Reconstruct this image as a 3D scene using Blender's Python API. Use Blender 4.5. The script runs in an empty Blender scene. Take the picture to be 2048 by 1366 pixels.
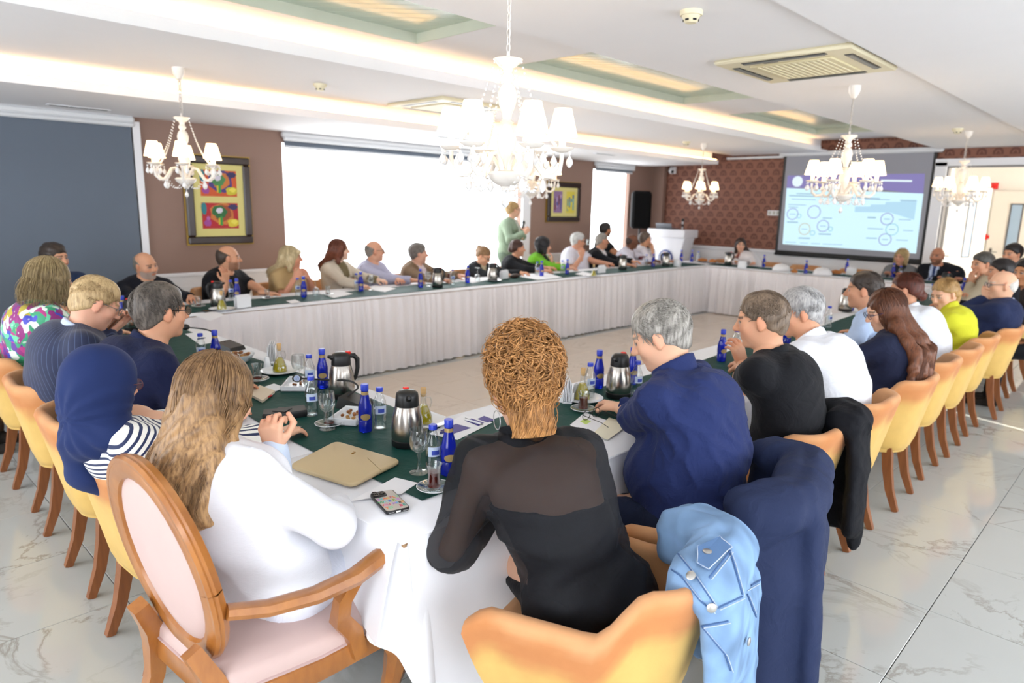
import bpy, bmesh, math, random
import numpy as np
from mathutils import Vector, Matrix
SC = bpy.context.scene
COL = SC.collection
R = math.radians
PI = math.pi
# ------------------------------------------------------------------ camera
CAMZ, FPX = 1.66, 1366.38
_yaw, _pit, _rol = R(44.1085), R(11.4344), R(1.34216)
CF = np.array([math.cos(_pit)*math.cos(_yaw), math.cos(_pit)*math.sin(_yaw), -math.sin(_pit)])
_r = np.array([math.sin(_yaw), -math.cos(_yaw), 0.0]); _u = np.cross(_r, CF)
CR = _r*math.cos(_rol) + _u*math.sin(_rol)
CU = -_r*math.sin(_rol) + _u*math.cos(_rol)
cam = bpy.data.cameras.new('camera'); camo = bpy.data.objects.new('camera', cam); COL.objects.link(camo)
M = Matrix.Identity(4)
for i in range(3):
    M[i][0], M[i][1], M[i][2] = CR[i], CU[i], -CF[i]
M[2][3] = CAMZ
camo.matrix_world = M
cam.sensor_width = 36.0; cam.lens = FPX/2048*36.0; cam.clip_start = 0.05
cam.dof.use_dof = True; cam.dof.focus_distance = 2.3; cam.dof.aperture_fstop = 2.8
SC.camera = camo
# ------------------------------------------------------------------ world, sun, exposure
W = bpy.data.worlds.new('daylight'); SC.world = W; W.use_nodes = True
bg = W.node_tree.nodes['Background']; bg.inputs[0].default_value = (0.80, 0.90, 1.0, 1); bg.inputs[1].default_value = 1.2
sun = bpy.data.lights.new('sun', 'SUN'); sun.energy = 14.0; sun.angle = R(0.5); sun.color = (1.0, 0.95, 0.86)
suno = bpy.data.objects.new('sun', sun); COL.objects.link(suno)
SUN_AZ, SUN_EL = math.atan2(0.55, 0.16), R(27)     # heading of the sunlight
_sd = Vector((math.cos(SUN_AZ)*math.cos(SUN_EL), math.sin(SUN_AZ)*math.cos(SUN_EL), -math.sin(SUN_EL)))
suno.rotation_euler = _sd.to_track_quat('-Z', 'Y').to_euler(); suno.location = (5, -6, 4)
WIN_E, NEAR_E, COVE_E, SHADE_E = 5.0, 6.4, 7.0, 3.6
vs = SC.view_settings; vs.view_transform = 'Standard'; vs.look = 'None'; vs.gamma = 1.0; vs.use_curve_mapping = False
vs.exposure = 0.02
cy = SC.cycles
cy.max_bounces = 7; cy.diffuse_bounces = 4; cy.glossy_bounces = 4; cy.transmission_bounces = 7; cy.transparent_max_bounces = 12
cy.caustics_reflective = False; cy.caustics_refractive = False; cy.sample_clamp_indirect = 6.0
# ------------------------------------------------------------------ helpers
CAM = np.array([0, 0, CAMZ])
def ray(px, py): return CF + CR*((px-1024)/FPX) - CU*((py-683)/FPX)
def at_z(px, py, z): d = ray(px, py); return CAM + d*((z-CAMZ)/d[2])
def at_x(px, py, x): d = ray(px, py); return CAM + d*(x/d[0])
def at_y(px, py, y): d = ray(px, py); return CAM + d*(y/d[1])
def at_d(px, py, dd): return CAM + ray(px, py)*dd
def norm(v): v = np.asarray(v, float); return v/max(1e-9, np.linalg.norm(v))
V3 = lambda *a: np.array(a, float)

class MB:
    """collects vertices and faces of one mesh"""
    def __init__(s): s.v = []; s.f = []; s.c = []
    def add(s, vs, fs, col=None):
        o = len(s.v); s.v.extend([tuple(map(float, p)) for p in vs]); s.f.extend([tuple(i+o for i in f) for f in fs])
        if col is not None: s.c.extend([col]*len(vs))
        return s
    def box(s, c, d, rz=0.0, ch=0.0, M3=None):
        x, y, z = d[0]/2, d[1]/2, d[2]/2; c = np.asarray(c, float)
        if ch <= 0:
            P = [(-x,-y,-z),(x,-y,-z),(x,y,-z),(-x,y,-z),(-x,-y,z),(x,-y,z),(x,y,z),(-x,y,z)]
            F = [(0,3,2,1),(4,5,6,7),(0,1,5,4),(1,2,6,5),(2,3,7,6),(3,0,4,7)]
        else:
            h = min(ch, x*.98, y*.98, z*.98); P = []
            for zz, k in ((-z, h), (-z+h, 0), (z-h, 0), (z, h)):
                a, b = x-k, y-k; g = h*(0.999 if k else 1)
                P += [(-a+(0 if k else h),-b if k else -y,zz),(a-(0 if k else h),-b if k else -y,zz),(a if k else x,-b+(0 if k else h),zz),(a if k else x,b-(0 if k else h),zz),
                      (a-(0 if k else h),b if k else y,zz),(-a+(0 if k else h),b if k else y,zz),(-a if k else -x,b-(0 if k else h),zz),(-a if k else -x,-b+(0 if k else h),zz)]
            F = [tuple(range(7,-1,-1)), tuple(range(24,32))]
            for r in range(3):
                for i in range(8):
                    j = (i+1) % 8; F.append((r*8+i, r*8+j, r*8+8+j, r*8+8+i))
        P = np.array(P, float)
        if M3 is not None: P = P @ np.asarray(M3, float).T
        if rz: ca, sa = math.cos(rz), math.sin(rz); P = P @ np.array([[ca,sa,0],[-sa,ca,0],[0,0,1]])
        return s.add(P + c, F)
    def lathe(s, prof, n=20, c=(0,0,0), cap=True, sx=1.0, sy=1.0):
        P = []; F = []
        for r, z in prof:
            for i in range(n):
                a = 2*PI*i/n; P.append((c[0]+r*math.cos(a)*sx, c[1]+r*math.sin(a)*sy, c[2]+z))
        for k in range(len(prof)-1):
            for i in range(n):
                j = (i+1) % n; F.append((k*n+i, k*n+j, k*n+n+j, k*n+n+i))
        if cap:
            if prof[0][0] > 1e-5: F.append(tuple(range(n-1, -1, -1)))
            if prof[-1][0] > 1e-5: F.append(tuple(range((len(prof)-1)*n, len(prof)*n)))
        return s.add(P, F)
    def tube(s, pts, rad, n=8, cap=True, flat=1.0, up=None):
        pts = np.asarray(pts, float); m = len(pts)
        rad = np.full(m, rad, float) if np.isscalar(rad) else np.asarray(rad, float)
        T = np.gradient(pts, axis=0); T /= np.maximum(1e-9, np.linalg.norm(T, axis=1))[:, None]
        a = np.array([0,0,1.]) if up is None else np.asarray(up, float)
        if abs(T[0] @ a) > .95 and up is None: a = np.array([1.,0,0])
        P = []; F = []; u = a
        for k in range(m):
            u = (a if up is not None else u) - T[k]*(((a if up is not None else u)) @ T[k]); u = u/max(1e-9, np.linalg.norm(u)); w = np.cross(T[k], u)
            for i in range(n):
                g = 2*PI*i/n + (PI/4 if n == 4 else 0); P.append(pts[k] + rad[k]*(math.cos(g)*u*flat + math.sin(g)*w))
        for k in range(m-1):
            for i in range(n):
                j = (i+1) % n; F.append((k*n+i, k*n+j, k*n+n+j, k*n+n+i))
        if cap: F += [tuple(range(n-1, -1, -1)), tuple(range((m-1)*n, m*n))]
        return s.add(P, F)
    def ball(s, c, r, n=10, m=7):
        r = (r, r, r) if np.isscalar(r) else r
        P = [(c[0],c[1],c[2]-r[2])]; F = []
        for k in range(1, m):
            t = -PI/2 + PI*k/m
            for i in range(n):
                g = 2*PI*i/n; P.append((c[0]+r[0]*math.cos(t)*math.cos(g), c[1]+r[1]*math.cos(t)*math.sin(g), c[2]+r[2]*math.sin(t)))
        P.append((c[0],c[1],c[2]+r[2])); e = len(P)-1
        for i in range(n):
            j = (i+1) % n; F.append((0, 1+j, 1+i)); F.append((e, e-n+i, e-n+j))
        for k in range(m-2):
            for i in range(n):
                j = (i+1) % n; F.append((1+k*n+i, 1+k*n+j, 1+k*n+n+j, 1+k*n+n+i))
        return s.add(P, F)
    def grid(s, fn, nu, nv, closed_u=False):
        P = [fn(i/(nu if closed_u else nu-1), j/(nv-1)) for j in range(nv) for i in range(nu)]; F = []
        for j in range(nv-1):
            for i in range(nu if closed_u else nu-1):
                k = (i+1) % nu; F.append((j*nu+i, j*nu+k, j*nu+nu+k, j*nu+nu+i))
        return s.add(P, F)
    def sheet(s, fn, nu, nv, th):
        """a sheet of thickness th over fn(u,v), closed at its edges"""
        P = np.array([[fn(i/(nu-1), j/(nv-1)) for i in range(nu)] for j in range(nv)], float)
        du = np.gradient(P, axis=1); dv = np.gradient(P, axis=0); N = np.cross(du, dv); N /= np.maximum(1e-9, np.linalg.norm(N, axis=2))[:, :, None]
        A = (P + N*th/2).reshape(-1, 3); B = (P - N*th/2).reshape(-1, 3); n = nu*nv; F = []
        for j in range(nv-1):
            for i in range(nu-1):
                a, b, c, d = j*nu+i, j*nu+i+1, j*nu+nu+i+1, j*nu+nu+i
                F.append((a, b, c, d)); F.append((n+d, n+c, n+b, n+a))
        rim = [i for i in range(nu)] + [j*nu+nu-1 for j in range(1, nv)] + [(nv-1)*nu+i for i in range(nu-2, -1, -1)] + [j*nu for j in range(nv-2, 0, -1)]
        for q in range(len(rim)):
            a, b = rim[q], rim[(q+1) % len(rim)]; F.append((b, a, n+a, n+b))
        return s.add(np.vstack([A, B]), F)
    def prism(s, poly, z0, z1, M3=None, o=(0,0,0)):
        n = len(poly); P = np.array([(p[0], p[1], z0) for p in poly] + [(p[0], p[1], z1) for p in poly], float)
        if M3 is not None: P = P @ np.asarray(M3, float).T
        F = [tuple(range(n-1,-1,-1)), tuple(range(n, 2*n))] + [(i, (i+1) % n, n+(i+1) % n, n+i) for i in range(n)]
        return s.add(P + np.asarray(o, float), F)
    def mesh(s, name, smooth=True, angle=40):
        me = bpy.data.meshes.new(name); me.from_pydata(s.v, [], s.f); me.update()
        if smooth: shade(me, angle)
        return me

def shade(me, angle=40):
    me.polygons.foreach_set('use_smooth', [True]*len(me.polygons))
    if angle < 180:
        try: me.set_sharp_from_angle(angle=R(angle))
        except Exception: pass

def link(name, me, mat=None, parent=None, loc=None, rz=0.0):
    o = bpy.data.objects.new(name, me); COL.objects.link(o)
    if mat is not None and not me.materials: me.materials.append(mat)
    if parent is not None: o.parent = parent
    if loc is not None: o.location = tuple(map(float, loc))
    if rz: o.rotation_euler = (0, 0, rz)
    return o
def part(name, mb, mat, parent=None, smooth=True, angle=40, label=None, kind=None):
    o = link(name, mb.mesh(name, smooth, angle), mat, parent)
    if label: o['label'] = label
    if kind: o['kind'] = kind
    return o
def tag(o, label, cat, group=None):
    o['label'] = label; o['category'] = cat
    if group: o['group'] = group
    return o
def thing(name, label, cat, loc=(0,0,0), rz=0.0, group=None):
    o = bpy.data.objects.new(name, None); COL.objects.link(o); o.empty_display_size = 0.05
    o.location = tuple(map(float, loc)); o.rotation_euler = (0, 0, rz)
    return tag(o, label, cat, group)
def struct(name, mb, mat, parent=None, smooth=False, angle=30):
    o = link(name, mb.mesh(name, smooth, angle), mat, parent)
    if parent is None: o['kind'] = 'structure'
    return o
def dup(root, loc, rz=0.0, label=None, group=None, scale=None):
    r = root.copy(); COL.objects.link(r); r.location = tuple(map(float, loc)); r.rotation_euler = (0, 0, rz)
    if label: r['label'] = label
    if group: r['group'] = group
    if scale: r.scale = (scale,)*3
    for ch in list(root.children):
        c = ch.copy(); COL.objects.link(c); c.parent = r
        for g in list(ch.children):
            d = g.copy(); COL.objects.link(d); d.parent = c
    return r
# ------------------------------------------------------------------ materials
def s2l(c):
    if isinstance(c, str): c = [int(c[i:i+2], 16)/255 for i in (0, 2, 4)]
    return tuple(x/12.92 if x <= .04045 else ((x+.055)/1.055)**2.4 for x in c)
class Nodes:
    def __init__(s, name):
        s.m = bpy.data.materials.new(name); s.m.use_nodes = True; s.t = s.m.node_tree; s.n = s.t.nodes; s.b = s.n['Principled BSDF']
    def new(s, t, **k):
        n = s.n.new(t)
        for a, b in k.items(): setattr(n, a, b)
        return n
    def ln(s, a, b): s.t.links.new(a, b)
    def val(s, sock, v):
        if hasattr(v, 'is_linked') or hasattr(v, 'links'): s.ln(v, sock)
        else: sock.default_value = v
    def math(s, op, a, b=0.0, c=None, clamp=False):
        n = s.new('ShaderNodeMath', operation=op); n.use_clamp = clamp; s.val(n.inputs[0], a); s.val(n.inputs[1], b)
        if c is not None: s.val(n.inputs[2], c)
        return n.outputs[0]
    def mix(s, f, a, b):
        n = s.new('ShaderNodeMix', data_type='RGBA'); s.val(n.inputs[0], f); s.val(n.inputs[6], a if not isinstance(a, tuple) else a+(1,)*(4-len(a))); s.val(n.inputs[7], b if not isinstance(b, tuple) else b+(1,)*(4-len(b)))
        return n.outputs[2]
    def noise(s, scale, detail=2.0, rough=.5, vec=None, sc=None, dist=0.0):
        n = s.new('ShaderNodeTexNoise'); n.inputs['Scale'].default_value = scale; n.inputs['Detail'].default_value = detail; n.inputs['Roughness'].default_value = rough; n.inputs['Distortion'].default_value = dist
        v = vec
        if v is None: v = s.new('ShaderNodeTexCoord').outputs['Object']
        if sc is not None:
            mp = s.new('ShaderNodeMapping'); mp.inputs['Scale'].default_value = sc; s.ln(v, mp.inputs[0]); v = mp.outputs[0]
        s.ln(v, n.inputs['Vector']); return n.outputs['Fac']
    def ramp(s, f, stops):
        n = s.new('ShaderNodeValToRGB'); e = n.color_ramp.elements
        while len(e) < len(stops): e.new(.5)
        for i, (p, c) in enumerate(stops): e[i].position = p; e[i].color = tuple(c)+(1,)*(4-len(c))
        s.ln(f, n.inputs[0]); return n.outputs[0]
    def col(s, c): s.val(s.b.inputs['Base Color'], c if not isinstance(c, tuple) else c+(1,)*(4-len(c)))
    def bump(s, h, strength=.3, dist=.01):
        n = s.new('ShaderNodeBump'); n.inputs['Strength'].default_value = strength; n.inputs['Distance'].default_value = dist; s.ln(h, n.inputs['Height']); s.ln(n.outputs[0], s.b.inputs['Normal'])
    def set(s, **k):
        for a, v in k.items(): s.val(s.b.inputs[a.replace('_', ' ')], v)
        return s
_mats = {}
def plain(key, c, rough=.6, metal=0.0, bump=0.0, bscale=200.0, var=0.06, **k):
    """a colour with slight procedural variation and fine relief"""
    if key in _mats: return _mats[key]
    N = Nodes(key); c = s2l(c); f = N.noise(6.0, 3.0)
    a = tuple(min(1, x*(1-var)) for x in c); b = tuple(min(1, x*(1+var)) for x in c)
    N.col(N.mix(f, a, b)); N.set(Roughness=rough, Metallic=metal)
    if bump: N.bump(N.noise(bscale, 2.0), bump, .002)
    for q, v in k.items(): N.set(**{q: v})
    _mats[key] = N.m; return N.m
def glow(key, c, e, base=None):
    if key in _mats: return _mats[key]
    N = Nodes(key); N.col(s2l(c) if base is None else s2l(base)); N.set(Emission_Color=s2l(c)+(1,), Emission_Strength=e, Roughness=.7); _mats[key] = N.m; return N.m
def glass(key, c, rough=.02, ior=1.45, thin=False):
    """clear or tinted glass; thin vessels use a surface that lets light straight through with a fresnel gloss"""
    if key in _mats: return _mats[key]
    N = Nodes(key)
    if thin:
        tr = N.new('ShaderNodeBsdfTransparent'); tr.inputs[0].default_value = tuple(c)+(1,); gl = N.new('ShaderNodeBsdfGlossy'); gl.inputs['Roughness'].default_value = rough
        lw = N.new('ShaderNodeLayerWeight'); lw.inputs[0].default_value = .35; mx = N.new('ShaderNodeMixShader')
        fac = N.math('ADD', N.math('MULTIPLY', lw.outputs['Facing'], .55), .05)
        N.ln(fac, mx.inputs[0]); N.ln(tr.outputs[0], mx.inputs[1]); N.ln(gl.outputs[0], mx.inputs[2])
        N.ln(mx.outputs[0], N.n['Material Output'].inputs[0])
    else:
        N.col(tuple(c)); N.set(Transmission_Weight=1.0, Roughness=rough, IOR=ior)
    _mats[key] = N.m; return N.m
def vcol(key, rough=.7, bump=0.0, bscale=120.0, sheen=0.0, var=.12, bsc=None, alpha=1.0, spec=.15, wrinkle=0.0):
    """base colour from the mesh's own 'Col' attribute (cloth print, skin tone), with fine variation"""
    if key in _mats: return _mats[key]
    N = Nodes(key); a = N.new('ShaderNodeAttribute', attribute_name='Col'); f = N.noise(18.0, 4.0)
    hs = N.new('ShaderNodeHueSaturation'); N.ln(a.outputs['Color'], hs.inputs['Color']); N.ln(N.math('ADD', N.math('MULTIPLY', f, 2*var), 1-var), hs.inputs['Value'])
    N.ln(hs.outputs[0], N.b.inputs['Base Color']); N.set(Roughness=rough, Specular_IOR_Level=spec)
    if sheen: N.set(Sheen_Weight=sheen*.25)
    if bump: N.bump(N.noise(bscale, 2.0, sc=bsc), bump, .002)
    if wrinkle:
        nb = N.new('ShaderNodeBump'); nb.inputs['Strength'].default_value = wrinkle; nb.inputs['Distance'].default_value = .02; N.ln(N.noise(13.0, 3.0, .55, dist=1.4), nb.inputs['Height']); q = N.b.inputs['Normal'].links[0].from_node if N.b.inputs['Normal'].links else None
        if q: N.ln(nb.outputs[0], q.inputs['Normal'])
        else: N.ln(nb.outputs[0], N.b.inputs['Normal'])
    if alpha < 1: N.set(Alpha=alpha)
    _mats[key] = N.m; return N.m
# ================================================================== the room
WL, WB = 7.75, 12.0            # window wall (y) and screen wall (x)
WN, WR = -2.6, -3.0            # walls behind the camera (x) and on its other side (y)
ZS, ZP, ZH = 2.42, 2.60, 2.80  # window soffit, lower panels, raised panel
EDGE_S, EDGE_P, EDGE_A, EDGE_R = 6.15, 4.45, 2.85, 1.47
white_paint = plain('white_ceiling_paint', (0.955, 0.95, 0.955), .75, var=.01)
wall_paint = plain('mocha_wall_paint', '93776a', .7, bump=.05, var=.03)
white_trim = plain('white_lacquer_trim', (0.93, 0.93, 0.94), .4, var=.02)
alu = plain('white_aluminium', (0.86, 0.87, 0.88), .35, var=.03)
black_plastic = plain('black_plastic', (0.06, 0.06, 0.065), .4, var=.1)
dark_gap = plain('dark_recess', (0.05, 0.05, 0.06), .8)
# floor: polished marble-look tiles, grout showing between them
def marble(key, base, vein, vamt, rough):
    N = Nodes(key); g = N.new('ShaderNodeNewGeometry'); oi = N.new('ShaderNodeObjectInfo')
    vm = N.new('ShaderNodeVectorMath', operation='SCALE'); N.ln(oi.outputs['Location'], vm.inputs[0]); vm.inputs['Scale'].default_value = 3.7
    va = N.new('ShaderNodeVectorMath', operation='ADD'); N.ln(g.outputs['Position'], va.inputs[0]); N.ln(vm.outputs[0], va.inputs[1])
    f = N.noise(1.5, 7.0, .62, vec=va.outputs[0], dist=.9, sc=(1.0, 1.0, 1.0)); ed = N.math('ABSOLUTE', N.math('SUBTRACT', f, .5))
    v = N.math('SUBTRACT', 1.0, N.math('DIVIDE', ed, .022), clamp=True); patch = N.noise(1.1, 2.0, vec=va.outputs[0]); v = N.math('MULTIPLY', v, N.math('MULTIPLY', N.math('SUBTRACT', patch, .42, clamp=True), 5.0, clamp=True))
    cl = N.noise(2.2, 4.0, vec=va.outputs[0]); c0 = N.mix(cl, tuple(x*.93 for x in base), base)
    N.col(N.mix(N.math('MULTIPLY', v, vamt), c0, vein)); N.set(Roughness=rough, Specular_IOR_Level=.6); return N.m
tile_m = marble('marble_tile', s2l((.745, .755, .74)), s2l((.50, .46, .40)), .62, .07)
tile_b = marble('warm_window_lit_tile', s2l((.90, .84, .77)), s2l((.70, .62, .54)), .35, .10)  # beige tiles inside the ring, their colour lightened for the window light there
grout = plain('grey_grout', (0.42, 0.42, 0.41), .9)
floor = struct('floor', MB().box(((WN+WB)/2, (WR+WL)/2, -.06), (WB-WN+.4, WL-WR+.4, .1)), grout)
tb = MB().box((0, 0, 0), (.5965, .5965, .014), ch=.0012); tme = tb.mesh('tile', False); tme.materials.append(tile_m)
tme2 = tme.copy(); tme2.materials.clear(); tme2.materials.append(tile_b)
RX0, RX1, RY0, RY1 = 1.85, 10.10, 2.18, 5.48      # inner edges of the table ring
cand = []; rest = MB()
for i in range(-5, 21):
    for j in range(-6, 14):
        x, y = .148+.6*i+.3, .54+.6*j+.3
        if not (WN < x < WB and WR < y < WL): continue
        q = V3(x, y, 0)-CAM; w = q @ CF
        vis = w > .8 and abs(q @ CR/w) < .80 and abs(q @ CU/w) < .56
        ring = RX0 < x < RX1 and RY0 < y < RY1
        cand.append((0 if vis else 1, np.hypot(x, y), x, y, ring))
cand.sort()
for k, (nv, d, x, y, ring) in enumerate(cand):
    if k < 285 and not nv:
        link('tile', tme2 if ring else tme, None, floor, (x, y, -.007))
    else: rest.box((x, y, -.007), (.5965, .5965, .014))
part('tile_field', rest, tile_m, floor, False, kind='stuff')
# window wall: pieces of wall between the openings, white wainscot below
def opening_wall(name, axis, c, spans, z0, z1, th, mat, holes):
    """a straight wall at axis=c with rectangular holes (a0,a1,z0,z1)"""
    mb = MB(); a0, a1 = spans; hs = sorted(holes); cur = a0
    def bx(p, q, r, t):
        if q-p < 1e-4 or t-r < 1e-4: return
        mb.box(((p+q)/2, c, (r+t)/2) if axis == 'y' else (c, (p+q)/2, (r+t)/2), (q-p, th, t-r) if axis == 'y' else (th, q-p, t-r))
    for h in hs:
        bx(cur, h[0], z0, z1); bx(h[0], h[1], z0, h[2]); bx(h[0], h[1], h[3], z1); cur = h[1]
    bx(cur, a1, z0, z1); return struct(name, mb, mat)
LWIN = [(-1.2, 2.42, .35, 2.30), (4.04, 8.12, .35, 2.30), (9.98, 11.10, .35, 2.30)]
wl = opening_wall('wall_left', 'y', WL+.1, (WN-.2, WB+.2), 0, 3.0, .2, wall_paint, LWIN)
wains = MB(); cap = MB()
for a, b in ((WN, -1.2), (2.50, 4.0), (8.32, 9.94), (11.2, WB)):
    wains.box(((a+b)/2, WL-.008, .40), (b-a, .016, .80)); cap.box(((a+b)/2, WL-.018, .815), (b-a, .036, .045), ch=.01)
    for k in range(max(1, int((b-a)/.75))):
        n = max(1, int((b-a)/.75)); w = (b-a)/n
        cap.box((a+w*(k+.5), WL-.02, .68), (w-.16, .012, .02)); cap.box((a+w*(k+.5), WL-.02, .16), (w-.16, .012, .02))
part('wainscot', wains, white_trim, wl, False); part('chair_rail', cap, white_trim, wl, False)
part('column_trim', MB().box((8.22, WL-.02, 1.25), (.18, .05, 2.2)).box((2.46, WL-.02, 1.2), (.07, .04, 2.35)), white_trim, wl, False)
# windows: frames, glass, and sheer white day blinds lit from outside
pane_m = None
N = Nodes('sunlit_sheer_blind'); g = N.new('ShaderNodeTexCoord'); z = N.new('ShaderNodeSeparateXYZ'); N.ln(g.outputs['Object'], z.inputs[0])
st = N.math('FRACT', N.math('MULTIPLY', z.outputs['Z'], 9.0)); st = N.math('LESS_THAN', st, .08); N.col((.9, .92, .95))
N.set(Emission_Color=(.93, .97, 1.0, 1)); N.ln(N.math('SUBTRACT', WIN_E, N.math('MULTIPLY', st, .25*WIN_E)), N.b.inputs['Emission Strength']); pane_m = N.m
frame_m = plain('window_frame_white', (0.82, 0.84, 0.88), .4)
for k, (a, b, z0, z1) in enumerate(LWIN):
    fr = MB(); n = 1 if b-a < 2 else 3; w = (b-a)/n
    for i in range(n+1): fr.box((a+w*i, WL+.16, (z0+z1)/2), (.06, .08, z1-z0))
    for zz in (z0+.03, z1-.03, .62): fr.box(((a+b)/2, WL+.16, zz), (b-a, .08, .06))
    wn = struct('window_%d' % (k+1), fr, frame_m)
    part('sheer_blind', MB().box(((a+b)/2, WL+.09, (z0+z1)/2), (b-a+.1, .01, z1-z0+.1)), pane_m if k else plain('window_night', (.3, .33, .36), .3), wn, False)
# roller blinds (separate things): one let down, two rolled up
blind_m = plain('slate_blind_fabric', '66707d', .8, bump=.15, bscale=600, var=.02)
def roller_blind(a, b, zb, label):
    t = thing('roller_blind', label, 'blind', ((a+b)/2, WL-.05, ZS))
    w = b-a
    part('head_rail', MB().box((0, 0, -.035), (w, .085, .07), ch=.02).box((0, -.02, -.085), (w-.02, .05, .04), ch=.012), alu, t, True, 30)
    part('fabric', MB().box((0, .01, (zb-ZS)/2-.04), (w-.06, .006, ZS-zb-.08)), blind_m, t, False)
    part('bottom_bar', MB().box((0, .01, zb-ZS-.01), (w-.06, .02, .03), ch=.008), alu if zb > 1 else blind_m, t)
    return t
roller_blind(-1.25, 2.44, .20, 'large slate grey roller blind let down over the whole window')
roller_blind(4.02, 8.2, 2.26, 'wide slate roller blind rolled up above the white windows')
roller_blind(9.96, 11.16, 2.28, 'short rolled-up roller blind above the narrow window by the loudspeaker')
# screen wall with damask paper, and the door opening
N = Nodes('brown_damask_paper'); tc = N.new('ShaderNodeTexCoord'); sp = N.new('ShaderNodeSeparateXYZ'); N.ln(tc.outputs['Object'], sp.inputs[0])
vz = N.math('MULTIPLY', sp.outputs['Z'], 8.0); row = N.math('FLOOR', vz); v = N.math('FRACT', vz)
u = N.math('FRACT', N.math('ADD', N.math('MULTIPLY', sp.outputs['Y'], 5.0), N.math('MULTIPLY', row, .5))); u = N.math('ABSOLUTE', N.math('SUBTRACT', u, .5))
d = N.math('SQRT', N.math('ADD', N.math('POWER', N.math('MULTIPLY', u, 2.0), 2.0), N.math('POWER', N.math('SUBTRACT', v, .15), 2.0)))
arch = N.math('MULTIPLY', N.math('LESS_THAN', d, .66), N.math('GREATER_THAN', d, .36)); leaf = N.math('LESS_THAN', N.math('ADD', N.math('MULTIPLY', u, 3.0), v), .5)
nz = N.noise(60.0, 3.0); pat = N.math('MULTIPLY', N.math('MAXIMUM', arch, leaf), N.math('ADD', .5, N.math('MULTIPLY', nz, .6)))
N.col(N.mix(pat, s2l('8a5b48'), s2l('5f3429'))); N.set(Roughness=.62); N.bump(pat, .1, .002); damask = N.m
wb = opening_wall('wall_back', 'x', WB+.1, (WR-.2, WL+.2), 0, 3.0, .2, damask, [(1.30, 2.70, 0.0, 2.36)])
bw = MB().box((WB-.008, (2.86+WL)/2, .45), (.016, WL-2.86, .90)); bc = MB().box((WB-.02, (2.86+WL)/2, .925), (.04, WL-2.86, .06), ch=.01)
for k in range(6): bc.box((WB-.018, 3.25+.8*k, .75), (.012, .64, .02)).box((WB-.018, 3.25+.8*k, .2), (.012, .64, .02))
part('wainscot', bw, white_trim, wb, False); part('chair_rail', bc, white_trim, wb, False)
part('return_strip', MB().box((WB-.06, 7.62, 1.5), (.1, .26, 3.0)), wall_paint, wb, False)
dj = MB().box((WB-.03, 2.77, 1.2), (.10, .15, 2.4)).box((WB-.03, 1.23, 1.2), (.10, .15, 2.4)).box((WB-.03, 2.0, 2.40), (.10, 1.7, .10))
trim1 = struct('trim_1', dj, white_trim)
part('steel_reveal', MB().box((WB+.05, 2.69, 1.18), (.16, .03, 2.36)).box((WB+.05, 1.31, 1.18), (.16, .03, 2.36)).box((WB+.05, 2.0, 2.34), (.16, 1.36, .03)), plain('grey_door_steel', (.55, .54, .54), .4), trim1, False)
# the bright corridor behind the door
cw = plain('corridor_white', (.95, .95, .93), .6, var=.02)
struct('wall_corridor', MB().box((14.6, 1.0, 1.3), (.1, 6.0, 2.6)).box((13.4, 3.2, 1.3), (2.4, .1, 2.6)), cw)
struct('floor_corridor', MB().box((13.4, .5, -.05), (2.6, 6.0, .1)), tile_m)
struct('ceiling_corridor', MB().box((13.4, .5, 2.65), (2.6, 6.0, .1)), cw)
struct('window_4', MB().box((13.4, -2.0, 1.3), (2.4, .05, 2.4)), glow('corridor_daylight', (1.0, .97, .92), 16.0))
dm = plain('white_door_leaf', (.92, .91, .88), .45, var=.02); slot = plain('door_glass_blue', (.62, .72, .82), .1)
def corridor_door(name, o, rz, w, gx):
    t = struct(name, MB().box((w/2, 0, 1.03), (w, .045, 2.06), ch=.004), dm); t.location = o; t.rotation_euler = (0, 0, rz)
    part('glass_slot', MB().box((gx, 0, 1.42), (.15, .052, .82)), slot, t, False)
    part('slot_frame', MB().box((gx-.085, 0, 1.42), (.02, .06, .86)).box((gx+.085, 0, 1.42), (.02, .06, .86)).box((gx, 0, 1.84), (.19, .06, .02)).box((gx, 0, 1.0), (.19, .06, .02)), plain('grey_slot_frame', (.35, .35, .37), .4), t, False)
    part('door_handle', MB().tube([(.08, -.03, 1.02), (.08, -.07, 1.02), (.18, -.075, 1.02)], .009, 8).tube([(.08, .03, 1.02), (.08, .07, 1.02), (.18, .075, 1.02)], .009, 8).box((.08, 0, .98), (.04, .06, .2), ch=.004), plain('steel', (.6, .6, .6), .25, 1.0), t)
corridor_door('door_1', (12.14, 2.66, 0), R(-24), .92, .52)
corridor_door('door_2', (14.50, 2.50, 0), R(-90), .9, .36)
struct('door_3', MB().box((14.3, .95, 1.1), (.05, .06, 2.2)).box((14.3, .25, 1.1), (.05, .06, 2.2)).box((14.3, .6, 2.2), (.05, .76, .06)), plain('grey_slot_frame', (.35, .35, .37), .4))
red = plain('signal_red', (.80, .10, .08), .4)
tag(part('fire_alarm_sounder', MB().lathe([(.045, 0), (.05, .02), (.045, .05), (.02, .06)], 16).box((0, 0, -.004), (.11, .11, .008)), red), 'round red fire alarm sounder high on the corridor wall', 'alarm')
o = bpy.data.objects['fire_alarm_sounder']; p = at_x(1989, 372, 14.5); o.location = tuple(p); o.rotation_euler = (0, R(-90), 0)
tag(part('fire_call_point', MB().box((0, 0, .02), (.1, .1, .04), ch=.008).box((0, 0, .042), (.06, .05, .006)), red), 'small square red fire call point beside the corridor door', 'alarm')
o = bpy.data.objects['fire_call_point']; o.location = tuple(at_x(1976, 474, 14.52)); o.rotation_euler = (0, R(-90), 0)
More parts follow.
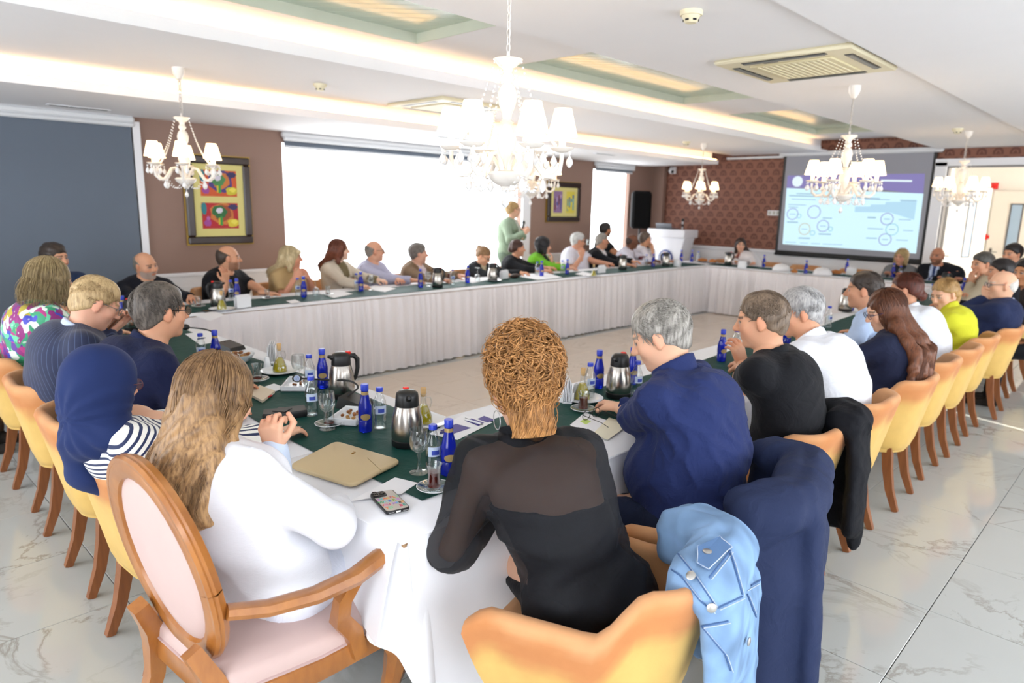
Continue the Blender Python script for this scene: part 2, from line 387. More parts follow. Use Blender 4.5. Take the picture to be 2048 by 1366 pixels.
# walls behind the camera with big daylight windows
NWIN = [(-1.9, .9, .3, 2.35), (2.2, 6.4, .5, 2.35)]
opening_wall('wall_near', 'x', WN-.1, (WR-.2, WL+.2), 0, 3.0, .2, wall_paint, NWIN)
day = glow('sheer_blind_daylight', (.96, .98, 1.0), NEAR_E)
wf = MB(); wp = MB()
for a, b, z0, z1 in NWIN:
    wp.box((WN-.16, (a+b)/2, (z0+z1)/2), (.02, b-a+.05, z1-z0+.05))
    for q in np.linspace(a, b, 4): wf.box((WN-.08, q, (z0+z1)/2), (.07, .05, z1-z0))
w5 = struct('window_5', wf, frame_m); part('sheer_blind', wp, day, w5, False)
# sun slips between two blinds of the right-hand wall: a narrow gap
_p = at_z(1940, 834, 0); _gx = _p[0] + (WR-_p[1])*math.cos(SUN_AZ)/math.sin(SUN_AZ)
RWIN = [(-1.6, 1.6, .4, 2.3), (2.2, _gx-.10, .4, 2.3), (_gx-.05, _gx+.05, .05, 2.5), (_gx+.2, 9.6, .4, 2.3)]
opening_wall('wall_right', 'y', WR-.1, (WN-.2, WB+.2), 0, 3.0, .2, wall_paint, RWIN)
wf = MB(); wp = MB()
for k, (a, b, z0, z1) in enumerate(RWIN):
    if b-a < .2: continue
    wp.box(((a+b)/2, WR-.16, (z0+z1)/2), (b-a+.05, .02, z1-z0+.05))
    for q in np.linspace(a, b, 4): wf.box((q, WR-.08, (z0+z1)/2), (.05, .07, z1-z0))
w6 = struct('window_6', wf, frame_m); part('sheer_blind', wp, glow('sheer_blind_side', (.96, .98, 1.0), NEAR_E*.95), w6, False)
# ------------------------------------------------------------------ ceiling in steps with lit coves
XA, XB = WN-.1, WB-.02
cx, lx = (XA+XB)/2, XB-XA
cs = MB().box((cx, (EDGE_S+WL)/2, ZS+.2), (lx-.55, WL-EDGE_S, .4)); cs.v = [(x-.27, y, z) for x, y, z in cs.v]
ce = struct('ceiling', MB().box((cx, (WR+WL)/2, 3.05), (lx+.4, WL-WR+.4, .1)), white_paint)
def slab(name, y0, y1, z, x1=XB, z1=3.0, mat=white_paint):
    return part(name, MB().box(((XA+x1)/2, (y0+y1)/2, (z+z1)/2), (x1-XA, y1-y0, z1-z)), mat, ce, False)
# soffit: fascia 8 cm high, then a trough that holds the light line
slab('window_soffit', EDGE_S+.13, WL, ZS, WB-.5)
part('soffit_lip', MB().box(((XA+WB-.5)/2, EDGE_S+.065, ZS+.035), (WB-.5-XA, .13, .07)), white_paint, ce, False)
slab('middle_panel', EDGE_P+.13, EDGE_S+.14, ZP+.075)
part('middle_panel_board', MB().box((cx, (EDGE_P+EDGE_S)/2-.02, ZP+.02), (lx, EDGE_S-EDGE_P-.04, .04)), white_paint, ce, False)
cove = glow('warm_light_strip', (1.0, .82, .58), COVE_E)
part('light_strip', MB().box(((XA+WB-.5)/2, EDGE_S+.05, ZS+.085), (WB-.5-XA, .03, .012)), cove, ce, False)
part('panel_lip', MB().box((cx-.2, EDGE_P+.0, ZP+.031), (lx-.4, .06, .078)), white_paint, ce, False)
part('light_strip', MB().box((cx-.2, EDGE_P+.085, ZP+.05), (lx-.4, .03, .012)), cove, ce, False)
# raised panel with three mirrored recesses
RECS = [(-.8, 3.35), (4.36, 7.12), (8.2, 11.0)]
rp = MB(); y0, y1 = EDGE_A, EDGE_P+.15; ra, rb = 2.75, 4.30; cur = XA
for a, b in RECS:
    rp.box(((cur+a)/2, (y0+y1)/2, (ZH+3)/2), (a-cur, y1-y0, 3-ZH)); rp.box(((a+b)/2, (rb+y1)/2, (ZH+3)/2), (b-a, y1-rb, 3-ZH)); cur = b
rp.box(((cur+XB)/2, (y0+y1)/2, (ZH+3)/2), (XB-cur, y1-y0, 3-ZH)); part('raised_panel', rp, white_paint, ce, False)
recm = plain('sage_recess_plaster', 'd3d8c6', .8, bump=.25, bscale=160)
mir = plain('green_mirror_strip', (.80, .85, .79), .12, .22, var=.02)
for a, b in RECS:
    part('recess_border', MB().box(((a+b)/2, rb-.006, 2.845), (b-a, .01, .09)).box((b-.006, (y0+rb)/2, 2.845), (.01, rb-y0, .09)).box((a+.006, (y0+rb)/2, 2.845), (.01, rb-y0, .09)), recm, ce, False)
    z = 2.87; n = 0
    for k in range(60):          # diagonal mirror strips, clipped to the recess
        c = a-2 + .145*k
        P = []
        for t0, t1 in ((c, c+.135),):
            poly = [(t0+(rb-y0), y0), (t1+(rb-y0), y0), (t1, rb), (t0, rb)]
            def clip(poly, f):
                out = []
                for i in range(len(poly)):
                    p, q = poly[i], poly[(i+1) % len(poly)]; fp, fq = f(p), f(q)
                    if fp >= 0: out.append(p)
                    if fp*fq < 0: s = fp/(fp-fq); out.append((p[0]+s*(q[0]-p[0]), p[1]+s*(q[1]-p[1])))
                return out
            P = clip(clip(poly, lambda p: p[0]-a), lambda p: b-p[0])
        if len(P) >= 3: part('mirror_strip', MB().prism(P, z, z+.01), mir, ce, False)
# lower panel with air conditioner, then the bulkhead over the aisle
slab('air_panel', EDGE_R, EDGE_A, ZP); slab('aisle_bulkhead', WR-.1, EDGE_R, ZP-.035)
# ================================================================== tables in a ring
ZT = .74
OX0, OX1, OY0, OY1 = 1.05, 10.88, 1.42, 6.25       # outer edges
tbl_m = plain('beech_tabletop', 'b08a62', .5); tleg_m = plain('black_table_steel', (0.05, 0.05, 0.055), .45)
N = Nodes('white_table_linen'); f = N.noise(3.0, 4.0); N.col(N.mix(f, s2l((.90, .90, .92)), s2l((.95, .95, .96)))); N.set(Roughness=.85, Sheen_Weight=.2); N.bump(N.noise(700.0, 1.0), .12, .001); linen = N.m
N = Nodes('pleated_table_skirt'); f = N.noise(3.0, 3.0); N.col(N.mix(f, s2l((.93, .91, .92)), s2l((.96, .945, .95)))); N.set(Roughness=.8, Sheen_Weight=.3); skirt_m = N.m
N = Nodes('bottle_green_satin'); f = N.noise(7.0, 4.0, sc=(1, 1, 1)); N.col(N.mix(f, s2l('0d3a36'), s2l('13473f'))); N.set(Roughness=.62, Specular_IOR_Level=.22); N.bump(N.noise(5.0, 4.0, .6, dist=1.2), .35, .02); green_m = N.m
sides = {'window': (OX0, OX1, RY1, OY1), 'screen': (RX1, OX1, RY0, RY1), 'near': (OX0, RX0, RY0, RY1), 'aisle': (OX0, OX1, OY0, RY0)}
where = {'window': 'along the windows', 'screen': 'below the projection screen', 'near': 'at the near end of the ring', 'aisle': 'along the aisle'}
for k, (x0, x1, y0, y1) in sides.items():
    long_x = (x1-x0) > (y1-y0); L = (x1-x0) if long_x else (y1-y0); n = max(1, round(L/1.8))
    for i in range(n):
        a, b = i*L/n+.01, (i+1)*L/n-.01
        c = ((x0+(a+b)/2, (y0+y1)/2) if long_x else ((x0+x1)/2, y0+(a+b)/2)); w, d = (b-a, y1-y0-.02) if long_x else (x1-x0-.02, b-a)
        t = thing('banquet_table', 'folding banquet tables hidden under white cloths %s' % where[k], 'table', (c[0], c[1], 0), 0, 'banquet tables ' + where[k])
        part('tabletop', MB().box((0, 0, ZT-.022), (w, d, .028), ch=.005), tbl_m, t)
        for s in (-1, 1):
            m = MB(); ax = (s*(w/2-.3), 0) if long_x else (0, s*(d/2-.3)); fl = d-.06 if long_x else w-.06
            m.box((ax[0], ax[1], .36), (.05, .05, .68), ch=.008)
            m.box((ax[0], ax[1], .022), (.055, fl, .04) if long_x else (fl, .055, .04), ch=.008)
            part('leg', m, tleg_m, t)
    mb = MB(); g = .012
    ov = .012
    mb.box(((x0+x1)/2, (y0+y1)/2, ZT-.004), (x1-x0+2*g, y1-y0+2*g if k in ('window', 'aisle') else y1-y0-2*g, .008), ch=.003)
    rnd = random.Random(len(k)*7)
    ph = [rnd.uniform(0, 6.28) for _ in range(6)]
    def drop(p0, p1, nrm, ln, seed, corner=None):
        L = float(np.hypot(p1[0]-p0[0], p1[1]-p0[1])); d = np.array([(p1[0]-p0[0])/L, (p1[1]-p0[1])/L])
        def fn(u, v):
            s = u*L; l = ln(s) if callable(ln) else ln
            wv = .5+.5*math.sin(s*9+ph[0]+math.sin(s*2.3+ph[1])*1.5); w2 = .5+.5*math.sin(s*4.1+ph[2])
            o = .012+v**.8*(.02+.055*wv+.03*w2)
            return (p0[0]+d[0]*s+nrm[0]*o, p0[1]+d[1]*s+nrm[1]*o, ZT-.003-l*v)
        mb.sheet(fn, max(8, int(L/.05)), 12, .004)
    if k == 'window': drop((x0, OY1), (x1, OY1), (0, 1), .42, 1)
    if k == 'screen': drop((OX1, y1), (OX1, y0), (1, 0), .42, 2)
    if k == 'near': drop((OX0, y0), (OX0, y1), (-1, 0), lambda s: .24+.03*math.sin(s*3), 3)
    if k == 'window': drop((OX0, RY1), (OX0, OY1), (-1, 0), .42, 3); drop((OX1, OY1), (OX1, RY1), (1, 0), .42, 3)
    if k == 'aisle':
        drop((OX1, OY0), (OX0+.01, OY0), (0, -1), lambda s: .38+.04*math.sin(s*2.2)+.30*math.exp(-((OX1-OX0-.10-s-.10)/.16)**2), 4)
        drop((OX0, OY0+.01), (OX0, RY0+.06), (-1, 0), lambda s: .24+max(0, .25-s)*.2, 4)
        def corner(u, v):       # the free corner of the cloth, hanging in a cone that reaches almost to the floor
            a = R(180)+u*R(90); ln = .29+.29*u**1.6
            fold = .035*math.sin(u*PI*3+.6)*v
            o = .012+v**.9*(.04+.05*math.sin(u*PI)+fold); r = .10*(1-.25*v)
            return (OX0+.10+(r+o)*math.cos(a), OY0+.10+(r+o)*math.sin(a), ZT-.003-ln*v)
        mb.sheet(corner, 26, 16, .004)
    o = part('tablecloth', mb, linen, None, True, 50)
    tag(o, {'window': 'long white tablecloth on the tables along the windows', 'screen': 'white tablecloth on the tables below the projection screen', 'near': 'white tablecloth on the near end of the ring, under the beige tablet sleeve',
            'aisle': 'white tablecloth on the aisle side, its corner hanging almost to the floor'}[k], 'tablecloth')
# pleated skirts round the inside
def pleats(p0, p1, nrm, lab):
    L = float(np.hypot(p1[0]-p0[0], p1[1]-p0[1])); d = np.array([(p1[0]-p0[0])/L, (p1[1]-p0[1])/L]); rnd = random.Random(int(L*10))
    n = int(L/.016); ph = 0; xs = []
    for i in range(n+1):
        ph += 2*PI*.016/(.085+.05*math.sin(i*.11)+.03*math.sin(i*.037+2)); xs.append(ph)
    mb = MB(); rows = [(0, ZT-.012), (.25, .60), (.5, .42), (.75, .22), (1, .012)]
    P = []; F = []
    for v, z in rows:
        for i in range(n+1):
            am = .004+.021*v**.6; o = .012+am*(1+math.sin(xs[i]+.5*math.sin(xs[i]))) + .012*v*math.sin(i*.05+1)
            P.append((p0[0]+d[0]*L*i/n+nrm[0]*o, p0[1]+d[1]*L*i/n+nrm[1]*o, z))
    for r in range(len(rows)-1):
        for i in range(n): a = r*(n+1)+i; F.append((a, a+1, a+n+2, a+n+1))
    mb.add(P, F); me = mb.mesh('table_skirt', True, 180); o = link('table_skirt', me, skirt_m); tag(o, lab, 'table skirt')
pleats((RX0, RY1), (RX1, RY1), (0, -1), 'long pleated white skirt hanging from the window-side tables')
pleats((RX1, RY1), (RX1, RY0), (-1, 0), 'pleated white skirt hanging from the tables below the screen')
pleats((RX1, RY0), (RX0, RY0), (0, 1), 'pleated white skirt inside the aisle-side tables')
pleats((RX0, RY0), (RX0, RY1), (1, 0), 'pleated white skirt inside the near end tables')
def runner(x0, x1, y0, y1, lab, wob=.02):
    nx, ny = max(4, int((x1-x0)/.06)), max(4, int((y1-y0)/.06))
    def fn(u, v):
        x, y = x0+(x1-x0)*u, y0+(y1-y0)*v
        e = wob*math.sin(3.1*(x+y))*(1 if (u in (0, 1) or v in (0, 1)) else 0)
        return (x+(e if x1-x0 < y1-y0 else 0), y+(e if x1-x0 >= y1-y0 else 0), ZT+.0045+.0015*math.sin(9*x+4*math.sin(5*y)))
    mb = MB().sheet(fn, nx, ny, .002); tag(part('table_runner', mb, green_m, None, True, 60), lab, 'table runner')
runner(1.23, 1.75, 1.58, 5.55, 'dark green satin runner on the near end tables')
runner(1.76, 10.4, 1.60, 2.02, 'dark green satin runner on the aisle-side tables')
runner(1.4, 10.3, 5.60, 6.02, 'long dark green runner on the window-side tables')
runner(10.33, 10.72, 2.1, 5.58, 'dark green runner on the tables below the screen')
# ================================================================== mustard tub chairs
def colattr(me, cols):
    a = me.color_attributes.new('Col', 'FLOAT_COLOR', 'POINT'); arr = np.ones((len(me.vertices), 4), np.float32); arr[:, :3] = cols; a.data.foreach_set('color', arr.ravel())
velvet = vcol('ombre_velvet', .85, bump=.15, bscale=400, sheen=.35, var=.10)
N = Nodes('walnut_wood'); f = N.noise(9.0, 4.0, sc=(6, 6, .6)); N.col(N.mix(f, s2l('6a3a1e'), s2l('9a5f33'))); N.set(Roughness=.35); N.m.name = 'walnut_wood'; walnut = N.m
N = Nodes('honey_carved_wood'); f = N.noise(7.0, 5.0, .6, sc=(3, 3, 1)); N.col(N.mix(f, s2l('7d4519'), s2l('bd7d3c'))); N.set(Roughness=.28, Coat_Weight=.4, Coat_Roughness=.15); honey = N.m
ORA, ORB, YEL, YLD = [np.array(s2l(c)) for c in ('d09a6c', 'bf8050', 'd2ae66', 'bd9a4c')]
def tub_path(n=49):
    """plan curve of the shell from one arm front round the back to the other; local front is +y"""
    hw, rc, yb, yf = .295, .20, -.285, .26; P = []
    segs = [('l', (-hw, yf), (-hw, yb+rc)), ('a', (-hw+rc, yb+rc), 180, 270), ('l', (-hw+rc, yb), (hw-rc, yb)), ('a', (hw-rc, yb+rc), 270, 360), ('l', (hw, yb+rc), (hw, yf))]
    for s in segs:
        m = 10
        for i in range(m):
            t = i/m
            if s[0] == 'l': P.append((s[1][0]+(s[2][0]-s[1][0])*t, s[1][1]+(s[2][1]-s[1][1])*t))
            else: a = R(s[2]+(s[3]-s[2])*t); P.append((s[1][0]+rc*math.cos(a), s[1][1]+rc*math.sin(a)))
    P.append((hw, yf)); P = np.array(P); P[:, 0] *= .90+.20*(P[:, 1]-yb)/(yf-yb); return P
def tub_shell():
    P = tub_path(); n = len(P); seg = np.r_[0, np.cumsum(np.linalg.norm(np.diff(P, axis=0), axis=1))]; s = np.abs(seg-seg[-1]/2); S = seg[-1]/2
    T = np.gradient(P, axis=0); T /= np.linalg.norm(T, axis=1)[:, None]; Nn = np.c_[T[:, 1], -T[:, 0]]
    sm = lambda a, b, x: (lambda t: t*t*(3-2*t))(np.clip((x-a)/(b-a), 0, 1))
    rim = .768 - .138*sm(.27, .41, s) - .05*sm(S-.08, S, s)**2
    back = np.clip(1-sm(.15, .50, s), 0, 1); th = .058 - .01*back
    prof = []   # (kind, t)
    for t in (0, .03, .1, .2, .32, .45, .58, .7, .82, .92, 1): prof.append(('o', t))
    for a in (35, 70, 110, 145): prof.append(('r', a))
    for t in (1, .85, .6, .3, 0): prof.append(('i', t))
    V = []; C = []
    for k, t in prof:
        for i in range(n):
            zb = .335 + .03*(1-back[i]); z1 = rim[i]-th[i]/2
            if k == 'o': z = zb+(z1-zb)*t; off = 0
            elif k == 'r': z = z1+th[i]/2*math.sin(R(t)); off = -th[i]/2*(1-math.cos(R(t)))
            else: z = .40+(z1-.40)*t; off = -th[i]
            q = (z-zb)/(z1-zb); q = min(1, max(0, q)); scl = .80+.20*q**.75 - (.05 if (k == 'o' and t == 0) else (.015 if (k == 'o' and t == .03) else 0))
            x, y = P[i]*scl; y -= .035*back[i]*q**1.5
            V.append((x+Nn[i, 0]*off, y+Nn[i, 1]*off, z))
            dr = rim[i]-z + .02*math.sin(9*seg[i]+2)+.012*math.sin(31*seg[i])
            if k == 'i': c = ORA*.95
            else:
                w = sm(.09, .17, dr); c = (ORA*(1-sm(.0, .05, dr))+ORB*sm(.0, .05, dr))*(1-w)+YEL*w; c = c*(1-.25*sm(.25, .42, dr))+YLD*.25*sm(.25, .42, dr)
            C.append(c)
    m = len(prof); F = [(r*n+i, r*n+i+1, r*n+n+i+1, r*n+n+i) for r in range(m-1) for i in range(n-1)]
    F.append(tuple(r*n for r in range(m-1, -1, -1))); F.append(tuple(r*n+n-1 for r in range(m)))
    me = bpy.data.meshes.new('shell'); me.from_pydata([tuple(v) for v in V], [], F); me.update(); shade(me, 60); colattr(me, np.array(C)); me.materials.append(velvet); return me
def tub_parts():
    P = tub_path(); base = MB().prism([tuple(p) for p in P*.79], .335, .415)
    cb = MB(); Q = [(-.225, .25), (-.235, -.10), (-.15, -.215), (.15, -.215), (.235, -.10), (.225, .25), (.15, .285), (-.15, .285)]
    for k, (sc, z) in enumerate(((.93, .40), (1, .42), (1, .465), (.96, .485), (.85, .493), (0.01, .497))): cb.v += [(x*sc, y*sc, z) for x, y in Q]
    cb.f = [(k*8+(i+1) % 8, k*8+i, k*8+8+i, k*8+8+(i+1) % 8) for k in range(5) for i in range(8)]
    bm = base.mesh('seat_base', True); colattr(bm, np.tile(YEL*.85, (len(bm.vertices), 1))); bm.materials.append(velvet)
    cm = cb.mesh('seat', True, 50); colattr(cm, np.tile(ORA*.95, (len(cm.vertices), 1))); cm.materials.append(velvet)
    legs = []
    for sx in (-1, 1):
        legs.append(MB().tube([(sx*.19, .19, .36), (sx*.195, .20, .18), (sx*.20, .21, 0)], [.034, .029, .021], 4))
        legs.append(MB().tube([(sx*.16, -.16, .36), (sx*.165, -.175, .24), (sx*.17, -.20, .12), (sx*.175, -.245, 0)], [.036, .033, .028, .021], 4, up=(1, 0, 0)))
    lm = [l.mesh('leg', False) for l in legs]
    for m in lm: m.materials.append(walnut)
    return bm, cm, lm
TS = tub_shell(); TBm, TCm, TL = tub_parts(); _tub0 = None
def tub(x, y, face, label, group=None):
    """face: heading (degrees) the sitter looks to"""
    global _tub0
    if _tub0 is None:
        t = thing('tub_chair', label, 'chair', (x, y, 0), R(face-90), group)
        link('shell', TS, None, t); link('seat_base', TBm, None, t); link('seat', TCm, None, t)
        for m in TL: link('leg', m, None, t)
        _tub0 = t; return t
    t = dup(_tub0, (x, y, 0), R(face-90), label)
    if group: t['group'] = group
    return t
gA, gN, gW, gS = 'tub chairs along the aisle', 'tub chairs at the near end', 'tub chairs on the window side', 'tub chairs below the screen'
tub(1.45, 1.03, 105, 'mustard tub chair in front with a denim jacket on its back', gA)
tub(2.12, 1.07, 108, 'mustard tub chair covered by a navy suit jacket', gA)
tub(2.93, 1.22, 88, 'mustard tub chair with a black jacket over its corner', gA)
tub(3.60, 1.21, 90, 'ombre mustard tub chair of the man in the white polo shirt', gA)
tub(4.28, 1.19, 92, 'ombre mustard tub chair behind the long brown-haired woman', gA)
tub(4.93, 1.21, 90, 'ombre mustard tub chair of the man in the light blue shirt', gA)
tub(5.52, 1.20, 91, 'ombre mustard tub chair behind the woman with the low bun', gA)
tub(6.16, 1.21, 90, 'ombre mustard tub chair behind the woman in the yellow blouse', gA)
tub(6.85, 1.15, 92, 'ombre mustard tub chair of the bald man, edged by sunlight', gA)
tub(7.75, 1.20, 90, 'ombre tub chair of the dark-haired person beyond the bald man', gA)
tub(8.75, 1.20, 90, 'ombre tub chair of the man in the beige shirt', gA)
tub(.88, 2.56, 4, 'mustard tub chair of the woman in the navy headscarf', gN)
tub(.89, 3.22, 0, 'mustard tub chair of the man in the plain navy suit', gN)
tub(.90, 3.95, -3, 'mustard tub chair of the fair-haired man in pinstripes', gN)
tub(.90, 4.72, 0, 'mustard tub chair of the woman in the floral blouse', gN)
for x, who in ((1.45, 'dark-haired man behind the floral blouse'), (2.06, 'grey-bearded man'), (2.82, 'bald man in black'), (3.45, 'blonde woman in beige'), (4.05, 'auburn-haired woman'), (4.60, 'bald man in a pale blue shirt'), (5.20, 'man in a tan suit'), (6.15, 'woman with a ponytail'),
               (6.85, 'dark-haired woman in black'), (7.42, 'woman in lime green'), (8.22, 'white-haired man'), (8.85, 'man in a black jacket'), (9.50, 'man with a lanyard'), (10.05, 'man in white resting his chin')):
    tub(x, 6.70, -90, 'ombre tub chair by the windows under the %s' % who, gW)
for y, who in ((5.05, 'young woman with dark wavy hair'), (2.87, 'woman with a blonde bob'), (2.2, 'bald man in a dark suit')): tub(11.28, y, 180, 'tub chair below the screen under the %s' % who, gS)
tub(11.2, 5.75, 180, 'empty tub chair at the corner by the lectern', gS); tub(11.25, 4.40, 180, 'empty tub chair left of the blue bottle under the screen', gS)
tub(11.25, 3.62, 180, 'empty tub chair under the middle of the screen', gS)
# ================================================================== carved oval-back armchair
rose = plain('pale_rose_upholstery', 'c9b0aa', .85, bump=.1, bscale=500, Specular_IOR_Level=.2)
def oval_chair(x, y, face, label):
    t = thing('oval_back_armchair', label, 'chair', (x, y, 0), R(face-90))
    tl = R(11); bc = np.array([0, -.275, .745])
    def bp(a, rx, rz, dy=0.0): return bc + np.array([rx*math.cos(a), dy-math.sin(tl)*rz*math.sin(a), math.cos(tl)*rz*math.sin(a)])
    A = np.linspace(0, 2*PI, 41)
    fr = MB().tube([bp(a, .222, .265) for a in A], .034, 8, cap=False, flat=.75, up=(0, 1, .2)); fr.tube([bp(a, .245, .288, -.012) for a in A], .010, 6, cap=False)
    part('back_frame', fr, honey, t)
    def pad(sgn):
        P = MB(); n = 28; rings = [(1, 0), (.96, .010), (.8, .018), (.5, .024), (.2, .026)]
        for k, d in rings: P.v += [tuple(bp(2*PI*i/n, .202*k, .245*k, sgn*d)) for i in range(n)]
        P.v.append(tuple(bp(0, 0, 0, sgn*.026))); e = len(P.v)-1
        for r in range(4):
            for i in range(n):
                j = (i+1) % n; q = (r*n+i, r*n+j, r*n+n+j, r*n+n+i); P.f.append(q if sgn < 0 else q[::-1])
        for i in range(n): q = (4*n+i, 4*n+(i+1) % n, e); P.f.append(q if sgn < 0 else q[::-1])
        return P
    part('back_pad', pad(-1), rose, t, True, 180); part('front_pad', pad(1), rose, t, True, 180)
    for s in (-1, 1):
        part('rear_leg', MB().tube([(s*.15, -.30, .56), (s*.175, -.262, .47), (s*.20, -.245, .40), (s*.205, -.25, .30), (s*.215, -.30, .14), (s*.225, -.365, 0)], [.030, .034, .036, .030, .026, .020], 4, up=(1, 0, 0)), honey, t)
        part('front_leg', MB().tube([(s*.235, .235, .43), (s*.25, .25, .38), (s*.265, .268, .32), (s*.255, .258, .24), (s*.235, .235, .13), (s*.235, .24, .05), (s*.245, .262, 0)], [.040, .046, .044, .034, .024, .020, .026], 8), honey, t)
        arm = MB().tube([(s*.245, -.25, .685), (s*.275, -.16, .665), (s*.30, -.04, .655), (s*.305, .08, .655), (s*.30, .17, .672), (s*.298, .215, .675), (s*.297, .236, .658), (s*.297, .230, .640)], [.024, .026, .028, .030, .031, .032, .030, .022], 8, flat=.8, up=(0, 0, 1))
        arm.tube([(s*.30, .10, .655), (s*.298, .045, .60), (s*.275, .05, .53), (s*.262, .10, .46), (s*.262, .12, .38)], [.024, .030, .034, .036, .032], 4, flat=.7, up=(1, 0, 0))
        part('armrest', arm, honey, t)
    rail = [(-.205, -.25), (.205, -.25), (.255, .0), (.272, .25), (0, .29), (-.272, .25), (-.255, .0)]
    P = np.array(rail)
    rb = MB(); m = len(rail)
    for sc, z in ((.98, .352), (1, .36), (1, .418), (.97, .424)): rb.v += [(x*sc, y*sc, z) for x, y in rail]
    rb.f = [(k*m+i, k*m+(i+1) % m, k*m+m+(i+1) % m, k*m+m+i) for k in range(3) for i in range(m)] + [tuple(range(m-1, -1, -1)), tuple(range(3*m, 4*m))]
    part('seat_rail', rb, honey, t, True, 35)
    sb = MB()
    for sc, z in ((.955, .42), (.985, .43), (.985, .462), (.94, .482), (.7, .495), (.3, .50), (.01, .50)): sb.v += [(x*sc, y*sc, z) for x, y in rail]
    sb.f = [(k*m+i, k*m+(i+1) % m, k*m+m+(i+1) % m, k*m+m+i) for k in range(6) for i in range(m)]
    part('seat', sb, rose, t, True, 50)
    part('piping', MB().tube([(x*.985, y*.985, .427) for x, y in rail+rail[:1]], .005, 6, cap=False), plain('dusty_rose_piping', 'b79c98', .8), t)
    part('inventory_tag', MB().box((.235, -.262, .315), (.03, .004, .03)), plain('paper_white', (.93, .93, .92), .7), t, False)
    return t
oval = oval_chair(.82, 1.77, 5, 'carved wooden armchair with an oval pale rose back under the long-haired girl')
# a second armchair of the kind, only its arm at the picture's edge
o2 = dup(oval, (.42, 5.55, 0), R(35-90), 'wooden armchair by the slate blind holding a cream-sleeved arm')
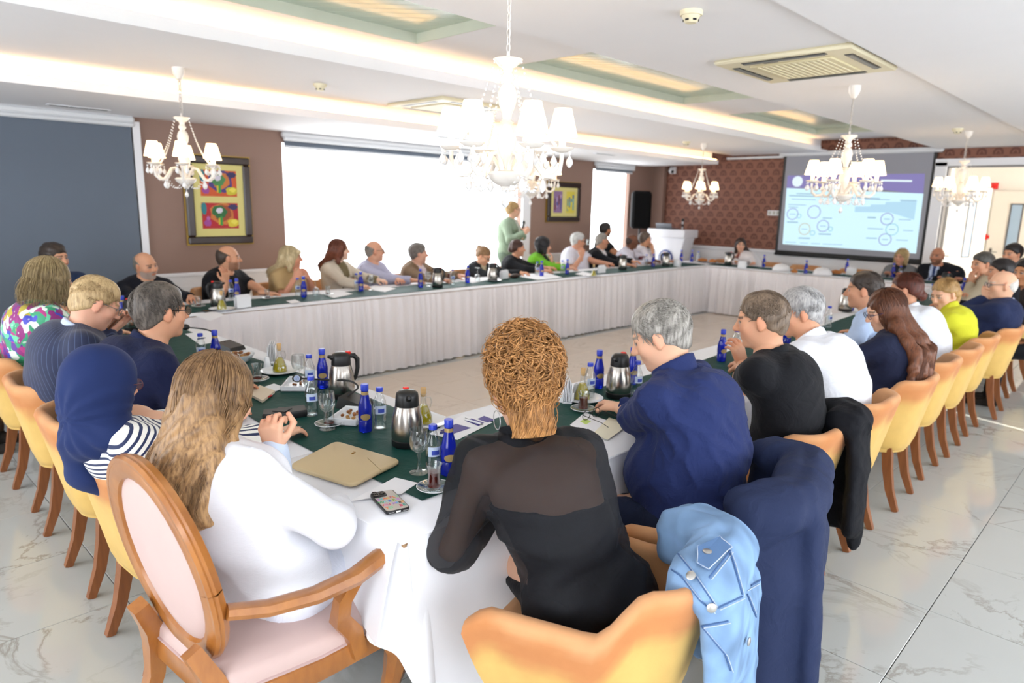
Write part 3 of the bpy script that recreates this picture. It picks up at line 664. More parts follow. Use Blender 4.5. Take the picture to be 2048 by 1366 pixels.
# ================================================================== chandeliers
porc = plain('milky_glass', (.93, .91, .88), .18, var=.02, Subsurface_Weight=0.0)
crys = plain('clear_white_crystal', (.92, .92, .92), .08, var=.02, Coat_Weight=.5)
shade_m = glow('lit_pleated_shade', (1.0, .86, .66), SHADE_E, (.95, .9, .8))
def drop_mb(c, h, r): return MB().lathe([(0, -h), (r*.55, -h*.86), (r, -h*.62), (r*.75, -h*.35), (r*.25, -h*.12), (.0015, 0)], 6, c)
_ch = None
def chandelier(x, y, zc, hang, rz, label, n=6, sc=1.0):
    """hang: chain length from ceiling down to the cup"""
    global _ch
    if _ch is None:
        t = thing('chandelier', label, 'chandelier', (0, 0, 0), 0, 'white glass chandeliers')
        part('cup', MB().lathe([(.02, -.035), (.03, -.03), (.05, -.012), (.062, 0), (.058, .002), (.045, -.008), (.012, -.02), (.006, .03)], 18), porc, t)
        col = [(.012, -.02), (.022, -.035), (.018, -.05), (.030, -.07), (.018, -.09), (.034, -.11), (.042, -.14), (.036, -.175), (.020, -.215), (.018, -.235), (.030, -.245), (.020, -.255), (.030, -.28), (.043, -.315), (.036, -.355), (.022, -.40), (.020, -.43), (.034, -.44), (.02, -.45)]
        part('column', MB().lathe(col, 16), porc, t)
        part('bowl', MB().lathe([(.02, -.44), (.07, -.445), (.078, -.455), (.068, -.475), (.045, -.495), (.02, -.505), (.014, -.52), (.0, -.525)], 18), porc, t)
        part('finial_drop', drop_mb((0, 0, -.545), .05, .017).tube([(0, 0, -.52), (0, 0, -.548)], .0015, 4), crys, t)
        for k in range(n):
            a = 2*PI*k/n; ca, sa = math.cos(a), math.sin(a); E = lambda r, z: (r*ca, r*sa, z)
            arm = part('arm', MB().tube([E(.022, -.445), E(.045, -.40), E(.075, -.372), (*E(.105, -.38)[:2], -.38), E(.13, -.42), E(.16, -.458), E(.195, -.462), E(.225, -.435), E(.232, -.39), E(.232, -.365)], [.009, .010, .011, .011, .011, .011, .011, .010, .009, .009], 8), porc, t)
            part('drip_dish', MB().lathe([(.012, -.362), (.035, -.358), (.050, -.345), (.047, -.343), (.02, -.352), (.013, -.345)], 14, (.232*ca, .232*sa, 0)), porc, arm)
            part('candle_sleeve', MB().lathe([(.0145, -.352), (.0145, -.29), (.011, -.285)], 10, (.232*ca, .232*sa, 0)), porc, arm)
            sm = MB(); c = (.232*ca, .232*sa); ns = 24
            for r, z in ((.062, -.298), (.0345, -.188)): sm.v += [(c[0]+(r+(.0012 if i % 2 else 0))*math.cos(2*PI*i/ns), c[1]+(r+(.0012 if i % 2 else 0))*math.sin(2*PI*i/ns), z) for i in range(ns)]
            sm.f = [(i, (i+1) % ns, ns+(i+1) % ns, ns+i) for i in range(ns)]
            part('lamp_shade', sm, shade_m, arm, True, 80)
            for q in range(4):
                g = a+PI/4+q*PI/2; p = (c[0]+.046*math.cos(g), c[1]+.046*math.sin(g), -.352)
                part('crystal_drop', drop_mb((p[0], p[1], p[2]-.022), .05, .015).ball((p[0], p[1], p[2]-.012), .007, 6, 4), crys, arm)
            b = MB(); p0 = np.array(E(.055, -.01)); p1 = np.array(E(.205, -.335)); m = 22
            for i in range(m+1):
                u = i/m; p = p0*(1-u)+p1*u; p[2] -= .05*math.sin(u*PI); s_ = .0045+.0030*u; b.ball(p, (s_, s_, s_*1.15), 6, 4)
            part('bead_strand', b, crys, t, True, 180)
            b = MB(); a2 = 2*PI*(k+1)/n; p0 = np.array(E(.150, -.45)); p1 = np.array((.150*math.cos(a2), .150*math.sin(a2), -.45)); m = 11
            for i in range(m+1):
                u = i/m; p = p0*(1-u)+p1*u; p[2] -= .075*math.sin(u*PI); b.ball(p, .0055, 6, 4)
            part('bead_swag', b, crys, t, True, 180)
            part('crystal_drop', drop_mb((.155*ca, .155*sa, -.47), .06, .016).ball((.155*ca, .155*sa, -.465), .008, 6, 4), crys, t)
        t.location = (x, y, zc-hang); t.rotation_euler = (0, 0, rz); _ch = t
    else: t = dup(_ch, (x, y, zc-hang), rz, label)
    t.scale = (sc,)*3; h = hang/sc; ch = MB(); k = 0; z = .03
    while z < h-.07:
        P = []; w = .008
        for i in range(11):
            g = 2*PI*i/10; q = (w*math.cos(g), .017*math.sin(g)+z+.014)
            P.append((q[0], 0, q[1]) if k % 2 else (0, q[0], q[1]))
        ch.tube(P, .0022, 5, cap=False); z += .029; k += 1
    ch.tube([(.012, .004, .02), (.014, .005, h*.5), (.010, 0, h-.05)], .0025, 5)
    part('chain', ch, porc, t, True, 180)
    part('ceiling_rose', MB().lathe([(.012, -.075), (.02, -.07), (.04, -.03), (.045, 0)], 16, (0, 0, h)), porc, t)
    return t
_px = lambda px, py, z: at_z(px, py, z)
chandelier(2.135, 2.13, ZP, .355, R(10), 'big white glass chandelier hanging over the near tables', sc=1.02)
for (px, py), z, hg, rz, lab in (((356, 135), ZP, .36, 5, 'white chandelier before the tall vegetable picture'), ((1408, 287), ZP, .37, 25, 'white chandelier before the brown papered wall, left of the screen'),
                        ((1710, 172), ZP, .365, 0, 'white chandelier hanging in front of the projection screen'), ((1938, 263), ZP, .33, 40, 'white chandelier in front of the open doorway')):
    p = at_z(px, py, z); chandelier(p[0], p[1], z, hg, R(rz), lab)
p = at_d(1064, 300, 6.6); chandelier(p[0], p[1], ZP, .36, R(15), 'white chandelier half hidden behind the big one, by the standing woman')
# ================================================================== things on the ceiling
cream = plain('cream_plastic', 'e6ddbd', .45, var=.02)
acp = at_z(1630, 128, ZP); ac = thing('air_conditioner', 'square cream ceiling cassette air conditioner above the aisle', 'air conditioner', (acp[0], 2.03, ZP))
ac.location = ((4.39+5.32)/2-.15, 1.95, ZP)
part('panel', MB().box((0, 0, -.015), (.86, .86, .03), ch=.012), cream, ac); part('grille', MB().box((0, 0, -.034), (.52, .52, .012), ch=.006), plain('cream_grille', 'ded3ac', .5), ac)
for k in range(12): part('grille_slat', MB().box((0, -.21+.038*k, -.0415), (.48, .012, .004)), cream, ac, False)
for a, b, w, d in ((-.355, 0, .05, .52), (.355, 0, .05, .52), (0, -.355, .52, .05), (0, .355, .52, .05)):
    part('air_slot', MB().box((a, b, -.030), (w, d, .006)), black_plastic, ac, False); part('louvre', MB().box((a, b, -.036), (w*.5, d*.97, .006)) if w < d else MB().box((a, b, -.036), (w*.97, d*.5, .006)), plain('grey_louvre', (.45, .45, .43), .4), ac, False)
part('maker_badge', MB().box((-.30, .10, -.031), (.02, .09, .003)), plain('grey_louvre', (.45, .45, .43), .4), ac, False)
for (px, py), z, lab in (((1383, 22), ZP, 'cream smoke detector nearest, beside the air conditioner'), ((640, 168), ZP, 'cream smoke detector between the left chandelier and the big one'), ((1916, 257), ZP, 'cream smoke detector near the doorway chandelier'), ((1373, 283), ZP, 'cream smoke detector near the papered wall chandelier')):
    p = at_z(px, py, z); t = thing('smoke_detector', lab, 'smoke detector', (p[0], p[1], z))
    part('base_ring', MB().lathe([(.052, -.022), (.055, -.018), (.055, 0)], 20), cream, t); part('sensor_head', MB().lathe([(.0, -.055), (.026, -.055), (.034, -.048), (.045, -.022)], 20), cream, t)
    for k in range(6): part('vent_slot', MB().box((.0365*math.cos(k*PI/3), .0365*math.sin(k*PI/3), -.044), (.004, .018, .008), rz=k*PI/3), black_plastic, t, False)
for x0, px, py, w, lab in ((0, 158, 214, .50, 'slim slot air vent in the soffit above the slate blind'), (0, 905, 276, .5, 'slim slot air vent in the soffit behind the big chandelier'), (0, 1210, 308, .5, 'slim slot air vent in the soffit near the narrow window')):
    p = at_z(px, py, ZS); t = thing('ceiling_vent', lab, 'air vent', (p[0], p[1], ZS))
    part('vent_frame', MB().box((0, 0, -.004), (w, .07, .008), ch=.002), alu, t)
    for k in range(3): part('vent_gap', MB().box(((k-1)*w/3.2, 0, -.006), (w/3.5, .035, .007)), dark_gap, t, False)
p = at_z(895, 210, ZP); t = thing('air_conditioner', 'cream ceiling cassette air conditioner half hidden behind the big chandelier', 'air conditioner', (p[0], p[1], ZP))
part('panel', MB().box((0, 0, -.015), (.86, .86, .03), ch=.012), cream, t); part('grille', MB().box((0, 0, -.034), (.52, .52, .012), ch=.006), plain('cream_grille', 'ded3ac', .5), t)
for a, b, w, d in ((-.355, 0, .05, .52), (.355, 0, .05, .52), (0, -.355, .52, .05), (0, .355, .52, .05)): part('air_slot', MB().box((a, b, -.030), (w, d, .006)), black_plastic, t, False)
# ================================================================== projection screen
sx = WB-.06
y0, y1, zb, zt = 2.845, 5.16, .905, 2.56
scr = thing('projection_screen', 'pull-down projection screen showing a pale blue slide of charts', 'screen', (sx, (y0+y1)/2, 0)); yc = (y0+y1)/2
part('roller_case', MB().box((0, 0, zt+.03), (.09, y1-y0+.16, .075), ch=.02), alu, scr)
part('black_border', MB().box((.006, 0, (zb+zt)/2), (.006, y1-y0, zt-zb)), black_plastic, scr, False)
scm = glow('screen_cloth_dim', (.66, .66, .70), .2, (.5, .5, .52)); part('screen_cloth', MB().box((0, 0, (zb+zt)/2+.025), (.008, y1-y0-.09, zt-zb-.06)), scm, scr, False)
part('bottom_bar', MB().box((0, 0, zb-.01), (.03, y1-y0+.02, .04), ch=.01), black_plastic, scr)
def SP(px, py): p = at_x(px, py, sx-.006); return (p[1]-yc, p[2])
def patch(name, poly, mat, dx):
    mb = MB(); n = len(poly); mb.v = [(-.0045-dx, a, b) for a, b in poly]+[(-.0035, a, b) for a, b in poly]; mb.f = [tuple(range(n)), tuple(range(2*n-1, n-1, -1))]+[(i, n+i, n+(i+1) % n, (i+1) % n) for i in range(n)]
    return part(name, mb, mat, scr, False)
slide = glow('slide_ice_blue', (.82, .95, .99), 1.0, (.3, .36, .38)); purple = glow('slide_violet', (.62, .58, .84), .62, (.25, .24, .33)); pale = glow('slide_white_blue', (.92, .98, 1.0), .9, (.35, .38, .4)); slate = glow('slide_text_grey', (.62, .77, .86), .84, (.22, .27, .3))
patch('slide_page', [SP(*q) for q in ((1573, 376), (1565, 488), (1832, 507), (1847, 387))], slide, 0)
patch('slide_header', [SP(*q) for q in ((1575, 351), (1573, 376), (1700, 376), (1755, 378), (1800, 384), (1847, 387), (1850, 347))], purple, 0)
if 0: patch('slide_glow_area', [SP(*q) for q in ((1600, 400), (1600, 470), (1700, 476), (1720, 400))], pale, .0008)
patch('slide_chart_step', [SP(*q) for q in ((1710, 413), (1740, 413), (1742, 409), (1770, 409), (1772, 404), (1800, 404), (1803, 400), (1834, 400), (1828, 440), (1780, 425), (1709, 424))], glow('slide_sky_blue', (.74, .90, .98), .86, (.27, .33, .38)), .0008)
def ring(cx_, cy_, r, m, w=.012, nm='slide_ring'):
    c = SP(cx_, cy_); mb = MB(); n = 24
    for rr in (r, r-w): mb.v += [(-.007, c[0]+rr*math.cos(2*PI*i/n), c[1]+rr*math.sin(2*PI*i/n)) for i in range(n)]
    mb.f = [(i, (i+1) % n, n+(i+1) % n, n+i) for i in range(n)]; part(nm, mb, m, scr, False)
vio = glow('slide_ring_violet', (.62, .62, .88), .7, (.25, .25, .4)); gold = glow('slide_ring_gold', (.82, .79, .62), .75, (.35, .32, .22)); teal = glow('slide_ring_teal', (.62, .86, .9), .78, (.25, .35, .37))
for a, b, r, m in ((1585, 428, .10, vio), (1609, 458, .10, gold), (1646, 452, .10, vio), (1774, 438, .095, vio), (1784, 459, .095, teal), (1770, 479, .095, vio), (1598, 432, .04, teal), (1625, 466, .045, teal), (1661, 458, .04, teal), (1628, 424, .11, vio)): ring(a, b, r, m)
part('slide_emblem', MB().add([(-.008, SP(1595, 363)[0]+.09*math.cos(2*PI*i/20), SP(1595, 363)[1]+.09*math.sin(2*PI*i/20)) for i in range(20)], [tuple(range(20))]), pale, scr, False); ring(1595, 363, .07, purple, .008); ring(1595, 363, .03, purple, .01)
for x0, yy, x1, h in ((1593, 387, 1650, .016), (1578, 391, 1760, .018), (1583, 398, 1632, .012), (1730, 398, 1780, .012), (1577, 409, 1612, .012), (1577, 414, 1596, .012), (1574, 444, 1596, .02), (1597, 476, 1620, .02), (1637, 468, 1662, .02), (1645, 436, 1664, .016),
                      (1735, 435, 1752, .022), (1735, 457, 1766, .014), (1732, 476, 1754, .016), (1797, 439, 1822, .012), (1806, 461, 1826, .012), (1792, 480, 1816, .012), (1570, 484, 1592, .01), (1600, 486, 1616, .01), (1622, 487, 1640, .01), (1645, 488, 1685, .01), (1579, 428, 1591, .012), (1603, 458, 1615, .012), (1640, 452, 1652, .012), (1768, 438, 1780, .014), (1778, 459, 1790, .014), (1764, 479, 1776, .014), (1800, 400.5, 1832, .012)):
    a, b = SP(x0, yy), SP(x1, yy+(x1-x0)*.035); patch('slide_text_line', [(a[0], a[1]-h/2), (b[0], b[1]-h/2), (b[0], b[1]+h/2), (a[0], a[1]+h/2)], slate, .0022)
a, b = SP(1762, 361), SP(1824, 362); patch('slide_title', [(a[0], a[1]-.014), (b[0], b[1]-.014), (b[0], b[1]+.014), (a[0], a[1]+.014)], pale, .002)
part('mounting_rail', MB().box((.02, (5.16+6.15)/2-yc+.05, 2.55), (.05, 1.05, .04), ch=.008), alu, scr)
# switches, camera, loudspeaker, lectern
p = at_x(1549, 426, WB); t = thing('switch_plate', 'row of three white wall switches left of the screen', 'switch', (WB-.012, p[1], p[2])); part('plate', MB().box((0, 0, 0), (.02, .24, .09), ch=.006), white_trim, t)
for k in (-1, 0, 1): part('rocker', MB().box((-.013, k*.075, 0), (.012, .05, .06), ch=.004), plain('warm_grey_plastic', (.75, .74, .70), .5), t)
p = at_y(1321, 337, WL-.25); t = thing('security_camera', 'white dome security camera in the corner above the loudspeaker', 'camera', (11.93, 7.35, 2.36))
part('mount', MB().box((.045, 0, 0), (.05, .13, .13), ch=.01), white_trim, t); part('dome_housing', MB().ball((0, 0, -.01), .062, 16, 10), white_trim, t); part('lens', MB().ball((-.035, -.035, -.03), .03, 12, 8), black_plastic, t)
spx = at_y(1281, 420, 7.25); spk = plain('matt_black_cabinet', (.035, .035, .038), .8, Specular_IOR_Level=.15); t = thing('loudspeaker', 'tall black loudspeaker on a stand beside the lectern', 'loudspeaker', (spx[0], spx[1], 0), R(-140))
hh = at_y(1281, 382, 7.25)[2]; hl = at_y(1281, 457, 7.25)[2]; H_ = hh-hl; zc_ = (hh+hl)/2
part('cabinet', MB().box((0, 0, zc_), (.36, .34, H_), ch=.04), spk, t, True, 30); part('front_grille', MB().box((.0, .172, zc_-.09*1), (.31, .012, H_*.62), ch=.01), plain('perforated_grille', (.03, .03, .032), .9, bump=.5, bscale=900, Specular_IOR_Level=.15), t)
part('horn', MB().box((0, .17, hh-.14), (.24, .02, .17), ch=.02), plain('horn_gloss', (.02, .02, .02), .2), t); part('horn_throat', MB().ball((0, .175, hh-.14), (.06, .015, .05), 14, 8), dark_gap, t)
part('badge', MB().box((0, .18, zc_-.12), (.05, .006, .02), ch=.003), plain('steel', (.6, .6, .6), .25, 1.0), t); part('woofer_ring', MB().tube([(.12*math.cos(q), .176, zc_-.12+.12*math.sin(q)) for q in np.linspace(0, 2*PI, 25)], .008, 6, cap=False), black_plastic, t)
part('stand_pole', MB().tube([(0, 0, 0.35), (0, 0, hl+.02)], .018, 10), black_plastic, t)
for k in range(3): q = k*2*PI/3; part('stand_leg', MB().tube([(0, 0, .75), (.45*math.cos(q), .45*math.sin(q), .01)], .011, 8), black_plastic, t)
lp = (11.45, 6.95); t = thing('lectern', 'white lectern with a flared top and a round blue emblem', 'lectern', (lp[0], lp[1], 0)); lq = plain('white_gloss_lectern', (.93, .93, .95), .25, var=.02)
lt = .5*(at_x(1369, 458, 11.4)[2]+at_x(1300, 458, 11.4)[2]); hw_ = .40
part('top_tray', MB().box((0, 0, lt-.075), (.50, 2*hw_, .15), ch=.012), lq, t)
body = MB().prism([(-.20, -.30), (.20, -.30), (.20, .30), (-.20, .30)], 0, .06)
bb = [(.0, 1.0, .0), (.36, .30, .06)]
zz = [(.06, .26), (.55, .26), (.80, .30), (lt-.15, .37)]
bm_ = MB()
for z, w in zz: bm_.v += [(-.18, -w, z), (.18, -w, z), (.18, w, z), (-.18, w, z)]
bm_.f = [(k*4+i, k*4+(i+1) % 4, k*4+4+(i+1) % 4, k*4+4+i) for k in range(3) for i in range(4)]+[(3, 2, 1, 0), (12, 13, 14, 15)]
part('column', bm_, lq, t, False); part('plinth', body, lq, t, False)
emb = plain('navy_emblem_blue', '2b3f86', .4)
q = R(-90); c = MB().lathe([(.0, 0), (.15, 0), (.155, .006), (.15, .012), (.0, .012)], 28); c.v = [(-z-.182, y, x+.72) for x, y, z in c.v]; part('emblem', c, emb, t)
c = MB().tube([(-.196, .115*math.cos(g), .72+.115*math.sin(g)) for g in np.linspace(0, 2*PI, 29)], .010, 6, cap=False).tube([(-.196, .05*math.cos(g), .72+.05*math.sin(g)) for g in np.linspace(0, 2*PI, 19)], .008, 6, cap=False); part('emblem_ring', c, white_trim, t)
t = thing('laptop', 'grey laptop standing open on the white lectern', 'laptop', (lp[0], lp[1]+.12, lt)); gm = plain('laptop_grey', (.42, .43, .45), .4, .3)
part('keyboard_base', MB().box((0, 0, .009), (.24, .34, .018), ch=.005), gm, t); part('lid', MB().box((-.13, 0, .06), (.012, .34, .10), ch=.004, M3=Matrix.Rotation(R(-15), 3, 'Y')), gm, t)
p = at_x(1362, 455, 11.4); t = thing('microphone', 'handheld black and silver microphone standing upright on the lectern', 'microphone', (lp[0], p[1], lt)); part('handle', MB().lathe([(.014, 0), (.017, .05), (.019, .13), (.021, .15)], 12), plain('satin_silver', (.75, .75, .76), .3, .6), t); part('mesh_head', MB().ball((0, 0, .175), (.027, .027, .032), 14, 10), black_plastic, t); part('grip_band', MB().lathe([(.0195, .05), (.0195, .10)], 12, cap=False), black_plastic, t)
# framed pictures
gold_m = plain('gilt_edge', 'a98a3e', .35, .6); dkw = plain('dark_espresso_frame', '2b1a14', .3, var=.15); matb = plain('pale_yellow_mount', 'd9cf86', .8, var=.02)
def picture(c, w, h, label, arts, flip):
    t = thing('framed_picture', label, 'picture', (c[0], WL-.02, c[1])); fw = .085
    for (a, b, ww, h2) in ((0, h/2-fw/2, w, fw), (0, -h/2+fw/2, w, fw), (-w/2+fw/2, 0, fw, h-2*fw), (w/2-fw/2, 0, fw, h-2*fw)): part('frame_rail', MB().box((a, -.014, b), (ww, .05, h2), ch=.014), dkw, t, True, 30)
    part('gilt_backing', MB().box((0, .006, 0), (w+.02, .03, h+.02)), gold_m, t, False); part('mount_board', MB().box((0, -.012, 0), (w-2*fw+.02, .012, h-2*fw+.02)), matb, t, False)
    for (ax, az, aw, ah, bgc, shapes) in arts:
        part('print', MB().box((ax, -.0195, az), (aw, .003, ah)), plain('print_'+bgc, bgc, .6, var=.03), t, False)
        for i, (kind, sx_, sz, sw, sh, c_) in enumerate(shapes):
            n = 16 if kind == 'o' else 4; rr = random.Random(i*3+n)
            pts = [(ax+sx_*aw+sw*aw*math.cos(2*PI*q/n+(PI/4 if n == 4 else 0))*(1+.16*rr.uniform(-1, 1)), az+sz*ah+sh*ah*math.sin(2*PI*q/n+(PI/4 if n == 4 else 0))*(1+.16*rr.uniform(-1, 1))) for q in range(n)]
            mb = MB(); yv = -.0212-.0004*i; mb.add([(x, yv, z) for x, z in pts], [tuple(range(n))]); part('printed_shape', mb, plain('ink_'+c_, c_, .6, var=.1), t, False)
veg = lambda plate, leaf, fruit: [('o', .05, .08, .33, .44, plate), ('o', .05, .12, .24, .34, 'c9783a' if plate != 'c9783a' else '9a4a2a'), ('o', -.02, .16, .20, .26, leaf), ('o', -.02, .20, .09, .11, 'd7d2e0'), ('r', .02, -.2, .05, .24, '3f9a44'), ('r', -.04, -.22, .03, .18, 'd9c53a'), ('o', .34, -.28, .16, .17, fruit), ('o', .38, -.24, .09, .09, 'e8dc5a'), ('o', -.36, -.28, .10, .13, 'a04a98'), ('o', -.34, -.1, .05, .08, 'b565a8'), ('o', .36, .34, .13, .12, '3b3560'), ('o', -.44, .28, .08, .22, '2c7c86')]
pa, pb = at_y(434, 405, WL), at_y(434, 405, WL); cxp, czp = 3.255, 1.62
picture((3.255, 1.615), .72, .95, 'tall dark framed picture of two colourful vegetable prints', [(0, .185, .40, .28, 'cf5a2c', veg('4a3c7e', '4d8a52', 'cbbf33')), (0, -.165, .40, .28, 'b3272f', veg('c9783a', '2f6b3c', 'd9c53a'))], 0)
ab = lambda cols: [('r', (-.35+.23*i), .1*((i*7) % 3-1), .10, .42-.05*(i % 3), c) for i, c in enumerate(cols)] + [('o', -.3+.2*i, -.25+.17*((i*5) % 4), .09, .10, cols[(i+2) % len(cols)]) for i in range(4)]
picture((9.16, 1.70), .86, .66, 'smaller dark framed picture of two abstract prints, by the narrow window', [(-.165, 0, .22, .36, '8e6f9a', ab(['5a2f4a', 'b59ac0', '7a3a3a', '3a4a8a'])), (.165, 0, .22, .36, 'd8c84a', ab(['2a8aa8', '1f5f9a', 'e8d84a', '3aa8c0']))], 0)
# ================================================================== tableware
ZR = ZT+.0075
cobalt = glass('cobalt_glass', (.012, .03, .62), .03); _n = cobalt.node_tree.nodes['Principled BSDF']; _n.inputs['Transmission Weight'].default_value = .55
clearg = glass('thin_clear_glass', (.96, .98, .98), .02, thin=True)
capblue = plain('blue_cap', '2a41c0', .35); goldl = plain('gold_label', 'b49a66', .4, .3); lblw = plain('white_blue_label', 'c9d8ee', .4); lblb = plain('royal_blue_label', '3b4fb0', .4)
steel_m = plain('brushed_steel', (.70, .68, .65), .24, 1.0, bump=.05, bscale=40); redb = plain('red_button', (.85, .12, .08), .35)
oil = plain('olive_oil', 'a9990f', .1, var=.05); cork = plain('cork', 'd2ab74', .8, bump=.3, bscale=300, var=.15); china = plain('white_china', (.94, .95, .96), .12, var=.01)
teared = plain('red_brown_tea', '5c160d', .08); paper = plain('white_paper', (.94, .94, .95), .8, var=.01); violetp = plain('violet_print', '443b86', .6)
wat = glass('water', (.97, .98, .99), .0, 1.33)
GB, GC, GF, GO, GG, GT, GN = 'blue water bottles', 'clear water bottles', 'steel coffee flasks', 'olive oil cruets', 'stemmed water glasses', 'tulip tea glasses', 'white napkin holders'
_pt = {}
def proto(key, x, y, z, rz, label, cat, group, build):
    if key in _pt: return dup(_pt[key], (x, y, z), rz, label)
    t = thing(key, label, cat, (x, y, z), rz, group); build(t); _pt[key] = t; return t
def B_blue(t):
    part('bottle_body', MB().lathe([(.0, .001), (.024, 0), (.0275, .004), (.0275, .045), (.0255, .050), (.0275, .055), (.0275, .078), (.0265, .084), (.0275, .09), (.0265, .105), (.020, .130), (.0145, .155), (.0135, .172), (.0135, .178)], 24, cap=False), cobalt, t)
    part('cap', MB().lathe([(.0150, .170), (.0155, .172), (.0155, .193), (.0140, .196), (0, .196)], 20), capblue, t)
    part('neck_label', MB().lathe([(.0150, .152), (.0146, .166)], 20, cap=False), goldl, t)
    for a0 in (0.0, PI):
        lb = MB(); P = [(q*.021*math.cos(2*PI*i/18), q*.013*math.sin(2*PI*i/18)) for q in (1, .66, .33, .02) for i in range(18)]
        lb.v = [(.0283*math.cos(a0+u/.0283), .0283*math.sin(a0+u/.0283), .066+v) for u, v in P]; lb.f = [(q*18+i, q*18+(i+1) % 18, q*18+18+(i+1) % 18, q*18+18+i) for q in range(3) for i in range(18)]; part('front_label', lb, goldl, t, True, 180)
def B_clear(t):
    part('bottle_body', MB().lathe([(.0, .002), (.023, 0), (.0265, .005), (.0265, .04), (.0245, .05), (.0265, .06), (.0265, .10), (.025, .115), (.016, .138), (.0115, .152), (.0115, .160)], 22, cap=False), clearg, t)
    part('water_fill', MB().lathe([(0, .004), (.0245, .006), (.0245, .04), (.0228, .05), (.0245, .06), (.0245, .085), (0, .085)], 18), clearg, t)
    part('cap', MB().lathe([(.0142, .156), (.0145, .158), (.0145, .170), (.0130, .173), (0, .173)], 20), capblue, t)
    lb = MB(); lb.grid(lambda u, v: (.0268*math.cos((u-.5)*2.0), .0268*math.sin((u-.5)*2.0), .066+.034*v), 9, 2); part('front_label', lb, lblw, t, True, 180)
    lb = MB(); lb.grid(lambda u, v: (.0270*math.cos((u-.5)*1.0), .0270*math.sin((u-.5)*1.0), .072+.016*v), 7, 2); part('label_mark', lb, lblb, t, True, 180)
def B_flask(t):
    part('base_ring', MB().lathe([(0, 0), (.058, 0), (.060, .004), (.060, .024), (.057, .027)], 28), black_plastic, t)
    part('flask_body', MB().lathe([(.058, .025), (.0605, .03), (.060, .07), (.056, .11), (.047, .150), (.043, .158)], 32, cap=False), steel_m, t)
    part('lid', MB().lathe([(.044, .152), (.0455, .158), (.043, .192), (.040, .204), (.028, .213), (.0, .215)], 28), black_plastic, t)
    part('pour_spout', MB().tube([(0, .034, .188), (0, .052, .196), (0, .062, .199)], [.014, .009, .006], 8), black_plastic, t)
    part('handle', MB().tube([(0, -.038, .195), (0, -.062, .193), (0, -.078, .175), (0, -.078, .13), (0, -.068, .088), (0, -.061, .075)], [.009, .010, .010, .009, .008, .006], 10, flat=1.2), black_plastic, t)
    part('push_button', MB().box((0, -.034, .210), (.024, .024, .014), ch=.004), redb, t)
def B_cruet(t):
    part('cruet_glass', MB().lathe([(.036, 0), (.039, .004), (.036, .03), (.024, .065), (.0125, .088), (.011, .120), (.015, .128)], 22, cap=False), clearg, t)
    part('oil_fill', MB().lathe([(0, .003), (.036, .004), (.0340, .03), (.0225, .062), (.0145, .078), (0, .078)], 20), oil, t)
    part('cork_stopper', MB().lathe([(0, .115), (.0095, .116), (.0125, .150), (.011, .153), (0, .153)], 14), cork, t)
    part('handle', MB().tube([(.012, 0, .112), (.028, 0, .112), (.034, 0, .09), (.027, 0, .068)], .003, 6), clearg, t)
def B_goblet(t):
    part('glass_bowl', MB().lathe([(.0, .0735), (.012, .074), (.028, .088), (.034, .112), (.032, .140), (.030, .156), (.0292, .156), (.0310, .14), (.0328, .112), (.027, .09), (0, .077)], 24, cap=False), clearg, t)
    part('stem', MB().lathe([(.0, .0), (.032, .0), (.0325, .002), (.012, .006), (.0055, .014), (.0048, .05), (.008, .062), (.006, .072)], 18), clearg, t)
def B_saucer(t):
    part('dish', MB().lathe([(.0, .0), (.030, 0), (.048, .008), (.056, .014), (.0565, .016), (.046, .011), (.028, .004), (0, .004)], 28, cap=False), clearg, t)
    part('rim_ring', MB().tube([(.056*math.cos(a), .056*math.sin(a), .0145) for a in np.linspace(0, 2*PI, 29)], .0014, 5, cap=False), china, t)
def B_tea(t, fill=.058):
    part('glass_wall', MB().lathe([(0, .002), (.020, 0), (.0235, .006), (.0235, .02), (.0195, .045), (.0215, .068), (.027, .085), (.0262, .085), (.0205, .068), (.0185, .045), (.0222, .02), (0, .007)], 22, cap=False), clearg, t)
    if fill: part('tea', MB().lathe([(0, .008), (.021, .009), (.0220, .02), (.0186, .042), (.0184, .047), (.0196, fill) if fill > .05 else (.0205, fill), (0, fill)] if fill > .05 else [(0, .008), (.021, .009), (.0215, fill), (0, fill)], 20), teared, t)
def B_tea_low(t): B_tea(t, .016)
def B_napkin(t):
    part('holder_panel', MB().box((0, -.020, .045), (.135, .005, .09), ch=.002), china, t); part('holder_panel', MB().box((0, .020, .045), (.135, .005, .09), ch=.002), china, t)
    part('holder_foot', MB().box((0, 0, .004), (.135, .045, .008), ch=.002), china, t)
    for k in range(4): part('paper_napkin', MB().box((.002*(k % 2), -.012+.008*k, .058), (.125, .004, .095+.004*(k % 3))), paper, t, False)
def B_shaker(t):
    part('shaker_body', MB().lathe([(0, 0), (.021, 0), (.022, .004), (.014, .055), (.010, .068), (0, .072)], 16), china, t)
    for k in range(5): part('pour_hole', MB().ball((.004*math.cos(k*1.257), .004*math.sin(k*1.257), .0705), .0012, 6, 4), dark_gap, t)
def B_plate(t): part('plate_dish', MB().lathe([(0, 0), (.06, 0), (.085, .010), (.100, .014), (.101, .016), (.084, .0125), (.06, .004), (0, .004)], 32, cap=False), china, t); part('rim_band', MB().tube([(.1*math.cos(a), .1*math.sin(a), .0152) for a in np.linspace(0, 2*PI, 33)], .0012, 5, cap=False), china, t)
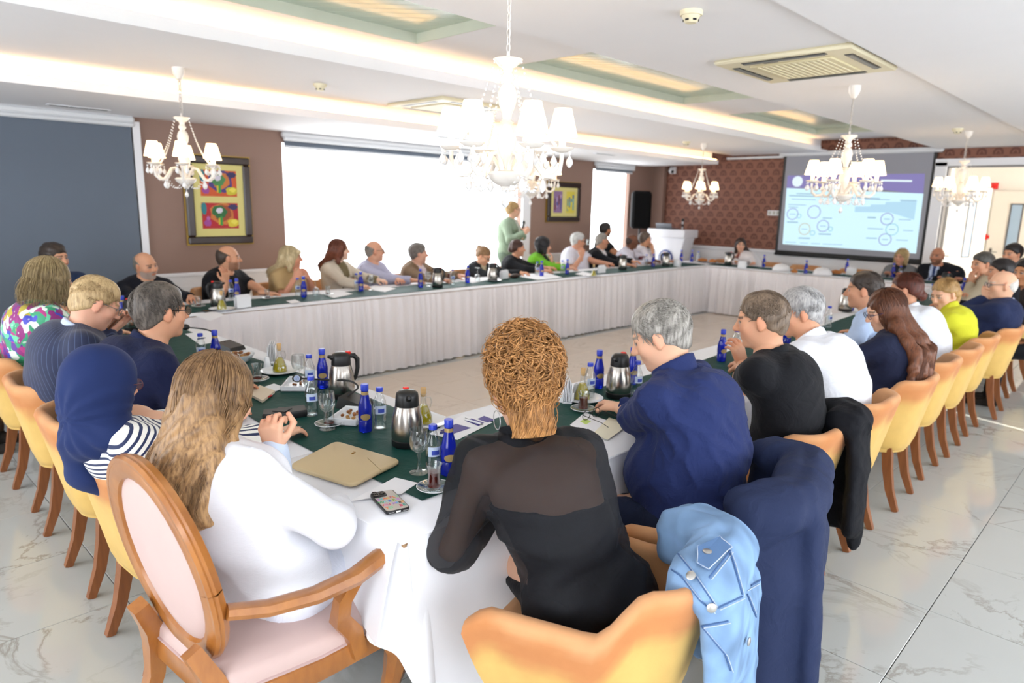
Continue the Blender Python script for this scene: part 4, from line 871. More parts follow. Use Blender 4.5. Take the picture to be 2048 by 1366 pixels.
SPEC = {'blue_water_bottle': ('bottle', GB, B_blue), 'clear_water_bottle': ('bottle', GC, B_clear), 'coffee_flask': ('flask', GF, B_flask), 'oil_cruet': ('cruet', GO, B_cruet), 'stemmed_glass': ('glass', GG, B_goblet),
        'saucer': ('saucer', 'glass tea saucers', B_saucer), 'tea_glass': ('glass', GT, B_tea), 'near_empty_tea_glass': ('glass', GT, B_tea_low), 'napkin_holder': ('napkin holder', GN, B_napkin), 'salt_shaker': ('shaker', 'white shakers', B_shaker), 'plate': ('plate', 'white plates', B_plate)}
def put(key, px, py, label, rz=0.0, dz=0.0, flip=False, sc=1.0):
    c, g, b = SPEC[key]; p = at_z(px, py, ZR); t = proto(key, p[0], p[1], ZR+dz, R(rz), label, c, g, b)
    if flip: t.rotation_euler = (PI, 0, 0); t.location.z = ZR+dz+.157
    if sc != 1: t.scale = (sc,)*3
    return t
for px, py, wh in ((897, 948, 'with gold label beside the full tea glass in front'), (731, 862, 'in front of the nut dish on the near runner'), (646, 775, 'left of the farther steel flask on the near tables'), (433, 730, 'at the gooseneck microphone by the navy suit'),
                   (1196, 775, 'left of the flask by the navy-shirted man'), (1263, 768, 'right of the flask behind the face of the navy-shirted man'), (1442, 722, 'before the man in the black T-shirt'), (1572, 690, 'under the chin of the man in the white polo'),
                   (1701, 621, 'before the man in the light blue shirt'), (1785, 554, 'on the screen-side table right of the blonde bob'), (1838, 590, 'on the aisle tables before the woman in yellow'), (1925, 590, 'far down the aisle tables by the beige shirt'),
                   (608, 594, 'before the blonde woman in beige'), (722, 582, 'before the auburn-haired woman'), (841, 574, 'before the man in the tan suit'), (935, 565, 'before the woman with the ponytail'), (1083, 552, 'before the woman in lime green'), (1134, 548, 'before the white-haired man'),
                   (1306, 533, 'before the man with a lanyard'), (475, 600, 'at the elbow of the bald man in black'), (248, 645, 'before the grey-bearded man'), (1362, 523, 'at the far corner, left of a twin'), (1383, 523, 'at the far corner, right of a twin'),
                   (1527, 534, 'right of the young woman below the screen'), (1611, 547, 'under the middle of the projection screen'), (1693, 543, 'left of the woman with a blonde bob')):
    put('blue_water_bottle', px, py, 'cobalt blue glass bottle '+wh, rz=-120)
for px, py, wh in ((866, 945, 'behind the full tea glass in front'), (760, 856, 'between the blue bottle and the nearest steel flask'), (624, 830, 'behind the upright stemmed glass on the near runner'), (620, 778, 'left of the farther blue one, near tables'), (404, 728, 'by the sleeve of the plain navy suit'),
                   (1178, 795, 'behind the hand of the navy-shirted man'), (1470, 712, 'before the black T-shirt, right of the blue one'), (1272, 790, 'by the flask handle at the navy shirt'), (1655, 655, 'before the woman with long brown hair'), (1799, 556, 'on the screen-side table right of the blonde bob'), (1862, 600, 'before the woman in yellow'),
                   (596, 592, 'beside the blonde woman\'s blue one'), (905, 569, 'before the man in the tan suit, right of the flask'), (1074, 550, 'beside the lime green woman\'s blue one'), (1292, 531, 'beside the lanyard man\'s blue one'), (1124, 546, 'by the white-haired man'),
                   (463, 598, 'by the bald man in black'), (1396, 523, 'rightmost at the far table corner'), (713, 580, 'behind the auburn-haired woman\'s blue one')):
    put('clear_water_bottle', px, py, ' '.join(('clear glass bottle with blue cap '+wh).split()[:16]), rz=-110)
for px, py, rz, wh in ((815, 888, 150, 'nearest, its red button up, on the near runner'), (684, 793, 75, 'farther back on the near tables by the microphone'), (1236, 793, 100, 'before the face of the navy-shirted man'), (875, 574, 30, 'before the man in the tan suit'), (985, 562, 20, 'between the ponytail and the standing woman'),
                       (1245, 539, 200, 'before the man in the black jacket'), (1331, 532, 200, 'at the far inner table corner'), (1456, 530, 30, 'left of the young woman below the screen'), (437, 613, 250, 'before the bald man in black'), (1690, 622, 80, 'before the man in the light blue shirt'), (268, 660, 200, 'behind the head of the plain navy suit'), (1888, 580, 60, 'before the bald man in a dark suit')):
    put('coffee_flask', px, py, 'steel flask with a black lid '+wh, rz=rz)
for px, py, wh in ((847, 848, 'behind the nearest steel flask'), (560, 745, 'next to the napkin holder, behind the girl'), (444, 620, 'before the bald man in black'), (987, 562, 'beside the flask left of the standing woman'), (1187, 553, 'before the white-haired man'), (1164, 800, 'behind the hand of the navy-shirted man')):
    p = at_z(px, py, ZR); put('plate', px, py, 'white plate under the oil cruet '+wh, dz=.0); put('oil_cruet', px, py, 'olive oil cruet with a cork '+wh, rz=-40, dz=.0045)
for px, py, wh, fl in ((838, 945, 'left of the tea glass in front', 0), (655, 858, 'behind the nearly empty tea glass', 0), (742, 580, 'before the bald man in pale blue', 0), (632, 592, 'upside down before the auburn-haired woman', 1), (955, 562, 'upside down before the woman with a ponytail', 1), (598, 770, 'behind the microphone emblem on the near tables', 0), (856, 572, 'left of the flask of the tan suit', 0), (1480, 720, 'at the hand of the man in the black T-shirt', 0)):
    put('stemmed_glass', px, py, 'stemmed water glass '+wh, flip=bool(fl))
for px, py, k, wh in ((868, 980, 'tea_glass', 'full of dark tea at the elbow of the curly-haired woman'), (658, 852, 'near_empty_tea_glass', 'nearly empty, beside the black pouch'), (1166, 822, 'tea_glass', 'half full, held by the man in the navy shirt'), (463+52, 762, 'near_empty_tea_glass', 'empty, behind the head of the long-haired girl'),
                      (898, 558, 'tea_glass', 'of red tea before the man in the tan suit'), (397, 614, 'near_empty_tea_glass', 'empty, left of the flask of the bald man in black'), (535, 598, 'near_empty_tea_glass', 'by the hand of the bald man in black'), (656, 590, 'near_empty_tea_glass', 'empty, before the auburn-haired woman'), (1725, 680, 'near_empty_tea_glass', 'before the man in the light blue shirt')):
    put('saucer', px, py, ' '.join(('glass saucer under the tea glass '+wh).split()[:16])); put(k, px, py, 'tulip tea glass '+wh, dz=.005)
for px, py, rz, wh in ((545, 722, 60, 'behind the olive oil near the girl'), (486, 615, 10, 'before the bald man in black'), (1008, 558, 10, 'below the standing woman'), (1203, 546, 0, 'right of the white-haired man'), (1132, 800, 45, 'right of the curly hair'), (1484, 536, 90, 'before the young woman below the screen'), (1354, 533, 70, 'at the far inner table corner'), (1702, 550, 90, 'behind the dark short hair on the aisle')):
    put('napkin_holder', px, py, 'white napkin holder '+wh, rz=rz)
for px, py, wh in ((1125, 803, 'left of the toothpick pot by the curly hair'), (1152, 795, 'right of the toothpick pot by the curly hair'), (535, 738, 'beside the near napkin holder')): put('salt_shaker', px, py, 'white china shaker '+wh)
p = at_z(1140, 803, ZR); t = thing('toothpick_pot', 'small white pot of toothpicks between two shakers', 'pot', (p[0], p[1], ZR)); part('pot', MB().lathe([(0, 0), (.018, 0), (.019, .045), (.017, .045), (.016, .005), (0, .005)], 14, cap=False), china, t)
for k in range(9): a = k*.7; part('toothpick', MB().tube([(.006*math.cos(a), .006*math.sin(a), .008), (.011*math.cos(a), .011*math.sin(a), .062)], .0011, 4), cork, t)
# dishes of food
def nut(c, s, rng): return MB().ball(c, (s, s*.7, s*.6), 7, 5)
brown = plain('date_brown', '8a5226', .4, var=.25); tan = plain('walnut_tan', 'b88a52', .6, var=.25)
p = at_z(702, 838, ZR); t = thing('nut_dish', 'white rectangular dish of nuts behind the blue bottle', 'dish', (p[0], p[1], ZR), R(35)); m = MB().box((0, 0, .004), (.18, .12, .008), ch=.003)
for a, b, w, d in ((-.088, 0, .006, .12), (.088, 0, .006, .12), (0, -.058, .18, .006), (0, .058, .18, .006)): m.box((a, b, .016), (w, d, .026), ch=.002)
part('dish', m, china, t)
rg = random.Random(4)
for k in range(12): q = (rg.uniform(-.05, .05), rg.uniform(-.03, .03), .016+.008*(k % 2)); part('nut', nut(q, .011, rg), brown if k % 2 else tan, t)
p = at_z(480, 722, ZR); t = thing('date_bowl', 'white bowl of dates and walnuts above the girl', 'bowl', (p[0], p[1], ZR)); part('bowl', MB().lathe([(0, 0), (.045, 0), (.075, .03), (.082, .042), (.078, .042), (.07, .03), (.04, .006), (0, .006)], 26, cap=False), china, t)
for k in range(16): a = rg.uniform(0, 6.28); r_ = .05*math.sqrt(rg.random()); part('date', nut((r_*math.cos(a), r_*math.sin(a), .032+.010*(k % 3)), .014, rg), brown if k % 2 else tan, t)
p = at_z(620, 770, ZR); q = at_z(640, 765, ZR); t = thing('snack_tray', 'white snack tray under the microphone emblem', 'dish', tuple(at_z(595, 772, ZR)), R(50)); m = MB().box((0, 0, .004), (.20, .12, .008), ch=.003)
for a, b, w, d in ((-.098, 0, .006, .12), (.098, 0, .006, .12), (0, -.058, .2, .006), (0, .058, .2, .006)): m.box((a, b, .014), (w, d, .022), ch=.002)
part('tray', m, china, t)
for k in range(5): part('nut', nut((rg.uniform(-.06, .06), rg.uniform(-.03, .03), .014), .010, rg), brown, t)
bread = plain('bread_crust', 'b8743a', .7, var=.2, bump=.3, bscale=80)
for px, py, s_, lab in ((1405, 524, .09, 'brown bread rolls on a plate at the far table corner'), (1330+95, 526, .07, 'pastry on a plate right of the far corner bottles'), (1672, 549, .08, 'bread roll left of the bottle by the blonde bob'), (1588, 547, .05, 'orange half on a plate under the screen')):
    p = at_z(px, py, ZR); put('plate', px, py, 'white plate under the '+lab); t = thing('bread_roll', lab, 'bread', (p[0], p[1], ZR+.005)); part('crust', MB().ball((0, 0, .028), (s_*.75, s_, .032), 14, 9), bread, t); part('score_line', MB().tube([(-.02, -s_*.5, .058), (0, 0, .061), (.02, s_*.5, .058)], .004, 6), tan, t)
for px, py, lab in ((1562, 541, 'white folded napkin dome right of the young woman'), (1644, 549, 'white folded napkin dome under the screen')):
    p = at_z(px, py, ZR); t = thing('folded_napkin', lab, 'napkin', (p[0], p[1], ZR))
    m = MB().grid(lambda u, v: ((.13-.11*v**2)*math.cos(2*PI*u)*(1+.08*math.sin(6*PI*u)*(1-v)), (.13-.11*v**2)*math.sin(2*PI*u)*(1+.08*math.sin(6*PI*u)*(1-v)), .10*math.sin(v*PI/2)), 30, 8, True); part('fold', m, paper, t); part('peak', MB().ball((0, 0, .10), (.022, .022, .008), 10, 6), paper, t)
# papers, brochures, pens
def flat(name, quad, z, th, mat, label, cat):
    P = [at_z(a, b, z) for a, b in quad]; c = sum(P)/4; mb = MB(); mb.prism([(q[0]-c[0], q[1]-c[1]) for q in P], 0, th); o = part(name, mb, mat, None, False); o.location = (c[0], c[1], z); return tag(o, label, cat)
def order(quad): return quad[::-1]
flat('paper_sheet', [(700, 1002), (803, 988), (836, 966), (790, 955)], ZR, .0006, paper, 'white paper napkin beside the patterned phone', 'paper')
for i, (q, lab) in enumerate((([(880, 862), (905, 868), (942, 856), (912, 848)], 'violet leaflet left of the two by the curly hair'), ([(932, 842), (957, 852), (968, 846), (943, 837)], 'violet leaflet nearest the curly hair'), ([(955, 838), (975, 845), (990, 840), (968, 832)], 'violet leaflet touching the curly hair'))):
    flat('leaflet', q, ZR+.001, .001, violetp, lab, 'leaflet')
flat('paper_sheet', [(858, 868), (915, 880), (985, 845), (925, 830)], ZR, .0006, paper, 'white sheet under the violet leaflets', 'paper')
flat('paper_sheet', [(1140, 850), (1185, 880), (1240, 850), (1170, 825)], ZR, .0006, paper, 'printed sheet between the curly hair and the navy shirt', 'paper')
flat('sticky_note', [(1160, 843), (1172, 849), (1182, 843), (1170, 837)], ZR+.0008, .0006, plain('lime_note', 'c9e07a', .7), 'lime sticky note on the printed sheet', 'note')
flat('paper_sheet', [(1185, 868), (1215, 880), (1260, 848), (1218, 835)], ZR+.0004, .0006, plain('cream_paper', (.93, .91, .82), .8), 'cream sheet by the elbow of the navy shirt', 'paper')
flat('business_card', [(545, 868), (552, 878), (597, 868), (588, 858)], ZR, .001, violetp, 'violet card beside the girl\'s hand', 'card')
flat('note_pad', [(495, 790), (525, 806), (550, 786), (520, 775)], ZR, .012, plain('beige_cover', 'd9c9b2', .7), 'beige notebook behind the head of the girl', 'notebook')
flat('paper_napkin', [(525, 776), (545, 785), (570, 776), (548, 768)], ZR, .003, paper, 'crumpled white napkin above the beige notebook', 'napkin')
for q, lab in (([(370, 668), (400, 690), (445, 682), (420, 660)], 'beige papers by the gooseneck of the navy suit'), ([(640, 588), (668, 596), (706, 588), (676, 580)], 'papers before the auburn-haired woman'), ([(728, 578), (770, 584), (792, 577), (750, 570)], 'papers before the bald man in pale blue'), ([(910, 560), (945, 566), (975, 560), (930, 552)], 'papers of the woman with a ponytail'),
               ([(1040, 553), (1075, 560), (1125, 555), (1095, 546)], 'papers before the woman in lime green'), ([(572, 602), (585, 608), (602, 604), (590, 599)], 'small card on the runner by the blonde woman'), ([(1735, 635), (1755, 650), (1790, 630), (1762, 622)], 'papers by the light blue sleeve'), ([(1150, 548), (1170, 552), (1190, 548), (1165, 543)], 'papers of the white-haired man'), ([(1905, 615), (1925, 635), (1960, 610), (1930, 600)], 'papers before the woman in yellow'), ([(200+190, 632), (420, 642), (450, 630), (425, 622)], 'papers left of the flask of the bald man in black')):
    flat('paper_sheet', q, ZR, .0008, paper, lab+' on the table', 'paper')
def pen(a, b, m, lab):
    p, q = at_z(*a, ZR+.006), at_z(*b, ZR+.006); c = (p+q)/2; t = thing('pen', lab, 'pen', tuple(c)); d = q-p; part('barrel', MB().tube([p-c, q-c], .0045, 8), m, t); part('tip', MB().tube([q-c, q-c+norm(d)*.012], [.0042, .001], 8), plain('steel', (.6, .6, .6), .25, 1.0), t)
    part('pocket_clip', MB().tube([p-c+V3(0, 0, .005), p-c+d*.3+V3(0, 0, .005)], .0012, 5), plain('steel', (.6, .6, .6), .25, 1.0), t)
pen((552, 866), (598, 855), paper, 'white pen lying beside the violet card'); pen((930, 838), (962, 848), paper, 'white pen on the leaflets near the curly hair'); pen((522, 800), (543, 791), plain('red_pen', 'b02020', .4), 'red and black pen beside the beige notebook'); pen((395, 678), (408, 676), plain('navy_pen', '27306e', .4), 'navy pen on the papers by the gooseneck'); pen((880, 866), (900, 862), plain('navy_pen', '27306e', .4), 'navy pen on the violet leaflet')
# tablet sleeve, pouch, phone
P = [at_z(a, b, ZR) for a, b in ((578, 938), (705, 978), (803, 928), (672, 889))]; c = sum(P)/4
t = thing('tablet_sleeve', 'beige leather tablet sleeve lying on the table edge beside the girl', 'sleeve', (c[0], c[1], ZR)); lea = plain('beige_leather', 'c3ad85', .5, bump=.2, bscale=500, var=.02)
m = MB(); poly = [(q[0]-c[0], q[1]-c[1]) for q in P]
def roundpoly(poly, r, n=5):
    out = []; L = len(poly)
    for i in range(L):
        p = np.array(poly[i]); a = norm(np.array(poly[i-1])-p); b = norm(np.array(poly[(i+1) % L])-p)
        for k in range(n+1): u = k/n; out.append(tuple(p + a*r*(1-u)**2 + b*r*u**2))
    return out
rpol = roundpoly(poly, .03)
def pillow(poly, z0, z1, e):
    P_ = np.array(poly); m = MB(); n = len(poly)
    for s_, z in ((.97, z0), (1, z0+e), (1, z1-e), (.985, z1-e*.3), (.96, z1)): m.v += [(x*s_, y*s_, z) for x, y in poly]
    m.f = [(k*n+i, k*n+(i+1) % n, k*n+n+(i+1) % n, k*n+n+i) for k in range(4) for i in range(n)]+[tuple(range(n-1, -1, -1)), tuple(range(4*n, 5*n))]; return m
part('sleeve_body', pillow(rpol, 0, .017, .005), lea, t, True, 50); q = at_z(707, 915, ZR)-c; part('clasp', MB().box((q[0], q[1], .018), (.018, .008, .004), rz=R(30), ch=.001), plain('brass', (.6, .45, .2), .3, 1.0), t)
a, b = at_z(735, 925, ZR)-c, at_z(762, 950, ZR)-c; part('flap_seam', MB().tube([(a[0], a[1], .0172), (b[0], b[1], .0172)], .0012, 5), plain('stitch_tan', '9a8560', .7), t)
P = [at_z(a, b, ZR) for a, b in ((525, 842), (555, 842), (615, 833), (610, 822), (555, 830), (527, 832))]; c = sum(P)/6; t = thing('black_pouch', 'black leather pouch behind the girl\'s hand', 'pouch', (c[0], c[1], ZR)); part('pouch_body', pillow([(q[0]-c[0], q[1]-c[1]) for q in P], 0, .03, .010), plain('black_leather', (.05, .05, .05), .45), t); part('flap', MB().box((0.0, 0, .031), (.06, .06, .004), rz=.6, ch=.0015), plain('grey_leather', (.12, .11, .11), .5), t)
pc = [at_z(a, b, ZR) for a, b in ((748, 992), (760, 1034), (811, 1025), (797, 980))]; c = sum(pc)/4; ax = norm(((pc[3]-pc[0])+(pc[2]-pc[1]))/2); ay = norm(np.cross([0, 0, 1], ax)); w_ = .076; h_ = .150
ph = thing('phone', 'phone face down in a case covered with coloured letters', 'phone', (c[0], c[1], ZR), math.atan2(ax[1], ax[0])); casem = plain('clear_grey_case', 'b9b1a8', .35); rim = plain('black_bumper', (.04, .04, .05), .4)
part('bumper', pillow(roundpoly([(-w_/2, -h_/2), (w_/2, -h_/2), (w_/2, h_/2), (-w_/2, h_/2)], .013), 0, .011, .003), rim, ph, True, 50); part('case_back', pillow(roundpoly([(-w_/2+.003, -h_/2+.003), (w_/2-.003, -h_/2+.003), (w_/2-.003, h_/2-.003), (-w_/2+.003, h_/2-.003)], .011), .009, .0116, .0006), casem, ph, True, 50)
part('camera_island', pillow([(x-.016, y+.051) for x, y in roundpoly([(-.022, -.019), (.022, -.019), (.022, .019), (-.022, .019)], .010)], .0116, .0146, .001), rim, ph, True, 50)
for a, b in ((-.027, .060), (-.005, .052), (-.027, .042)): part('camera_lens', MB().lathe([(.0085, .0146), (.0085, .0172), (.0065, .0172), (.0062, .0158), (0, .0158)], 16, (a, b, 0)), plain('lens_ring', (.35, .34, .33), .2, 1.0), ph)
part('charge_port', MB().box((0, -h_/2-.0002, .0055), (.014, .002, .005), ch=.001), plain('paper_white', (.93, .93, .92), .7), ph); part('speaker_slot', MB().box((-.022, -h_/2-.0002, .0055), (.016, .002, .003)).box((.022, -h_/2-.0002, .0055), (.016, .002, .003)), plain('steel', (.6, .6, .6), .25, 1.0), ph, False)
inks = ['c98ad0', '3a3a3a', 'd8402e', '58c4c8', 'e8a23a', 'e87ab8', 'f07a4a', '1f9a5a', 'd83a6a', 'e0b83a', '8fd0d8', '2aa89a', 'c03050', '2a7ad8', 'b07ad8', 'e8803a', '8ab02a', '6ab8e0', '7ad0a0']
def lettering(txt, x0, y0, size, parent, k0, dx):
    for i, ch in enumerate(txt):
        if ch == ' ': continue
        cu = bpy.data.curves.new('letter', 'FONT'); cu.body = ch; cu.size = size; cu.extrude = .0003; cu.offset = .0004; cu.resolution_u = 2; cu.align_x = 'CENTER'
        oc = bpy.data.objects.new('letter_source', cu); me = bpy.data.meshes.new_from_object(oc); bpy.data.objects.remove(oc); o = bpy.data.objects.new('letter', me); COL.objects.link(o); o.parent = parent; o.location = (x0+dx*i, y0, .0119); h = inks[(k0+i*3) % len(inks)]; me.materials.clear(); me.materials.append(plain('ink_'+h, h, .4, var=.03))
lettering('EXACTLY', -.030, .010, .017, ph, 0, .010); lettering('WHERE', -.028, -.012, .019, ph, 7, .0135); lettering('YOU NEED', -.031, -.034, .016, ph, 2, .0089); lettering('TO  BE', -.026, -.058, .019, ph, 15, .0108)
# gooseneck microphones
def goose(base, bends, label, headdir, rzb=0.0, emblem=True):
    p0 = at_z(*base, ZR); t = thing('gooseneck_microphone', label, 'microphone', (p0[0], p0[1], ZR), rzb); 
    m = MB(); m.v = [(-.06, -.06, 0), (.06, -.06, 0), (.06, .07, 0), (-.06, .07, 0), (-.055, -.05, .025), (.055, -.05, .025), (.05, .06, .05), (-.05, .06, .05)]; m.f = [(3, 2, 1, 0), (4, 5, 6, 7), (0, 1, 5, 4), (1, 2, 6, 5), (2, 3, 7, 6), (3, 0, 4, 7)]; part('mic_base', m, black_plastic, t, False)
    ca, sa = math.cos(-rzb), math.sin(-rzb); L = lambda q: ((q-p0)[0]*ca-(q-p0)[1]*sa, (q-p0)[0]*sa+(q-p0)[1]*ca, q[2]-ZR)
    pts = [(0, .04, .045)]+[L(q) for q in bends]; P = []
    for i in range(len(pts)-1):
        for u in np.linspace(0, 1, 5, endpoint=False): 
            a = np.array(pts[max(0, i-1)]); b = np.array(pts[i]); c_ = np.array(pts[i+1]); d = np.array(pts[min(len(pts)-1, i+2)])
            P.append(.5*((2*b)+(-a+c_)*u+(2*a-5*b+4*c_-d)*u*u+(-a+3*b-3*c_+d)*u**3))
    P.append(np.array(pts[-1])); part('gooseneck', MB().tube(P, .0045, 8), black_plastic, t)
    e = np.array(pts[-1]); d = norm(e-np.array(pts[-2])); part('mic_head', MB().ball(e+d*.02, (.024, .024, .019), 14, 9), black_plastic, t)
    if emblem:
        cd = norm(CAM-(np.array([p0[0], p0[1], ZR])+e)); cd = np.array([cd[0]*ca-cd[1]*sa, cd[0]*sa+cd[1]*ca, cd[2]]); q = Matrix.Identity(3); zz_ = Vector(cd); q = zz_.to_track_quat('Z', 'Y').to_matrix()
        em = MB().lathe([(0, 0), (.0145, 0), (.0145, .002), (0, .0022)], 20); em.v = [tuple(np.array(q @ Vector(v))+e+d*.02+cd*.021) for v in em.v]; part('emblem_disc', em, lblw, t)
        for r_ in (.010, .005):
            em = MB().tube([(r_*math.cos(g), r_*math.sin(g), .0025) for g in np.linspace(0, 2*PI, 21)], .0009, 5, cap=False); em.v = [tuple(np.array(q @ Vector(v))+e+d*.02+cd*.021) for v in em.v]; part('emblem_ring', em, lblb, t)
    return t
g0 = at_z(705, 812, ZR); goose((712, 812), [at_d(716, 775, np.dot(g0-CAM, CF)+.02), at_d(700, 762, np.dot(g0-CAM, CF)+.03), at_d(660, 760, np.dot(g0-CAM, CF)+.10), at_d(600, 757, np.dot(g0-CAM, CF)+.2)], 'gooseneck microphone with a round emblem before the farther steel flask', None, R(30))
g0 = at_z(460, 700, ZR); d0 = np.dot(g0-CAM, CF); goose((462, 700), [at_d(437, 685, d0), at_d(430, 668, d0), at_d(412, 659, d0), at_d(378, 655, d0)], 'gooseneck microphone bending to the mouth of the plain navy suit', None, R(20), False)
t = thing('lanyard', 'blue printed lanyard looped on the black microphone base', 'lanyard', tuple(at_z(686, 815, ZR))); part('ribbon', MB().tube([(-.02, 0, .004), (.0, .03, .012), (.035, .045, .02), (.06, .03, .02), (.06, -.02, .008), (.03, -.05, .004)], .009, 4, flat=.2, up=(0, 0, 1)), plain('royal_ribbon', '2f49a8', .5), t); part('badge_card', MB().box((.035, -.07, .003), (.06, .045, .003), ch=.001), lblw, t)
t = thing('eyeglasses', 'folded black eyeglasses by the saucer of the navy-shirted man', 'eyeglasses', tuple(at_z(1182, 838, ZR))); 
for s in (-1, 1): part('lens_rim', MB().tube([(s*.034+.026*math.cos(g), 0, .024+.02*math.sin(g)) for g in np.linspace(0, 2*PI, 21)], .0016, 6, cap=False), black_plastic, t); part('temple', MB().tube([(s*.06, 0, .03), (s*.058, -.10, .02), (s*.05, -.13, .006)], .0016, 6), black_plastic, t)
part('bridge', MB().tube([(-.009, 0, .028), (0, .002, .031), (.009, 0, .028)], .0016, 6), black_plastic, t)
t = thing('phone', 'dark phone lying under the elbow of the bald man in black', 'phone', tuple(at_z(425, 622, ZR))); part('phone_body', MB().box((0, 0, .004), (.15, .075, .008), ch=.003), black_plastic, t); part('screen_glass', MB().box((0, 0, .0085), (.142, .068, .001)), plain('horn_gloss', (.02, .02, .02), .2), t, False)
t = thing('dark_case', 'dark brown glasses case by the napkin holder below the standing woman', 'case', tuple(at_z(1030, 556, ZR))); part('case_body', MB().ball((0, 0, .028), (.085, .04, .028), 16, 9), plain('dark_brown_case', '3c2a22', .4), t); part('case_seam', MB().tube([(.086*math.cos(g), .041*math.sin(g), .028) for g in np.linspace(0, 2*PI, 25)], .0015, 5, cap=False), black_plastic, t)
# ================================================================== people: smooth implicit bodies turned into meshes
def smin(a, b, k):
    h = np.clip(.5+.5*(b-a)/k, 0, 1); return b+(a-b)*h-k*h*(1-h)
def smax(a, b, k): return -smin(-a, -b, k)
def cap(a, b, ra, rb=None, k=.02, flat=None, clip=None): return ('c', np.asarray(a, float), np.asarray(b, float), ra, ra if rb is None else rb, k, flat, clip)
def ell(c, r, M3=None, k=.02, clip=None): return ('e', np.asarray(c, float), np.asarray(r, float), M3, None, k, None, clip)
def pdist(p, X, Y, Z):
    if p[0] == 'c':
        a, b, ra, rb, fl = p[1], p[2], p[3], p[4], p[6]; ba = b-a
        x, y, z = X-a[0], Y-a[1], Z-a[2]
        if fl is not None:
            ax, sc = fl; q = (x*ax[0]+y*ax[1]+z*ax[2])*(sc-1); x = x+ax[0]*q; y = y+ax[1]*q; z = z+ax[2]*q; ba = ba+ax*(ba @ ax)*(sc-1)
        t = np.clip((x*ba[0]+y*ba[1]+z*ba[2])/max(1e-9, ba @ ba), 0, 1)
        d = np.sqrt((x-t*ba[0])**2+(y-t*ba[1])**2+(z-t*ba[2])**2)-(ra+(rb-ra)*t)
    else:
        c, r, M3 = p[1], p[2], p[3]; x, y, z = X-c[0], Y-c[1], Z-c[2]
        if M3 is not None: x, y, z = [x*m[0]+y*m[1]+z*m[2] for m in M3]
        k0 = np.sqrt((x/r[0])**2+(y/r[1])**2+(z/r[2])**2); k1 = np.sqrt((x/r[0]**2)**2+(y/r[1]**2)**2+(z/r[2]**2)**2)
        d = k0*(k0-1)/np.maximum(k1, 1e-6)
    if p[7]:
        for q, n in p[7]: d = np.maximum(d, (X-q[0])*n[0]+(Y-q[1])*n[1]+(Z-q[2])*n[2])
    return d
def pbox(p):
    if p[0] == 'c':
        s = max(1.0, 1/(p[6][1] if p[6] is not None else 1)); r = max(p[3], p[4])*s; return np.minimum(p[1], p[2])-r, np.maximum(p[1], p[2])+r
    r = p[2] if p[3] is None else np.full(3, p[2].max()); return p[1]-r, p[1]+r
def polygonize(prims, h, subs=(), cuts=(), fold=None, lim=None):
    """prims: smooth union; subs: smooth subtraction; cuts: half spaces to keep ((p-q).n<0); fold(x,y,z): relief"""
    lo = np.min([pbox(p)[0] for p in prims], axis=0)-3*h-.03; hi = np.max([pbox(p)[1] for p in prims], axis=0)+3*h+.03
    if lim is not None: lo = np.maximum(lo, lim[0]); hi = np.minimum(hi, lim[1])
    n = np.ceil((hi-lo)/h).astype(int)+1; ax = [(lo[i]+h*np.arange(n[i])).astype(np.float32) for i in range(3)]
    F = np.full(n, .2, np.float32)
    def sl(p, pad):
        a, b = pbox(p); i0 = np.clip(np.floor((a-pad-lo)/h).astype(int), 0, n); i1 = np.clip(np.ceil((b+pad-lo)/h).astype(int)+1, 0, n)
        return tuple(slice(i0[i], i1[i]) for i in range(3))
    def co(s): return ax[0][s[0]][:, None, None], ax[1][s[1]][None, :, None], ax[2][s[2]][None, None, :]
    for p in prims:
        s = sl(p, p[5]+3*h)
        if min(F[s].shape) == 0: continue
        F[s] = smin(F[s], pdist(p, *co(s)), p[5])
    for p in subs:
        s = sl(p, p[5]+3*h)
        if min(F[s].shape) == 0: continue
        F[s] = smax(F[s], -pdist(p, *co(s)), p[5])
    if fold is not None:
        I = np.nonzero(np.abs(F) < .03); F[I] += fold(ax[0][I[0]], ax[1][I[1]], ax[2][I[2]])
    for c_ in cuts:
        q, nn = c_[:2]; X, Y, Z = co((slice(None),)*3); F = smax(F, (X-q[0])*nn[0]+(Y-q[1])*nn[1]+(Z-q[2])*nn[2], c_[2] if len(c_) > 2 else .006)
    return from_field(F, lo, h)
def npmesh(name, parts, off=(0, 0, 0), mats=(), smooth=180):
    """parts: list of (V,Q,colours or None, coords or None)"""
    V = np.vstack([p[0] for p in parts])-np.asarray(off); o = 0; Fs = []
    for p in parts: Fs.append(np.asarray(p[1])+o); o += len(p[0])
    me = bpy.data.meshes.new(name); nv = len(V); me.vertices.add(nv); me.vertices.foreach_set('co', V.astype(np.float32).ravel())
    Q = np.vstack(Fs); nq = len(Q); me.loops.add(nq*4); me.loops.foreach_set('vertex_index', Q.astype(np.int32).ravel()); me.polygons.add(nq); me.polygons.foreach_set('loop_start', np.arange(0, nq*4, 4, dtype=np.int32))
    me.update(calc_edges=True); me.validate(); shade(me, smooth)
    if parts[0][2] is not None: colattr(me, np.vstack([p[2] for p in parts]))
    if len(parts[0]) > 3 and parts[0][3] is not None:
        a = me.attributes.new('Tc', 'FLOAT_VECTOR', 'POINT'); a.data.foreach_set('vector', np.vstack([p[3] for p in parts]).astype(np.float32).ravel())
    for m in mats: me.materials.append(m)
    return me
